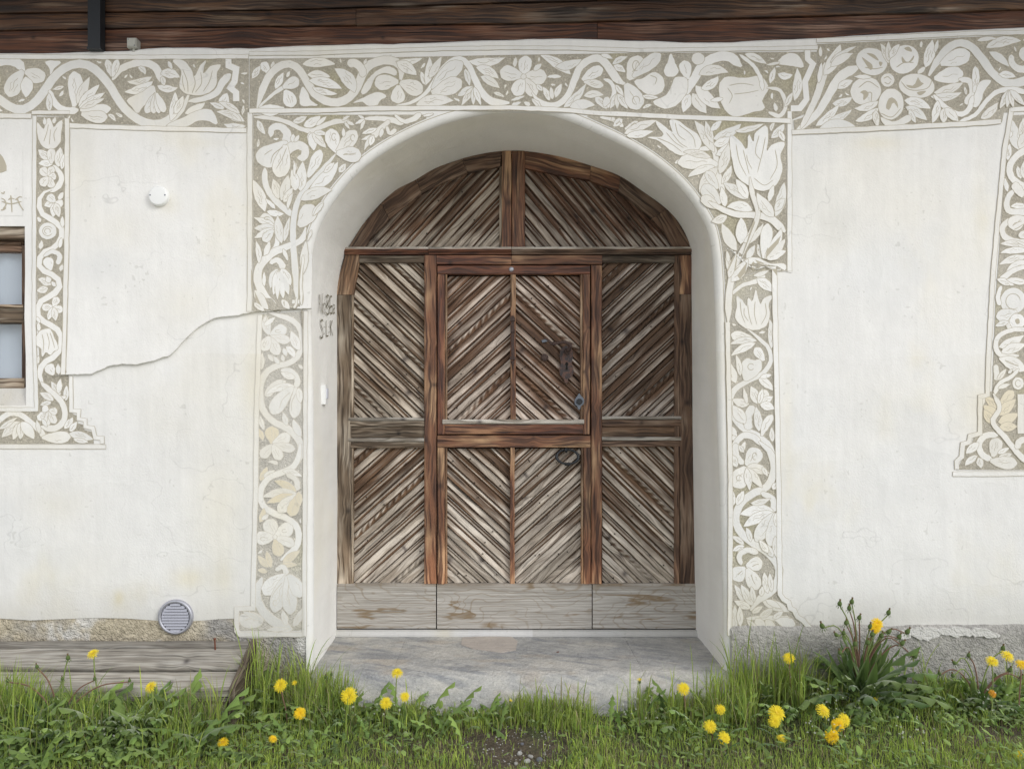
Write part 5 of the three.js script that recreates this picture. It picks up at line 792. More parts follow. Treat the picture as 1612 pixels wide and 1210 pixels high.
rail(lo, 'top_rail', 689, 685, 929, 704, MStain, 0.012, 0.04, 0.003, () => 1.15); rail(lo, 'stile', 689, 704.4, 700.5, 918, MStain, 0.012, 0.04, 0.003, fadeLow); rail(lo, 'stile', 918.5, 704.4, 929.5, 918, MStain, 0.012, 0.04, 0.003, fadeLow); rail(lo, 'bead', 700.8, 704.4, 704, 918, MOchre, 0.007, 0.04, 0.003, (x, y) => 0.9 + smoothstep(pyOf(y), 800, 915)); rail(lo, 'bead', 914.5, 704.4, 918.2, 918, MOchre, 0.007, 0.04, 0.003, (x, y) => 0.9 + smoothstep(pyOf(y), 800, 915)); rail(lo, 'muntin', 803, 704.4, 810, 918, MStain, 0.006, 0.034, 0.003, fadeLow);
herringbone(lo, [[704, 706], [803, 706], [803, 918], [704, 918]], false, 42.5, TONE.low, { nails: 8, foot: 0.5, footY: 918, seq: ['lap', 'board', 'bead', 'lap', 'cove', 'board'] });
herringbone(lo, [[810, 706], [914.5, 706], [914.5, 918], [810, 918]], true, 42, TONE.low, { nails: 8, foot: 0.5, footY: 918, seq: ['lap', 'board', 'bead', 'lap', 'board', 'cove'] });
kick(lo, 688.4, 930.8, 2, 0.018);
// --- ironwork
const bolt = mesh('bolt_head', new THREE.SphereGeometry(0.0135, 14, 8, 0, Math.PI * 2, 0, Math.PI / 2).rotateX(Math.PI / 2).scale(1, 1, 0.7).translate(DX(805), DY(424.5), 0.012), MZinc, door);
{ // upright latch bar on the muntin with two staples
  const bar = new THREE.BoxGeometry(0.015, 0.235, 0.008).translate(DX(807), DY(532), 0.011), tip = new THREE.ConeGeometry(0.010, 0.05, 8).rotateX(Math.PI).translate(DX(807), DY(576), 0.011);
  const g = [bar, tip.toNonIndexed(), new THREE.BoxGeometry(0.030, 0.014, 0.022).translate(DX(807), DY(564), 0.011), new THREE.BoxGeometry(0.024, 0.018, 0.022).translate(DX(807), DY(503), 0.011), new THREE.BoxGeometry(0.024, 0.014, 0.020).translate(DX(807), DY(521), 0.011)].map((q) => (q.index ? q.toNonIndexed() : q));
  mesh('latch_bar', mergeGeometries(g), MIron, up);
  const handle = up;
  const ep = (x, y) => [DX(x), DY(y)];
  const esc = spline([891, 544, 900, 549, 902, 561, 900, 573, 903, 582, 901, 591, 895, 596, 893, 603, 889.5, 603, 887.5, 596, 882, 590, 880.5, 580, 883, 572, 881, 560, 883, 549], true, 40).map((p) => ep(...p));
  mesh('escutcheon', plate(esc, 0.0, -0.016), MIron, handle);
  const key = [[890.6, 570], [893.6, 570], [894.6, 573], [893.2, 576], [894, 582], [890.2, 582], [891, 576], [889.6, 573]].map((p) => ep(...p)); mesh('keyhole', plate(key, 0.0006, -0.004), MVoid, handle);
  mesh('lever', mergeGeometries([tube([[...ep(893, 553), 0.0], [...ep(893, 552), 0.035], [...ep(897, 546), 0.055], [...ep(889, 540), 0.056], [...ep(878, 541), 0.052], [...ep(868, 543), 0.05]], 0.010, 0.007, 22, 8), tube([[...ep(868, 543), 0.05], [...ep(861, 536), 0.05], [...ep(855, 533), 0.05]], 0.008, 0.004, 8, 8), new THREE.SphereGeometry(0.012, 12, 8).translate(...ep(871, 542), 0.05), new THREE.CylinderGeometry(0.016, 0.018, 0.03, 14).rotateX(Math.PI / 2).translate(...ep(893, 553), 0.012)].map((q) => q.toNonIndexed())), MIron, handle);
  mesh('pull_knob', mergeGeometries([new THREE.SphereGeometry(0.020, 16, 10).scale(1, 1, 0.62).translate(...ep(857, 563), 0.022), new THREE.CylinderGeometry(0.008, 0.012, 0.03, 10).rotateX(Math.PI / 2).translate(...ep(857, 563), 0.004)].map((q) => q.toNonIndexed())), MIron, up);
  mesh('strike_plate', new THREE.BoxGeometry(0.034, 0.014, 0.006).rotateZ(0.25).translate(...ep(858, 536), -0.008), MBlueSteel, up);
  const cyl = up;
  const rose = spline([911, 619, 914, 623, 918, 627, 919, 632, 917, 637, 914, 639, 912.5, 644, 910, 644, 908, 639, 905, 637, 904, 632, 905.5, 627, 908.5, 623], true, 34).map((p) => ep(...p));
  mesh('lock_rose', plate(rose, 0.020, 0.0), MBlueSteel, cyl); mesh('lock_barrel', new THREE.CylinderGeometry(0.0155, 0.0165, 0.016, 16).rotateX(Math.PI / 2).translate(...ep(911.5, 632), 0.024), MBlackMetal, cyl);
  const rg = new THREE.TorusGeometry(0.055, 0.0078, 8, 34).scale(1.06, 0.72, 1).rotateX(-0.35).translate(...ep(893, 718.5), 0.016); mesh('ring_pull', mergeGeometries([rg, new THREE.TorusGeometry(0.010, 0.0055, 8, 14).rotateY(1.2).translate(...ep(891, 708), 0.014), new THREE.BoxGeometry(0.03, 0.016, 0.02).translate(...ep(893, 730), 0.012)].map((q) => q.toNonIndexed())), MBlackMetal, lo);
}
// --- weather bar at the foot
mesh('threshold_bar', strips([DX(524), DY(999)], [1, 0], [[0, -0.03], [0, 0.028], [0.004, 0.033], [0.013, 0.033], [0.017, 0.030], [0.021, 0.024], [0.030, 0.022], [0.033, 0.0]].map(([d, h]) => ({ d, h, s0: 0, s1: DX(1112) - DX(524) })), 0.012, 30, null, [0, 0], true), std({ map: plasterTex, color: new THREE.Color().setRGB(0.74, 0.745, 0.76), roughness: 0.7 }), door);
mesh('threshold_gap', new THREE.BoxGeometry(1.94, 0.02, 0.03).translate((DX(524) + DX(1100)) / 2, DY(988.6), -0.012), MVoid, door);
// ------------------------------------------------------------------ doorstep
{
  const step = thing('stone_doorstep', 'grey blue stone doorstep sloping from the door down to the grass', 'doorstep');
  const yb = DY(999) + 0.002, prof = [[ZD - 0.05, yb], [-0.35, yb + 0.002], [-0.12, yb + 0.002], [-0.01, yb - 0.002], [0.02, yb - 0.012], [0.05, yb - 0.035], [0.10, yb - 0.075], [0.16, yb - 0.135], [0.2, -0.06]];
  const slab = (x0, x1, seed) => gridGeo(70, 40, (u, v) => {
    const t = v * (prof.length - 1), k = Math.min(prof.length - 2, Math.floor(t)), f = t - k, z = lerp(prof[k][0], prof[k + 1][0], f), y = lerp(prof[k][1], prof[k + 1][1], f), x = lerp(x0, x1, u);
    const wob = 0.010 * (fbm(x * 4 + seed, z * 6, 4) - 0.5) + 0.02 * smoothstep(z, -0.02, 0.1) * (fbm(x * 7, z * 9 + seed, 3) - 0.5), edge = 0.004 * smoothstep(Math.abs(u - 0.5), 0.494, 0.5) * 0.5;
    return [x, y + wob * 0.7 - edge, z + wob * 0.6 * smoothstep(z, -0.05, 0.05)];
  }, (p) => [p[0] + 1.0, 0.3 + p[2] - p[1]]);
  for (const [a, b, s] of [[490, 618, 1], [618.2, 1012, 1], [1012.2, 1150, 1]]) { const m = mesh('flagstone', slab(X(a), X(b), s), MSlab, step); m.name = 'flagstone'; }
  const pk = [[728, 1004], [760, 1002], [806, 1003], [815, 1010], [812, 1024], [790, 1028], [745, 1022], [726, 1015]].map(([px, py]) => { const d = (EYE - yb) * FOC / (py - 642); return [(px - 785) * d / FOC, DIST - d]; });
  const inlay = plate(pk.map((p) => [p[0], -p[1]]), yb + 0.0045, yb - 0.01).rotateX(-Math.PI / 2); mesh('flagstone', inlay, MSlabPink, step).userData.label = 'ochre pink flagstone set in by the door';
}
// ------------------------------------------------------------------ timber above the wall
{
  const clad = thing('timber_cladding', 'dark stained horizontal timber boarding above the plaster, under the eaves', 'wood boarding');
  const seam = [[[-700, 100], [2300, 70]], [[-700, 55], [0, 48], [300, 42.5], [800, 37], [1200, 27.5], [1612, 15], [2300, -6]], [[-700, 32], [0, 21], [400, 16.5], [800, 4.5], [1200, -6], [1612, -18], [2300, -40]], [[-700, -2], [0, -12], [800, -28], [1612, -50], [2300, -72]], [[-700, -40], [800, -62], [2300, -105]]];
  const at = (l, px) => { for (let i = 0; i + 1 < l.length; i++) if (px <= l[i + 1][0]) return lerp(l[i][1], l[i + 1][1], clamp((px - l[i][0]) / (l[i + 1][0] - l[i][0]), 0, 1)); return l[l.length - 1][1]; };
  for (let k = 0; k + 1 < seam.length; k++) for (const [xa, xb] of k % 2 ? [[-700, 560], [560.8, 2300]] : [[-700, 940], [940.8, 2300]]) {
    const zf = -0.03 + 0.006 * (k % 2), ou = dr() * 1.3, ov = dr(), hs = [0, 0.02, 0.06, 0.5, 0.94, 0.985, 1], zs = [-0.03, -0.008, 0, 0.001, 0, -0.006, -0.03];
    const g = gridGeo(110, 6, (u, v, i, j) => { const px = lerp(xa, xb, u), wig = 0.7 * (noise(px * 0.02, k * 7) - 0.5), a = at(seam[k], px) + wig - 0.5, b = at(seam[k + 1], px) + 0.7 * (noise(px * 0.02, k * 7 + 7) - 0.5) + 0.5; return [X(px, zf), Y(lerp(a, b, hs[j]), zf), zf + zs[j] + 0.003 * (noise(px * 0.01, k) - 0.5)]; },
      (p) => [p[0] * 0.8 + ou, p[1] * 1.2 + ov], (p) => { const px = 785 + p[0] / S, w = smoothstep(fbm(px * 0.006 + k * 3, p[1] * 9, 4), 0.48, 0.66) * (k === 0 ? 0.35 : 0.8), n = 0.75 + 0.5 * noise(px * 0.03, p[1] * 40 + k), red = k === 0 ? 1.15 : 0.95, d = smoothstep(fbm(px * 0.004 + 50, k * 2, 3), 0.5, 0.7) * 0.45; return [n * (1 - d) * red * (1 + w * 0.6), n * (1 - d) * (1 + w * 1.0), n * (1 - d) * (1 + w * 1.5)]; });
    mesh('plank', g, MClad, clad);
  }
  mesh('sheathing', new THREE.BoxGeometry(9, 1.2, 0.04).translate(0, Y(0) + 0.3, -0.09), MVoidWood, clad);
  const eave = thing('roof_overhang', 'boarded underside of the eaves just above the view', 'roof');
  mesh('soffit_board', new THREE.BoxGeometry(10, 0.05, 1.0).rotateX(-0.18).translate(0, 3.62, 0.30), MBrown2(), eave); mesh('fascia', new THREE.BoxGeometry(10, 0.16, 0.03).translate(0, 3.52, 0.80), MBrown2(), eave);
}
function MBrown2() { return std({ color: new THREE.Color().setRGB(0.07, 0.04, 0.026), roughness: 0.85 }); }
{
  const pipe = thing('downpipe', 'black square downpipe at the top left in front of the boarding', 'downpipe', [X(153), 0, 0]);
  const y0 = Y(81.5), g = new THREE.BoxGeometry(0.057, 0.5, 0.045); mesh('pipe', g.translate(0, y0 + 0.252, 0.006), MBlackMetal, pipe);
  mesh('foot', new THREE.BoxGeometry(0.064, 0.008, 0.05).translate(0, y0 + 0.004, 0.006), MBlackMetal, pipe);
}
{
  const box = thing('junction_box', 'small grey cable junction box under the boarding, right of the black downpipe', 'junction box', [X(210), Y(70), 0]);
  mesh('housing', new THREE.BoxGeometry(0.043, 0.043, 0.04).translate(0, 0, -0.004), MPlasticGrey, box); mesh('lid', new THREE.BoxGeometry(0.037, 0.037, 0.004).translate(-0.001, 0.001, 0.0175), MPlasticGrey, box);
  mesh('gland', new THREE.CylinderGeometry(0.006, 0.006, 0.014, 10).translate(0.002, -0.027, 0), MPlasticGrey, box);
  for (const [a, b] of [[-1, 1], [1, -1]]) mesh('screw', new THREE.CylinderGeometry(0.0024, 0.0024, 0.002, 8).rotateX(Math.PI / 2).translate(a * 0.014, b * 0.014, 0.020), MBlueSteel, box);
}
// ------------------------------------------------------------------ fittings on the wall
{
  const cap = thing('round_cover', 'round white plastic cover on the plaster left of the door', 'cover plate', [X(251.5), Y(310), 0]);
  const r = 15.6 * S, pr = [[0, 0.024], [r * 0.80, 0.0235], [r * 0.93, 0.021], [r * 0.99, 0.015], [r, 0.008], [r, -0.002]].map((p) => new THREE.Vector2(...p));
  mesh('cap', new THREE.LatheGeometry(pr, 48).rotateX(Math.PI / 2), MPlastic, cap);
  for (const s of [-1, 1]) mesh('screw', new THREE.CylinderGeometry(0.0036, 0.0036, 0.002, 10).rotateX(Math.PI / 2).translate(s * 0.034, 0.002, 0.0228), MBlueSteel, cap);
}
{
  const vent = thing('vent_grille', 'round grey metal louvred vent low on the left wall above the bench', 'vent', [X(277.5), Y(970), 0]);
  const r = 27.5 * S; mesh('flange', new THREE.LatheGeometry([[r * 0.80, 0.004], [r * 0.82, 0.014], [r * 0.90, 0.017], [r * 0.98, 0.014], [r, 0.006], [r, -0.02]].map((p) => new THREE.Vector2(...p)), 48).rotateX(Math.PI / 2), MZinc, vent);
  mesh('backing', new THREE.CircleGeometry(r * 0.84, 36).translate(0, 0, 0.002), std({ color: new THREE.Color().setRGB(0.12, 0.12, 0.14), metalness: 0.3, roughness: 0.6 }), vent);
  for (let i = 0; i < 10; i++) { const y = lerp(-0.74, 0.74, i / 9) * r, w = Math.sqrt(Math.max(0.05, 0.80 ** 2 - (y / r) ** 2)) * r * 1.94; mesh('louvre', new THREE.BoxGeometry(w, 0.0155, 0.0016).rotateX(-0.55).translate(0, y, 0.0105), MZinc, vent); }
}
{ // door bell push on the left reveal
  const t = (1 - 0), z = -0.22, x = lerp(X(492), DX(531), 0.39), bell = thing('bell_push', 'small white door bell push on the left reveal beneath the painted house number', 'door bell', [x, 1.415, z]);
  const b = new THREE.BoxGeometry(0.022, 0.094, 0.052); mesh('housing', b.translate(0.008, 0, 0), MPlastic, bell); mesh('button', new THREE.BoxGeometry(0.004, 0.05, 0.03).translate(0.021, 0.006, -0.003), std({ color: new THREE.Color().setRGB(0.66, 0.68, 0.75), roughness: 0.3 }), bell);
}
{ // the painted number on the left reveal
  const strokes = [], at = (px, py) => { const dx = 785 - px, xr = 0.860, d = xr * FOC / dx, z = DIST - d, y = EYE + (642 - py) * d / FOC; return [z, y, lerp(X(490), DX(531), clamp(-z / -ZD, 0, 1))]; };
  const st = (w, ...f) => { const p = spline(f, false, Math.max(6, f.length)); const c = p.map((q) => at(q[0], q[1])), A = [], n = c.length, pos = [], idx = []; for (let i = 0; i < n; i++) { const a = c[Math.max(0, i - 1)], b = c[Math.min(n - 1, i + 1)], l = Math.hypot(b[0] - a[0], b[1] - a[1]) || 1, h = w / 2; const nz = -(b[1] - a[1]) / l * h, ny = (b[0] - a[0]) / l * h; pos.push(c[i][2] + 0.003, c[i][1] + ny, c[i][0] + nz, c[i][2] + 0.003, c[i][1] - ny, c[i][0] - nz); } for (let i = 0; i + 1 < n; i++) idx.push(2 * i, 2 * i + 1, 2 * i + 3, 2 * i, 2 * i + 3, 2 * i + 2); strokes.push(geom(pos, null, pos.filter((_, i) => i % 3 < 2), idx)); };
  const w = 0.0065;   // Nr. 86 a
  st(w, 502.4, 493, 503.6, 463); st(w, 503.6, 463, 507.4, 494); st(w, 507.4, 494, 508.4, 462); st(w * 1.2, 509.9, 494, 510.2, 477); st(w, 510.2, 482, 511, 477.5, 511.8, 478.5); st(w * 2, 512, 490.5, 512.4, 492.5);
  st(w * 1.2, 516.2, 479, 514.2, 474, 514.4, 467, 516.6, 464, 518.4, 467, 518.2, 473, 516.2, 479, 514, 485, 514, 492, 516.4, 495.5, 518.6, 491, 518.4, 485, 516.2, 479); st(w * 1.2, 523, 467, 521.4, 465.5, 520.2, 472, 520, 485, 520.8, 493, 522.6, 494, 523.8, 488, 523, 481.5, 521.4, 481.5, 520.2, 487);
  st(w * 0.9, 525.2, 481, 526.2, 479, 527, 481, 527, 492, 527.6, 493); st(w * 0.9, 527, 485, 525.4, 487, 525.2, 492, 526.2, 493.5, 527, 491);
  // S : L : K
  st(w * 1.2, 509.2, 506, 507.8, 503, 505.8, 505, 505.6, 511, 507.8, 517, 509, 524, 508, 531, 506, 532, 504.8, 528); st(w * 1.8, 511.2, 514, 511.3, 515.6); st(w * 1.8, 511.3, 524, 511.4, 525.6);
  st(w * 1.2, 514.2, 504, 514.2, 529); st(w, 514.2, 529, 517.4, 528.4); st(w * 1.8, 518.2, 513, 518.3, 514.6); st(w * 1.8, 518.3, 522, 518.4, 523.6); st(w * 1.2, 520.6, 504, 520.6, 528); st(w, 523.8, 504, 520.8, 516); st(w, 521, 515, 524.4, 528);
  const sign = mesh('painted_number', mergeGeometries(strokes), MPaint, wall); sign.userData.label = 'hand painted house number on the left reveal';
}
// ------------------------------------------------------------------ window at the left edge
{
  const zf = -0.045, W2 = (px, py, z = zf) => P2(px, py, z), win = thing('casement_window', 'weathered brown wooden window with pale panes tinted like reflected sky cut by the left edge', 'window', [0, 0, 0]);
  const wr = (name, x0, y0, x1, y1, mat, z, t, tone, parent = win) => { const [a, b] = W2(x0, y1, z), [c, e] = W2(x1, y0, z), Wd = c - a, Hd = e - b, hz = Wd >= Hd, bev = 0.004, w = hz ? Hd : Wd; const l = [[0, -t], [0, -bev], [bev, 0], [w - bev, 0], [w, -bev], [w, -t]].map(([d, h]) => ({ d, h, s0: 0, s1: hz ? Wd : Hd })); return mesh(name, strips(hz ? [a, b] : [c, b], hz ? [1, 0] : [0, 1], l, z, 10, (x, y, d, q, nd, s) => { const n = tone * (0.75 + 0.5 * noise(s * 9 + x0, d * 60)); return [n, n, n]; }, [dr(), dr()], true), mat, parent); };
  wr('lintel', -200, 357, 40, 376, MOld, -0.012, 0.06, 1.05); wr('frame_head', -200, 376.4, 36, 396, MBrown, zf, 0.05, 1.3); wr('frame_bead', -200, 380, 33, 386, MOchre, zf + 0.008, 0.03, 0.5);
  wr('stile', 33.5, 386.4, 40.5, 603, MBrown, zf + 0.012, 0.06, 1.0); wr('transom', -200, 480, 37, 508, MOld, zf + 0.02, 0.06, 0.72); wr('transom_ledge', -200, 479, 36, 484, MOld, zf + 0.034, 0.03, 1.5); wr('bottom_rail', -200, 595, 38, 611, MOld, zf + 0.016, 0.06, 1.4); wr('mullion', -92, 396, -74, 600, MBrown, zf + 0.004, 0.05, 1);
  for (const [y0, y1] of [[396, 480], [508, 596]]) for (const [x0, x1] of [[-200, -92], [-74, 34]]) { const [a, b] = W2(x0, y1), [c, e] = W2(x1, y0); mesh('pane', new THREE.BoxGeometry(c - a, e - b, 0.004).translate((a + c) / 2, (b + e) / 2, zf - 0.02), MGlass, win); }
  const [ca, cb] = W2(-210, 612), [cc, cd] = W2(44, 380); mesh('sky_reflection_sheet', gridGeo(60, 4, (u, v) => [lerp(ca, cc, u), lerp(cb, cd, v), zf - 0.05 + 0.006 * Math.sin(u * 40)]), MSkySheet, win);  // its colour stands in for the sky mirrored in the panes
  const sill = gridGeo(20, 6, (u, v) => [X(lerp(-195, 41.5, u)), lerp(Y(640), W2(0, 610)[1], v), lerp(0.0, zf + 0.012, v) - 0.001], (p) => [p[0], p[1]]); mesh('plaster_sill', sill, whiteTone(0.75, 0.74, 0.73), win);
  const side = gridGeo(4, 30, (u, v) => [lerp(X(41.8), X(39), u), lerp(Y(640), Y(352), v), lerp(0, -0.11, u)], (p) => [p[2], p[1]]); mesh('plaster_side', side, MReveal, win);
  const topG = gridGeo(10, 3, (u, v) => [X(lerp(-195, 41, u)), Y(356) + 0.001, lerp(0, -0.1, v)], (p) => [p[0], p[2]]); mesh('plaster_head', topG, MReveal, win);
}
// ------------------------------------------------------------------ bench of old planks at the wall's foot
{
  const bench = thing('plank_bench', 'low sloping bench of weathered grey planks at the wall foot on the left', 'bench');
  const zb = 0.03, zm = 0.17, ze = 0.31, yb = Y(1011, zb), ym = Y(1051, zm), ye = Y(1081, ze);
  const board = (z0, y0, z1, y1, px0, px1a, px1b, t, mat, tone, seed) => {
    const x0 = X(px0, z0), ang = Math.atan2(y0 - y1, z1 - z0), L = Math.hypot(z1 - z0, y1 - y0), prof = [[0, -t], [0, -0.006], [0.008, 0], [L * 0.3, 0.001], [L * 0.6, -0.001], [L - 0.014, 0], [L - 0.004, -0.006], [L, -0.016], [L, -t]];
    const g = gridGeo(70, prof.length - 1, (u, v, i, j) => { const [d, h] = prof[j], xe = lerp(X(px1a, z0), X(px1b, z1), d / L), x = lerp(x0, xe, u), hh = h + (j > 0 && j < 8 ? 0.006 * (fbm(x * 5 + seed, d * 30, 3) - 0.5) + 0.004 * (noise(x * 3, d * 60 + seed) - 0.5) : 0); return [x, y0 - Math.sin(ang) * d + Math.cos(ang) * hh, z0 + Math.cos(ang) * d + Math.sin(ang) * hh]; }, (p) => [p[0] * 0.9 + seed, p[2] - p[1] * 0.7 + seed * 0.3], (p) => { const n = tone * (0.88 + 0.24 * noise(p[0] * 7 + seed, p[2] * 50)); return [n, n, n]; });
    return mesh('plank', g, mat, bench);
  };
  board(zb, yb + 0.012, zb + 0.045, yb - 0.004, -300, 393, 390, 0.05, MBench, 0.62, 3); board(zb + 0.046, yb - 0.008, zm, ym, -300, 389, 379, 0.04, MBench, 0.9, 1); board(zm + 0.004, ym - 0.012, ze, ye, -300, 378, 364, 0.06, MBench, 1.12, 7);
  const sh = (x, z, w, y0, y1, t) => new THREE.BoxGeometry(w, y1 - y0, t).translate(x, (y0 + y1) / 2, z);
  const vc = (g, k) => { const n = g.attributes.position.count; g.setAttribute('color', new THREE.BufferAttribute(new Float32Array(n * 3).fill(k), 3)); return g; };
  mesh('front_beam', vc(sh(X(-20, 0.29), 0.285, X(352, 0.285) - X(-400, 0.285), ye - 0.075, ye - 0.035, 0.03), 0.75), MOld, bench);
  const sideB = new THREE.Shape([[-zb, yb + 0.014], [-ze - 0.004, ye - 0.006], [-ze - 0.02, -0.03], [-zb, -0.03]].map((p) => new THREE.Vector2(...p))); const sg = new THREE.ExtrudeGeometry(sideB, { depth: 0.02, bevelEnabled: true, bevelSize: 0.003, bevelThickness: 0.003, bevelSegments: 1 }).rotateY(Math.PI / 2).translate(0, 0, 0); sg.translate(X(381, 0.16), 0, 0); mesh('end_board', vc(sg, 0.55), MOld, bench);
  const blk = new THREE.BoxGeometry(0.25, 0.13, 0.10, 6, 4, 3), bp = blk.attributes.position; for (let i = 0; i < bp.count; i++) { const k = 0.012 * (noise(bp.getX(i) * 20, bp.getY(i) * 30 + bp.getZ(i) * 17) - 0.5); bp.setXYZ(i, bp.getX(i) + k, bp.getY(i) + k, bp.getZ(i) + k); } blk.computeVertexNormals(); mesh('support_stone', blk.translate(X(312, 0.27), 0.035, 0.25), MPlinthL, bench);
  const nx = X(338.5, 0.085); mesh('rusty_bolt', mergeGeometries([new THREE.CylinderGeometry(0.0036, 0.0036, 0.055, 8).rotateZ(0.05).translate(nx, yb + 0.006, 0.085), new THREE.CylinderGeometry(0.006, 0.006, 0.006, 8).translate(nx - 0.001, yb + 0.034, 0.085)].map((q) => q.toNonIndexed())), MRust, bench);
}
// ------------------------------------------------------------------ grass, weeds, dandelions
const pr = rng(2024), pR = (a, b) => a + (b - a) * pr();
function bladeGeo(bend, w, n = 4, fold = 0.0025) {                   // a blade of length 1 that leans along +z
  const pos = [], idx = [], a0 = bend; let y = 0, z = 0;
  for (let i = 0; i <= n; i++) {
    const t = i / n, h = w * (i === n ? 0.04 : (0.75 + 0.5 * t - 1.0 * t * t * t)) / 2;
    pos.push(-h, y, z, 0, y, z - h * fold, h, y, z); const a = a0 * (0.15 + 1.5 * t * t); y += Math.cos(a) / n; z += Math.sin(a) / n;
  }
  for (let i = 0; i < n; i++) { const k = i * 3; idx.push(k, k + 1, k + 4, k, k + 4, k + 3, k + 1, k + 2, k + 5, k + 1, k + 5, k + 4); }
  return geom(pos, null, pos.filter((_, i) => i % 3 < 2), idx);
}
const groundAt = (x, z) => turfTop(x, z);
const pxAt = (x, z) => 785 + x * FOC / (DIST - z);
const soilPatch = (x, z) => { const p = pxAt(x, z), q = ((p - 815) / 84) ** 2 + ((z - 0.46) / 0.22) ** 2, q2 = ((p - 965) / 75) ** 2 + ((z - 0.24) / 0.06) ** 2; return Math.max(1 - smoothstep(q, 0.3, 1.5), 0.7 * (1 - smoothstep(q2, 0.4, 1.4))); };
const inBench = (x, z) => x < X(372, 0.2) && z < 0.345, inSlab = (x, z) => x > X(492) && x < X(1150) && z < 0.15;
const dummy = new THREE.Object3D(), tint = new THREE.Color();
function scatter(name, label, category, geos, mat, n, place, colorOf) {
  const holder = new THREE.Group(); holder.name = numbered(name); holder.userData = { kind: 'stuff', label, category }; scene.add(holder);
  const list = geos.map(() => []);
  for (let i = 0, tries = 0; i < n && tries < n * 12; tries++) { const p = place(); if (!p) continue; list[Math.floor(pr() * geos.length)].push(p); i++; }
  geos.forEach((g, k) => {
    const m = new THREE.InstancedMesh(g, mat, list[k].length); m.name = name; m.castShadow = m.receiveShadow = true; m.userData.kind = 'stuff';
    list[k].forEach((p, i) => { dummy.position.set(p.x, p.y ?? groundAt(p.x, p.z) - 0.004, p.z); dummy.rotation.set(0, 0, 0); dummy.rotateY(p.yaw); dummy.rotateX(p.tilt ?? 0); dummy.scale.set(p.w, p.h, p.h); dummy.updateMatrix(); m.setMatrixAt(i, dummy.matrix); colorOf(tint, p); m.setColorAt(i, tint); });
    holder.add(m);
  });
}
const BL = [bladeGeo(0.35, 1, 4), bladeGeo(0.75, 1, 4), bladeGeo(1.15, 1, 5)];
const green = (c, p) => { const t = pr(), d = pR(0.72, 1.3) * (p.k ?? 1); if (pr() < 0.12) c.setRGB(0.34 * d, 0.30 * d, 0.15 * d); else c.setRGB((0.215 + 0.205 * t) * d, (0.335 + 0.18 * t) * d, (0.048 + 0.035 * t) * d); };
// short turf
scatter('grass', 'short green turf in front of the wall', 'grass', BL, MGrass, 56000, () => {
  const x = pR(-2.75, 2.75), z = Math.sqrt(pR(0.015, 1.3)); if (inBench(x, z) || inSlab(x, z)) return null;
  const clump = fbm(x * 5, z * 5 + 3, 3), s = soilPatch(x, z); if (pr() < s * 0.9 || pr() > 0.35 + 1.2 * clump) return null;
  const near = 1 - smoothstep(z, 0.25, 0.5), h = pR(0.022, 0.055) * (0.55 + 0.9 * clump) * (1 + 0.4 * near); return { x, z, yaw: pr() * 6.28, tilt: pR(-0.35, 0.35), w: pR(0.0018, 0.0036), h, k: 0.82 + 0.5 * clump };
}, green);
// taller growth by the wall: how high it stands along the view, by pixel column
const tall = (px) => (px < 60 ? 0.24 : px < 320 ? 0.17 : px < 430 ? 0.25 : px < 560 ? 0.20 : px < 660 ? 0.08 : px < 800 ? 0.045 : px < 935 ? 0.09 : px < 1000 ? 0.03 : px < 1120 ? 0.10 : px < 1270 ? 0.20 : px < 1500 ? 0.10 : 0.12);
scatter('tall_grass', 'taller grass growing along the foot of the wall and the bench', 'grass', BL, MGrass, 13000, () => {
  const x = pR(-2.5, 2.5), left = x < X(372, 0.2), base = left ? 0.36 : x > X(492) && x < X(1150) ? 0.175 : 0.05, z = base + Math.abs(pR(0, 1) * pR(0, 1)) * (left ? 0.30 : 0.22), px = pxAt(x, z), clump = fbm(x * 6 + 20, z * 4, 3);
  if (pr() > 0.12 + 2.2 * (clump - 0.30) * (tall(px) > 0.08 ? 1.35 : 0.8) || pr() < soilPatch(x, z)) return null;
  return { x, z, yaw: pr() * 6.28, tilt: pR(-0.5, 0.5), w: pR(0.0024, 0.0052), h: tall(px) * pR(0.35, 1.3) * (0.6 + 0.8 * clump), k: 0.95 };
}, green);
// long single blades that stand out against the stone
const LONG = [[8, 0.30], [30, 0.33], [26, 0.26], [60, 0.24], [120, 0.28], [235, 0.26], [268, 0.30], [290, 0.27], [345, 0.26], [372, 0.28], [395, 0.36], [405, 0.40], [415, 0.34], [432, 0.30], [455, 0.33], [470, 0.36], [480, 0.30], [497, 0.32], [520, 0.26], [550, 0.22], [640, 0.16], [815, 0.18], [830, 0.19], [846, 0.18], [862, 0.17], [878, 0.17], [893, 0.19], [905, 0.18], [920, 0.17], [985, 0.22], [1000, 0.24], [1012, 0.2], [1060, 0.26], [1100, 0.3], [1120, 0.32], [1135, 0.28], [1152, 0.34], [1163, 0.36], [1175, 0.42], [1184, 0.34], [1200, 0.33], [1214, 0.36], [1226, 0.33], [1240, 0.34], [1252, 0.3], [1290, 0.26], [1420, 0.26], [1450, 0.28], [1470, 0.25], [1510, 0.2], [1590, 0.22]];
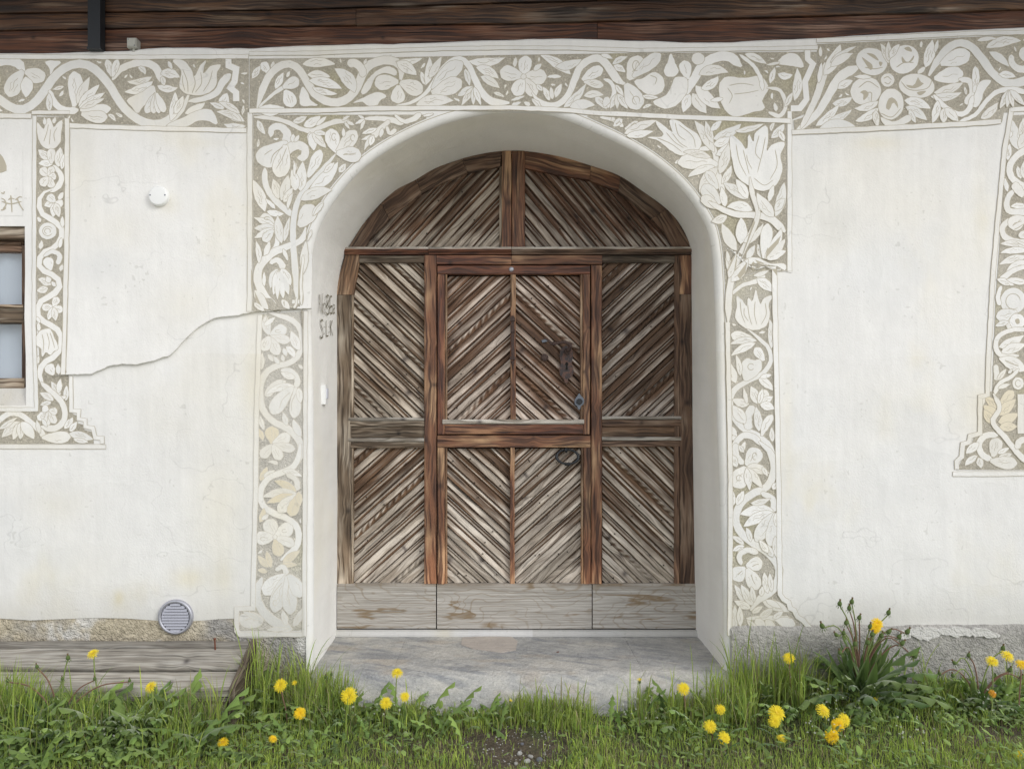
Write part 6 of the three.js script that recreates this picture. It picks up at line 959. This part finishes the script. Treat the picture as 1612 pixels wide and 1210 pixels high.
scatter('long_grass', 'single long grass blades standing up against the plinth and doorstep', 'grass', [bladeGeo(0.28, 1, 8), bladeGeo(0.5, 1, 8), bladeGeo(0.75, 1, 9)], MGrass, LONG.length * 9, (() => { let i = 0; return () => { const q = LONG[i++ % LONG.length], left = q[0] < 372, z = left ? pR(0.36, 0.46) : q[0] > 492 && q[0] < 1150 ? pR(0.17, 0.26) : pR(0.06, 0.18), x = X(q[0] + pR(-13, 13), z); return { x, z, yaw: pR(-2.2, 2.2) + (pr() < 0.5 ? Math.PI : 0), tilt: pR(-0.14, 0.14), w: pR(0.004, 0.0072), h: q[1] * pR(0.6, 1.12), k: 0.9 }; }; })(), green);
// broad leaves: a toothed dandelion leaf and a plain oval one, length 1 along +y, bowing over +z
function leafGeo(teeth, wid, bow, n = 16) {
  const pos = [], idx = []; let y = 0, z = 0;
  for (let i = 0; i <= n; i++) {
    const t = i / n, f = (t * teeth) % 1, env = teeth ? (0.12 + 0.88 * Math.pow(t, 0.8)) * (t > 0.86 ? Math.max(0.02, (1 - t) / 0.14) : 1) : Math.max(0.05, Math.pow(Math.sin(Math.PI * Math.pow(clamp(t, 0.001, 0.999), 0.75)), 0.8)), h = wid * env * (teeth ? 0.28 + 0.72 * Math.pow(f, 1.3) : 1) / 2, sag = teeth ? -0.25 * f * wid : 0;
    pos.push(-h, y + sag, z + h * 0.35, 0, y, z, h, y + sag, z + h * 0.35); const a = bow * (0.1 + 1.3 * t); y += Math.cos(a) / n; z += Math.sin(a) / n;
  }
  for (let i = 0; i < n; i++) { const k = i * 3; idx.push(k, k + 1, k + 4, k, k + 4, k + 3, k + 1, k + 2, k + 5, k + 1, k + 5, k + 4); }
  return geom(pos, null, pos.filter((_, i) => i % 3 < 2), idx);
}
const UPRIGHT = [leafGeo(4, 0.24, 0.22, 28), leafGeo(0, 0.26, 0.3, 10), leafGeo(5, 0.22, 0.3, 30)];
const TOOTH = [leafGeo(5, 0.30, 0.55, 30), leafGeo(6, 0.26, 0.9, 36), leafGeo(4, 0.34, 0.75, 28)], OVAL = [leafGeo(0, 0.36, 0.5, 8), leafGeo(0, 0.5, 0.8, 8)];
const MWeed = leafMat(1, 1, 1, 0.3);
const leafy = (px) => (px < 250 ? 1 : px < 380 ? 0.45 : px < 640 ? 0.8 : px < 800 ? 0.35 : px < 960 ? 0.1 : px < 1120 ? 0.45 : px < 1300 ? 0.3 : px < 1420 ? 0.6 : 0.5);
scatter('leafy_weed', 'toothed weed leaves among the grass by the wall', 'weeds', TOOTH, MWeed, 1500, () => {
  const x = pR(-2.5, 2.5), left = x < X(372, 0.2), base = left ? 0.37 : x > X(492) && x < X(1150) ? 0.18 : 0.06, z = base + pr() * pr() * 0.40, px = pxAt(x, z); if (pr() > leafy(px) * (0.2 + 1.5 * (fbm(x * 4 + 9, z * 4, 3) - 0.25)) || pr() < soilPatch(x, z)) return null;
  const L = pR(0.09, 0.22) * (left ? 1.35 : 1) * (z > base + 0.2 ? 0.65 : 1); return { x, z, yaw: pr() * 6.28, tilt: pR(0.1, 1.15), w: L, h: L };
}, (c) => { const d = pR(0.6, 1.35), t = pr(); c.setRGB((0.15 + 0.12 * t) * d, (0.255 + 0.13 * t) * d, (0.055 + 0.03 * t) * d); });
scatter('small_leaf_weed', 'small oval weed leaves low in the turf', 'weeds', OVAL, MWeed, 3000, () => {
  const x = pR(-2.6, 2.6), z = 0.10 + Math.pow(pr(), 1.3) * 0.85; if (inBench(x, z) || inSlab(x, z)) return null; const px = pxAt(x, z), cl = fbm(x * 7 + 60, z * 7, 3); if (pr() > (0.25 + 0.6 * leafy(px)) * smoothstep(cl, 0.36, 0.62) || pr() < soilPatch(x, z) * 0.9) return null;
  const L = pR(0.015, 0.042); return { x, z, y: groundAt(x, z) + pR(0, 0.05) * (px < 640 || px > 1100 ? 1.6 : 0.7), yaw: pr() * 6.28, tilt: pR(0.2, 1.4), w: L, h: L };
}, (c) => { const d = pR(0.6, 1.4), t = pr(); c.setRGB((0.14 + 0.10 * t) * d, (0.235 + 0.10 * t) * d, (0.048 + 0.026 * t) * d); });
{ // tiny white flowers
  const p = []; for (let i = 0; i < 5; i++) p.push(new THREE.CircleGeometry(0.4, 6).scale(0.55, 1, 1).translate(0, 0.55, 0).rotateZ(i * 1.2566)); const g = mergeGeometries(p);
  scatter('white_weed_flower', 'tiny white weed flowers scattered among the leaves', 'weeds', [g], MWhiteFlower, 190, () => { const c = [[175, 0.55], [190, 0.5], [240, 0.46], [150, 0.5], [700, 0.3], [580, 0.34], [640, 0.28], [1010, 0.3], [1330, 0.3], [1555, 0.3], [1440, 0.55], [1300, 0.5]][Math.floor(pr() * 12)], z = c[1] + pR(-0.06, 0.06), x = X(c[0] + pR(-32, 32), z); return { x, z, y: groundAt(x, z) + pR(0.05, 0.15), yaw: pR(-0.6, 0.6), tilt: pR(-1.2, 0), w: pR(0.003, 0.0055), h: pR(0.003, 0.0055) }; }, (c) => c.setRGB(1, 1, 1));
}
// ---- dandelions
function headGeo(seed, open) {
  const r = rng(seed), pos = [], idx = [];
  const whorls = open ? [[30, 0.10, 1.0], [28, 0.34, 0.90], [24, 0.62, 0.74], [18, 0.95, 0.54], [10, 1.28, 0.36]] : [[14, 1.05, 0.9], [12, 1.25, 0.8], [8, 1.42, 0.7]];
  for (const [n, el, len] of whorls) for (let i = 0; i < n; i++) {
    const a = (i + r() * 0.7) / n * Math.PI * 2, e = el + (r() - 0.5) * 0.3, L = len * (0.86 + 0.25 * r()), w = 0.105 * (0.8 + 0.4 * r()), ca = Math.cos(a), sa = Math.sin(a), k = pos.length / 3;
    for (let s = 0; s <= 3; s++) { const t = s / 3, rr = L * t * Math.cos(e - 0.35 * t), y = L * t * Math.sin(e - 0.35 * t) + 0.05, h = w * (s === 3 ? 0.8 : 0.45 + 0.6 * t) / 2; pos.push(ca * rr - sa * h, y, sa * rr + ca * h, ca * rr + sa * h, y, sa * rr - ca * h); }
    for (let s = 0; s < 3; s++) { const q = k + s * 2; idx.push(q, q + 1, q + 3, q, q + 3, q + 2); }
  }
  return geom(pos, null, pos.filter((_, i) => i % 3 < 2), idx);
}
const HEADS = [headGeo(1, true), headGeo(2, true), headGeo(3, true)], HALF = headGeo(4, false);
const CALYX = new THREE.LatheGeometry([[0.05, -0.42], [0.26, -0.36], [0.34, -0.15], [0.30, 0.02], [0.22, 0.1]].map((p) => new THREE.Vector2(...p)), 10);
const BUD = new THREE.LatheGeometry([[0.06, -0.75], [0.42, -0.62], [0.58, -0.30], [0.52, 0.05], [0.36, 0.42], [0.24, 0.62], [0.10, 0.70]].map((p) => new THREE.Vector2(...p)), 9), BUDTIP = new THREE.LatheGeometry([[0.22, 0.6], [0.20, 0.8], [0.26, 1.1], [0.10, 1.12]].map((p) => new THREE.Vector2(...p)), 7);
const BRACTS = mergeGeometries(Array.from({ length: 8 }, (_, i) => leafGeo(0, 0.22, 1.2, 3).rotateX(1.9).translate(0, -0.6, 0.35).rotateY(i * 0.785)));
function orient(m, p, d) { m.position.set(...p); m.quaternion.setFromUnitVectors(new THREE.Vector3(0, 1, 0), new THREE.Vector3(...d).normalize()); }
const leafOf = (parent, n, L, dark) => { for (let i = 0; i < n; i++) { const m = mesh('leaf', TOOTH[Math.floor(pr() * 3)], dark ? MLeafDark : [MLeaf, MLeafDark, MLeafPale][Math.floor(pr() * 3)], parent); m.rotation.order = 'YXZ'; m.rotation.set(pR(0.25, 1.05), i / n * 6.28 + pR(-0.4, 0.4), 0); const l = L * pR(0.7, 1.2); m.scale.set(l, l, l); } };
// px, py of the flower head, its distance from the wall, radius in photograph pixels, where the foot lies (px), facing, kind
function dandelion(label, px, py, z, r, foot, face, kind = 0) {
  const zb = z + pR(-0.03, 0.02), bx = X(foot, zb), by = groundAt(bx, zb), t = thing('dandelion', label, 'dandelion', [bx, by, zb], undefined);
  const R = r * (DIST - z) / FOC, hx = X(px, z) - bx, hy = Y(py, z) - by, hz = z - zb, f = new THREE.Vector3(...face).normalize();
  const under = [hx - f.x * R * 0.40, Math.max(0.012, hy - f.y * R * 0.40), hz - f.z * R * 0.40];
  mesh('stem', tube([[0, -0.01, 0], [hx * 0.25 + pR(-0.006, 0.006), hy * 0.4, hz * 0.3], [hx * 0.75, hy * 0.78, hz * 0.7], under], 0.0030, 0.0024, 14, 6), pr() < 0.3 ? MStemRed : MStem, t);
  const hd = mesh('flower_head', kind === 1 ? HALF : HEADS[Math.floor(pr() * 3)], kind === 2 ? MOrange : pr() < 0.25 ? MYellowDeep : MYellow, t); orient(hd, [hx, hy, hz], face); hd.rotateY(pr() * 6); hd.scale.set(R, R * (kind === 1 ? 0.9 : 1), R);
  const cx = mesh('calyx', CALYX, MBud, t); orient(cx, [hx, hy, hz], face); cx.scale.setScalar(R * (kind === 1 ? 1.1 : 0.85));
  leafOf(t, 4, 0.10); return t;
}
dandelion('dandelion with a tilted yellow flower in front of the plank bench, leftmost of the flowers', 146, 1028, 0.42, 9.5, 158, [-0.2, 0.9, 0.5]);
dandelion('dandelion with a tilted yellow flower in front of the bench, seen from its side', 237, 1080, 0.47, 10, 250, [-0.35, 0.75, 0.6]);
dandelion('low dandelion flower in the turf at the lower left, below the bench end', 351, 1167, 0.56, 9, 352, [0.1, 0.9, 0.45]);
dandelion('open dandelion flower by the right end of the bench, with a smaller one behind it', 441, 1078, 0.30, 11.5, 453, [-0.25, 0.55, 0.85]);
dandelion('small round dandelion flower just right of a bigger one by the bench end', 464, 1074.5, 0.26, 6.5, 470, [0.1, 0.5, 0.85], 1);
dandelion('open dandelion flower in the grass right of the bench, below the pair', 472, 1122, 0.42, 10, 474, [0.1, 0.5, 0.85]);
dandelion('small drooping dandelion flower on a bare bent stalk in the lower turf', 430, 1162, 0.56, 7, 405, [0.35, 0.75, 0.3]);
dandelion('largest dandelion flower, facing forward before the left of the doorstep', 549, 1095, 0.34, 13.5, 553, [0.05, 0.35, 0.95]);
dandelion('tall dandelion flower on a thin stalk against the doorstep', 625, 1058, 0.26, 9.5, 620, [0, 0.85, 0.5]);
dandelion('open dandelion flower low before the doorstep, left of the small one', 607, 1106, 0.34, 10, 616, [-0.1, 0.5, 0.85]);
dandelion('small dandelion flower beside the tall one before the doorstep', 637, 1096, 0.29, 8, 638, [0.1, 0.5, 0.85]);
dandelion('tiny yellow dandelion flower at the doorstep edge above the bare soil', 803, 1103, 0.23, 4.5, 800, [0.4, 0.7, 0.5], 1);
dandelion('half open dandelion flower seen from the side by the doorstep edge', 1007, 1072, 0.24, 6.5, 1010, [-0.1, 0.95, 0.25], 1);
dandelion('open dandelion flower before the right end of the doorstep', 1076, 1083.5, 0.28, 10.5, 1082, [0, 0.6, 0.8]);
dandelion('single yellow dandelion among long grass below the foot of the right border', 1242, 1035, 0.15, 9.5, 1246, [-0.2, 0.65, 0.7]);
dandelion('upper left dandelion of the loose group of three right of the bare soil', 1134, 1116, 0.36, 8.5, 1136, [-0.1, 0.6, 0.8]);
dandelion('middle dandelion of the loose group of three right of the bare soil', 1118, 1143, 0.45, 10.5, 1120, [-0.1, 0.5, 0.85]);
dandelion('lowest dandelion of the loose group of three right of the bare soil', 1140, 1161, 0.50, 10.5, 1142, [0.15, 0.5, 0.85]);
dandelion('upper dandelion of a touching pair in the turf right of centre', 1223, 1121, 0.40, 13.5, 1228, [0.1, 0.7, 0.7]);
dandelion('lower dandelion of a touching pair in the turf right of centre', 1219, 1135, 0.44, 10, 1220, [-0.1, 0.4, 0.9]);
dandelion('small dandelion flower seen from the side below the touching pair', 1231, 1161, 0.50, 8, 1234, [0.05, 0.9, 0.35]);
dandelion('wide dandelion flower tilted right, above the tight cluster on the right', 1296, 1118, 0.40, 12, 1300, [0.3, 0.75, 0.6]);
dandelion('upper right dandelion of the tight cluster of three on the right', 1329, 1132.5, 0.44, 10.5, 1330, [0.15, 0.5, 0.85]);
dandelion('upper left dandelion of the tight cluster of three on the right', 1319, 1140.5, 0.46, 11, 1322, [-0.2, 0.5, 0.85]);
dandelion('lowest dandelion of the tight cluster on the right, with ragged petals', 1310, 1158.5, 0.50, 12.5, 1312, [0.05, 0.35, 0.95]);
dandelion('dandelion flower cut by the lower edge on the right', 1336, 1206, 0.62, 10.5, 1338, [0, 0.7, 0.7]);
dandelion('faded dandelion flower seen edge on below the tall clump of buds', 1380, 1103, 0.34, 8.5, 1388, [-0.85, 0.4, 0.2], 1);
dandelion('small yellow dandelion by the right edge near the bottom corner', 1606, 1187, 0.58, 9, 1608, [-0.3, 0.6, 0.7]);
dandelion('dandelion on a bare stalk at the right plinth, left of its two neighbours', 1562, 1040, 0.20, 10, 1565, [0, 0.8, 0.55]);
dandelion('dandelion on a tall stalk at the right plinth, middle and highest of three', 1586, 1031.5, 0.20, 10, 1584, [0.05, 0.75, 0.6]);
dandelion('dandelion cut by the right edge beside the plinth', 1608, 1045, 0.22, 9, 1604, [-0.1, 0.8, 0.6]);
dandelion('small orange closing dandelion low at the right plinth', 1563, 1091, 0.30, 6.5, 1560, [0.2, 0.5, 0.8], 2);
// clumps of spent heads
function clump(label, foot, z, stems, leaves, L) {
  const bx = X(foot, z), by = groundAt(bx, z), t = thing('dandelion_clump', label, 'dandelion plant', [bx, by, z]);
  for (const [px, py, dz, tx, s, bow, flower] of stems) {
    const zz = z + dz, hx = X(px, zz) - bx, hy = Y(py, zz) - by, d = [tx, 1, 0.25], R = s * (DIST - zz) / FOC;
    mesh('stem', tube([[pR(-0.012, 0.012), -0.01, pR(-0.01, 0.01)], [hx * (0.15 + bow * 0.2), hy * (0.45 + bow * 0.45), dz * 0.3], [hx * (0.55 + bow * 0.15), hy * (0.82 + bow * 0.35), dz * 0.75], [hx - tx * R * 0.5, hy - R * 0.6, dz]], 0.0034, 0.0026, 18, 6), pr() < 0.55 ? MStemRed : MStem, t);
    if (flower) { const hd = mesh('flower_head', HEADS[0], MYellowDeep, t); orient(hd, [hx, hy, dz], [tx, 0.5, 0.8]); hd.scale.setScalar(R); const cx = mesh('calyx', CALYX, MBud, t); orient(cx, [hx, hy, dz], [tx, 0.5, 0.8]); cx.scale.setScalar(R); continue; }
    const b = mesh('bud', mergeGeometries([BUD, BRACTS]), MBud, t); orient(b, [hx, hy, dz], d); b.scale.setScalar(R); const tip = mesh('bud_tip', BUDTIP, MBudTip, t); orient(tip, [hx, hy, dz], d); tip.scale.setScalar(R);
  }
  leafOf(t, leaves, L);
  for (let i = 0; i < 5; i++) { const m = mesh('leaf', OVAL[i % 2], MLeaf, t); m.rotation.order = 'YXZ'; m.rotation.set(pR(0.05, 0.4), pR(-3, 3), 0); const l = L * pR(0.8, 1.3); m.scale.set(l * 0.36, l * 0.8, l * 0.8); }
  for (let i = 0; i < leaves; i++) { const m = mesh('leaf', UPRIGHT[i % 3], [MLeafDark, MLeaf, MLeafPale, MLeaf][i % 4], t); m.rotation.order = 'YXZ'; m.rotation.set(pR(0.0, 0.4), pR(-3, 3), 0); const l = L * pR(0.45, 1.05); m.scale.set(l * 0.6, l, l); m.position.set(pR(-0.03, 0.03), 0, pR(-0.02, 0.04)); }
}
clump('tall dandelion clump with many closed green heads against the right plinth', 1352, 0.13, [[1322, 949, 0, 0, 6.2, 0], [1341, 946, 0, 0.05, 6.2, 0], [1337, 956, 0.02, -0.05, 6.2, 0], [1353, 971, 0.02, 0.2, 6.0, 0], [1332, 979, 0.02, 0, 5.8, 0], [1399, 963, 0, 0.15, 6.2, 0], [1294, 984, 0, -0.45, 7.0, 0.5], [1316, 998, 0.05, -0.7, 5.5, 0.5], [1328, 995, 0.05, 0, 5.5, 0], [1370, 985, 0.04, 0, 6.2, 0], [1373, 997, 0.06, 0.1, 6.0, 0], [1388, 999, 0.05, 0.2, 6.0, 0], [1400, 993, 0.03, 0.8, 6.2, 0.5], [1416, 1001, 0.03, 0.3, 6.2, 0.5], [1429, 993, 0, 0.45, 6.8, 0.6], [1421, 1011, 0.05, 0.7, 6.4, 0.7], [1441, 1031, 0.05, 0.7, 7.2, 1], [1322, 1026, 0.08, -0.3, 6, 0.7], [1346, 1012, 0.08, 0, 6, 0], [1366, 1010, 0.08, 0.05, 6.4, 0], [1381, 981, 0.03, 0, 10, 0, 1], [1378, 988, 0.05, -0.25, 9, 0, 1]], 46, 0.33);
clump('dandelion clump with arching reddish stalks at the right plinth', 1542, 0.18, [[1525, 1030, 0, 0, 5.2, 0.1], [1502, 1042, 0, -0.9, 5.6, 0.8], [1500, 1062, 0.04, -0.4, 5.4, 0.9], [1479, 1059, 0, -0.3, 4.8, 0.8], [1579, 1019, -0.02, 0, 6, 0], [1590, 1053, 0.02, 0.1, 5.4, 0], [1608, 1065, 0.04, 0.3, 5, 0.7]], 26, 0.17);
clump('dandelion clump with small green buds in the weeds before the bench', 95, 0.42, [[58, 1048, 0, -0.1, 4.8, 0], [107, 1034, 0, 0.05, 5.8, 0], [98, 1067, 0.05, 0, 4.2, 0], [12, 1070, 0.02, -0.1, 4.6, 0.2], [149, 1067, 0.02, 0, 4.6, 0], [204, 1070, 0.04, 0.1, 4.2, 0.2]], 14, 0.22);
clump('small dandelion plant with one bud before the left edge of the doorstep', 515, 0.2, [[513, 1065, 0, 0, 4.4, 0], [522, 1060, 0.02, 0.2, 3.6, 0]], 8, 0.16);
// ---- pebbles on the bare soil
const PB_ = [['white rounded pebble on the bare soil', 818, 1184, 9, 3], ['grey pebble at the right of the white one on the bare soil', 835, 1188.5, 8, 0], ['dark blue grey pebble on the bare soil', 849, 1194, 10, 1], ['pale flat pebble between the others on the bare soil', 830, 1196, 9, 3], ['small white pebble at the lower left of the bare soil', 812, 1199.5, 7, 0], ['small grey pebble at the top of the bare soil', 822, 1169, 6, 1], ['pale pebble in the turf below the doorstep at left', 624, 1182, 8, 3], ['brown pebble at the lower edge of the bare soil', 826, 1206, 7, 2], ['dark pebble in thin turf left of the bare soil', 697, 1152, 6, 1]];
for (const [label, px, py, s, k] of PB_) { const d = EYE * FOC / (py - 642), x = (px - 785) * d / FOC, z = DIST - d, r = s * d / FOC / 2, g = new THREE.IcosahedronGeometry(1, 2), p = g.attributes.position; for (let i = 0; i < p.count; i++) { const q = 0.8 + 0.45 * fbm(p.getX(i) * 1.3 + px, p.getY(i) * 1.3 + p.getZ(i), 2); p.setXYZ(i, p.getX(i) * q, p.getY(i) * q, p.getZ(i) * q); } g.computeVertexNormals(); g.scale(r * 1.15, r * 0.7, r * 0.9).rotateY(px); const m = mesh('pebble', g, MPebble[k], scene); m.position.set(x, groundAt(x, z) + r * 0.35, z); m.userData = { label, category: 'pebble' }; }
{ const grit = new THREE.IcosahedronGeometry(1, 0); scatter('gravel', 'fine grit on the bare soil', 'gravel', [grit], std({ color: 0xffffff, roughness: 0.9 }), 220, () => { const z = pR(0.18, 0.95), x = X(812 + pR(-130, 130), z); if (pr() > soilPatch(x, z)) return null; const s = pR(0.0012, 0.0042); return { x, z, y: groundAt(x, z), yaw: pr() * 6, tilt: pr() * 6, w: s, h: s }; }, (c) => { const k = pR(0.15, 0.5); c.setRGB(k, k * 0.97, k * 0.92); }); }
{ // a dry leaf on the doorstep
  const d = (EYE - DY(999) - 0.002) * FOC / (1026 - 642), m = mesh('dry_leaf', leafGeo(0, 0.5, 0.9, 6).scale(0.028, 0.028, 0.028).rotateX(1.2).rotateY(-0.8), MRust, scene); m.position.set((880 - 785) * d / FOC, DY(999) + 0.006, DIST - d); m.userData = { label: 'small curled reddish brown leaf lying on the doorstep', category: 'leaf' };
}
scene.traverse((o) => { if (o.isMesh) o.castShadow = o.receiveShadow = true; });
renderer.render(scene, camera);
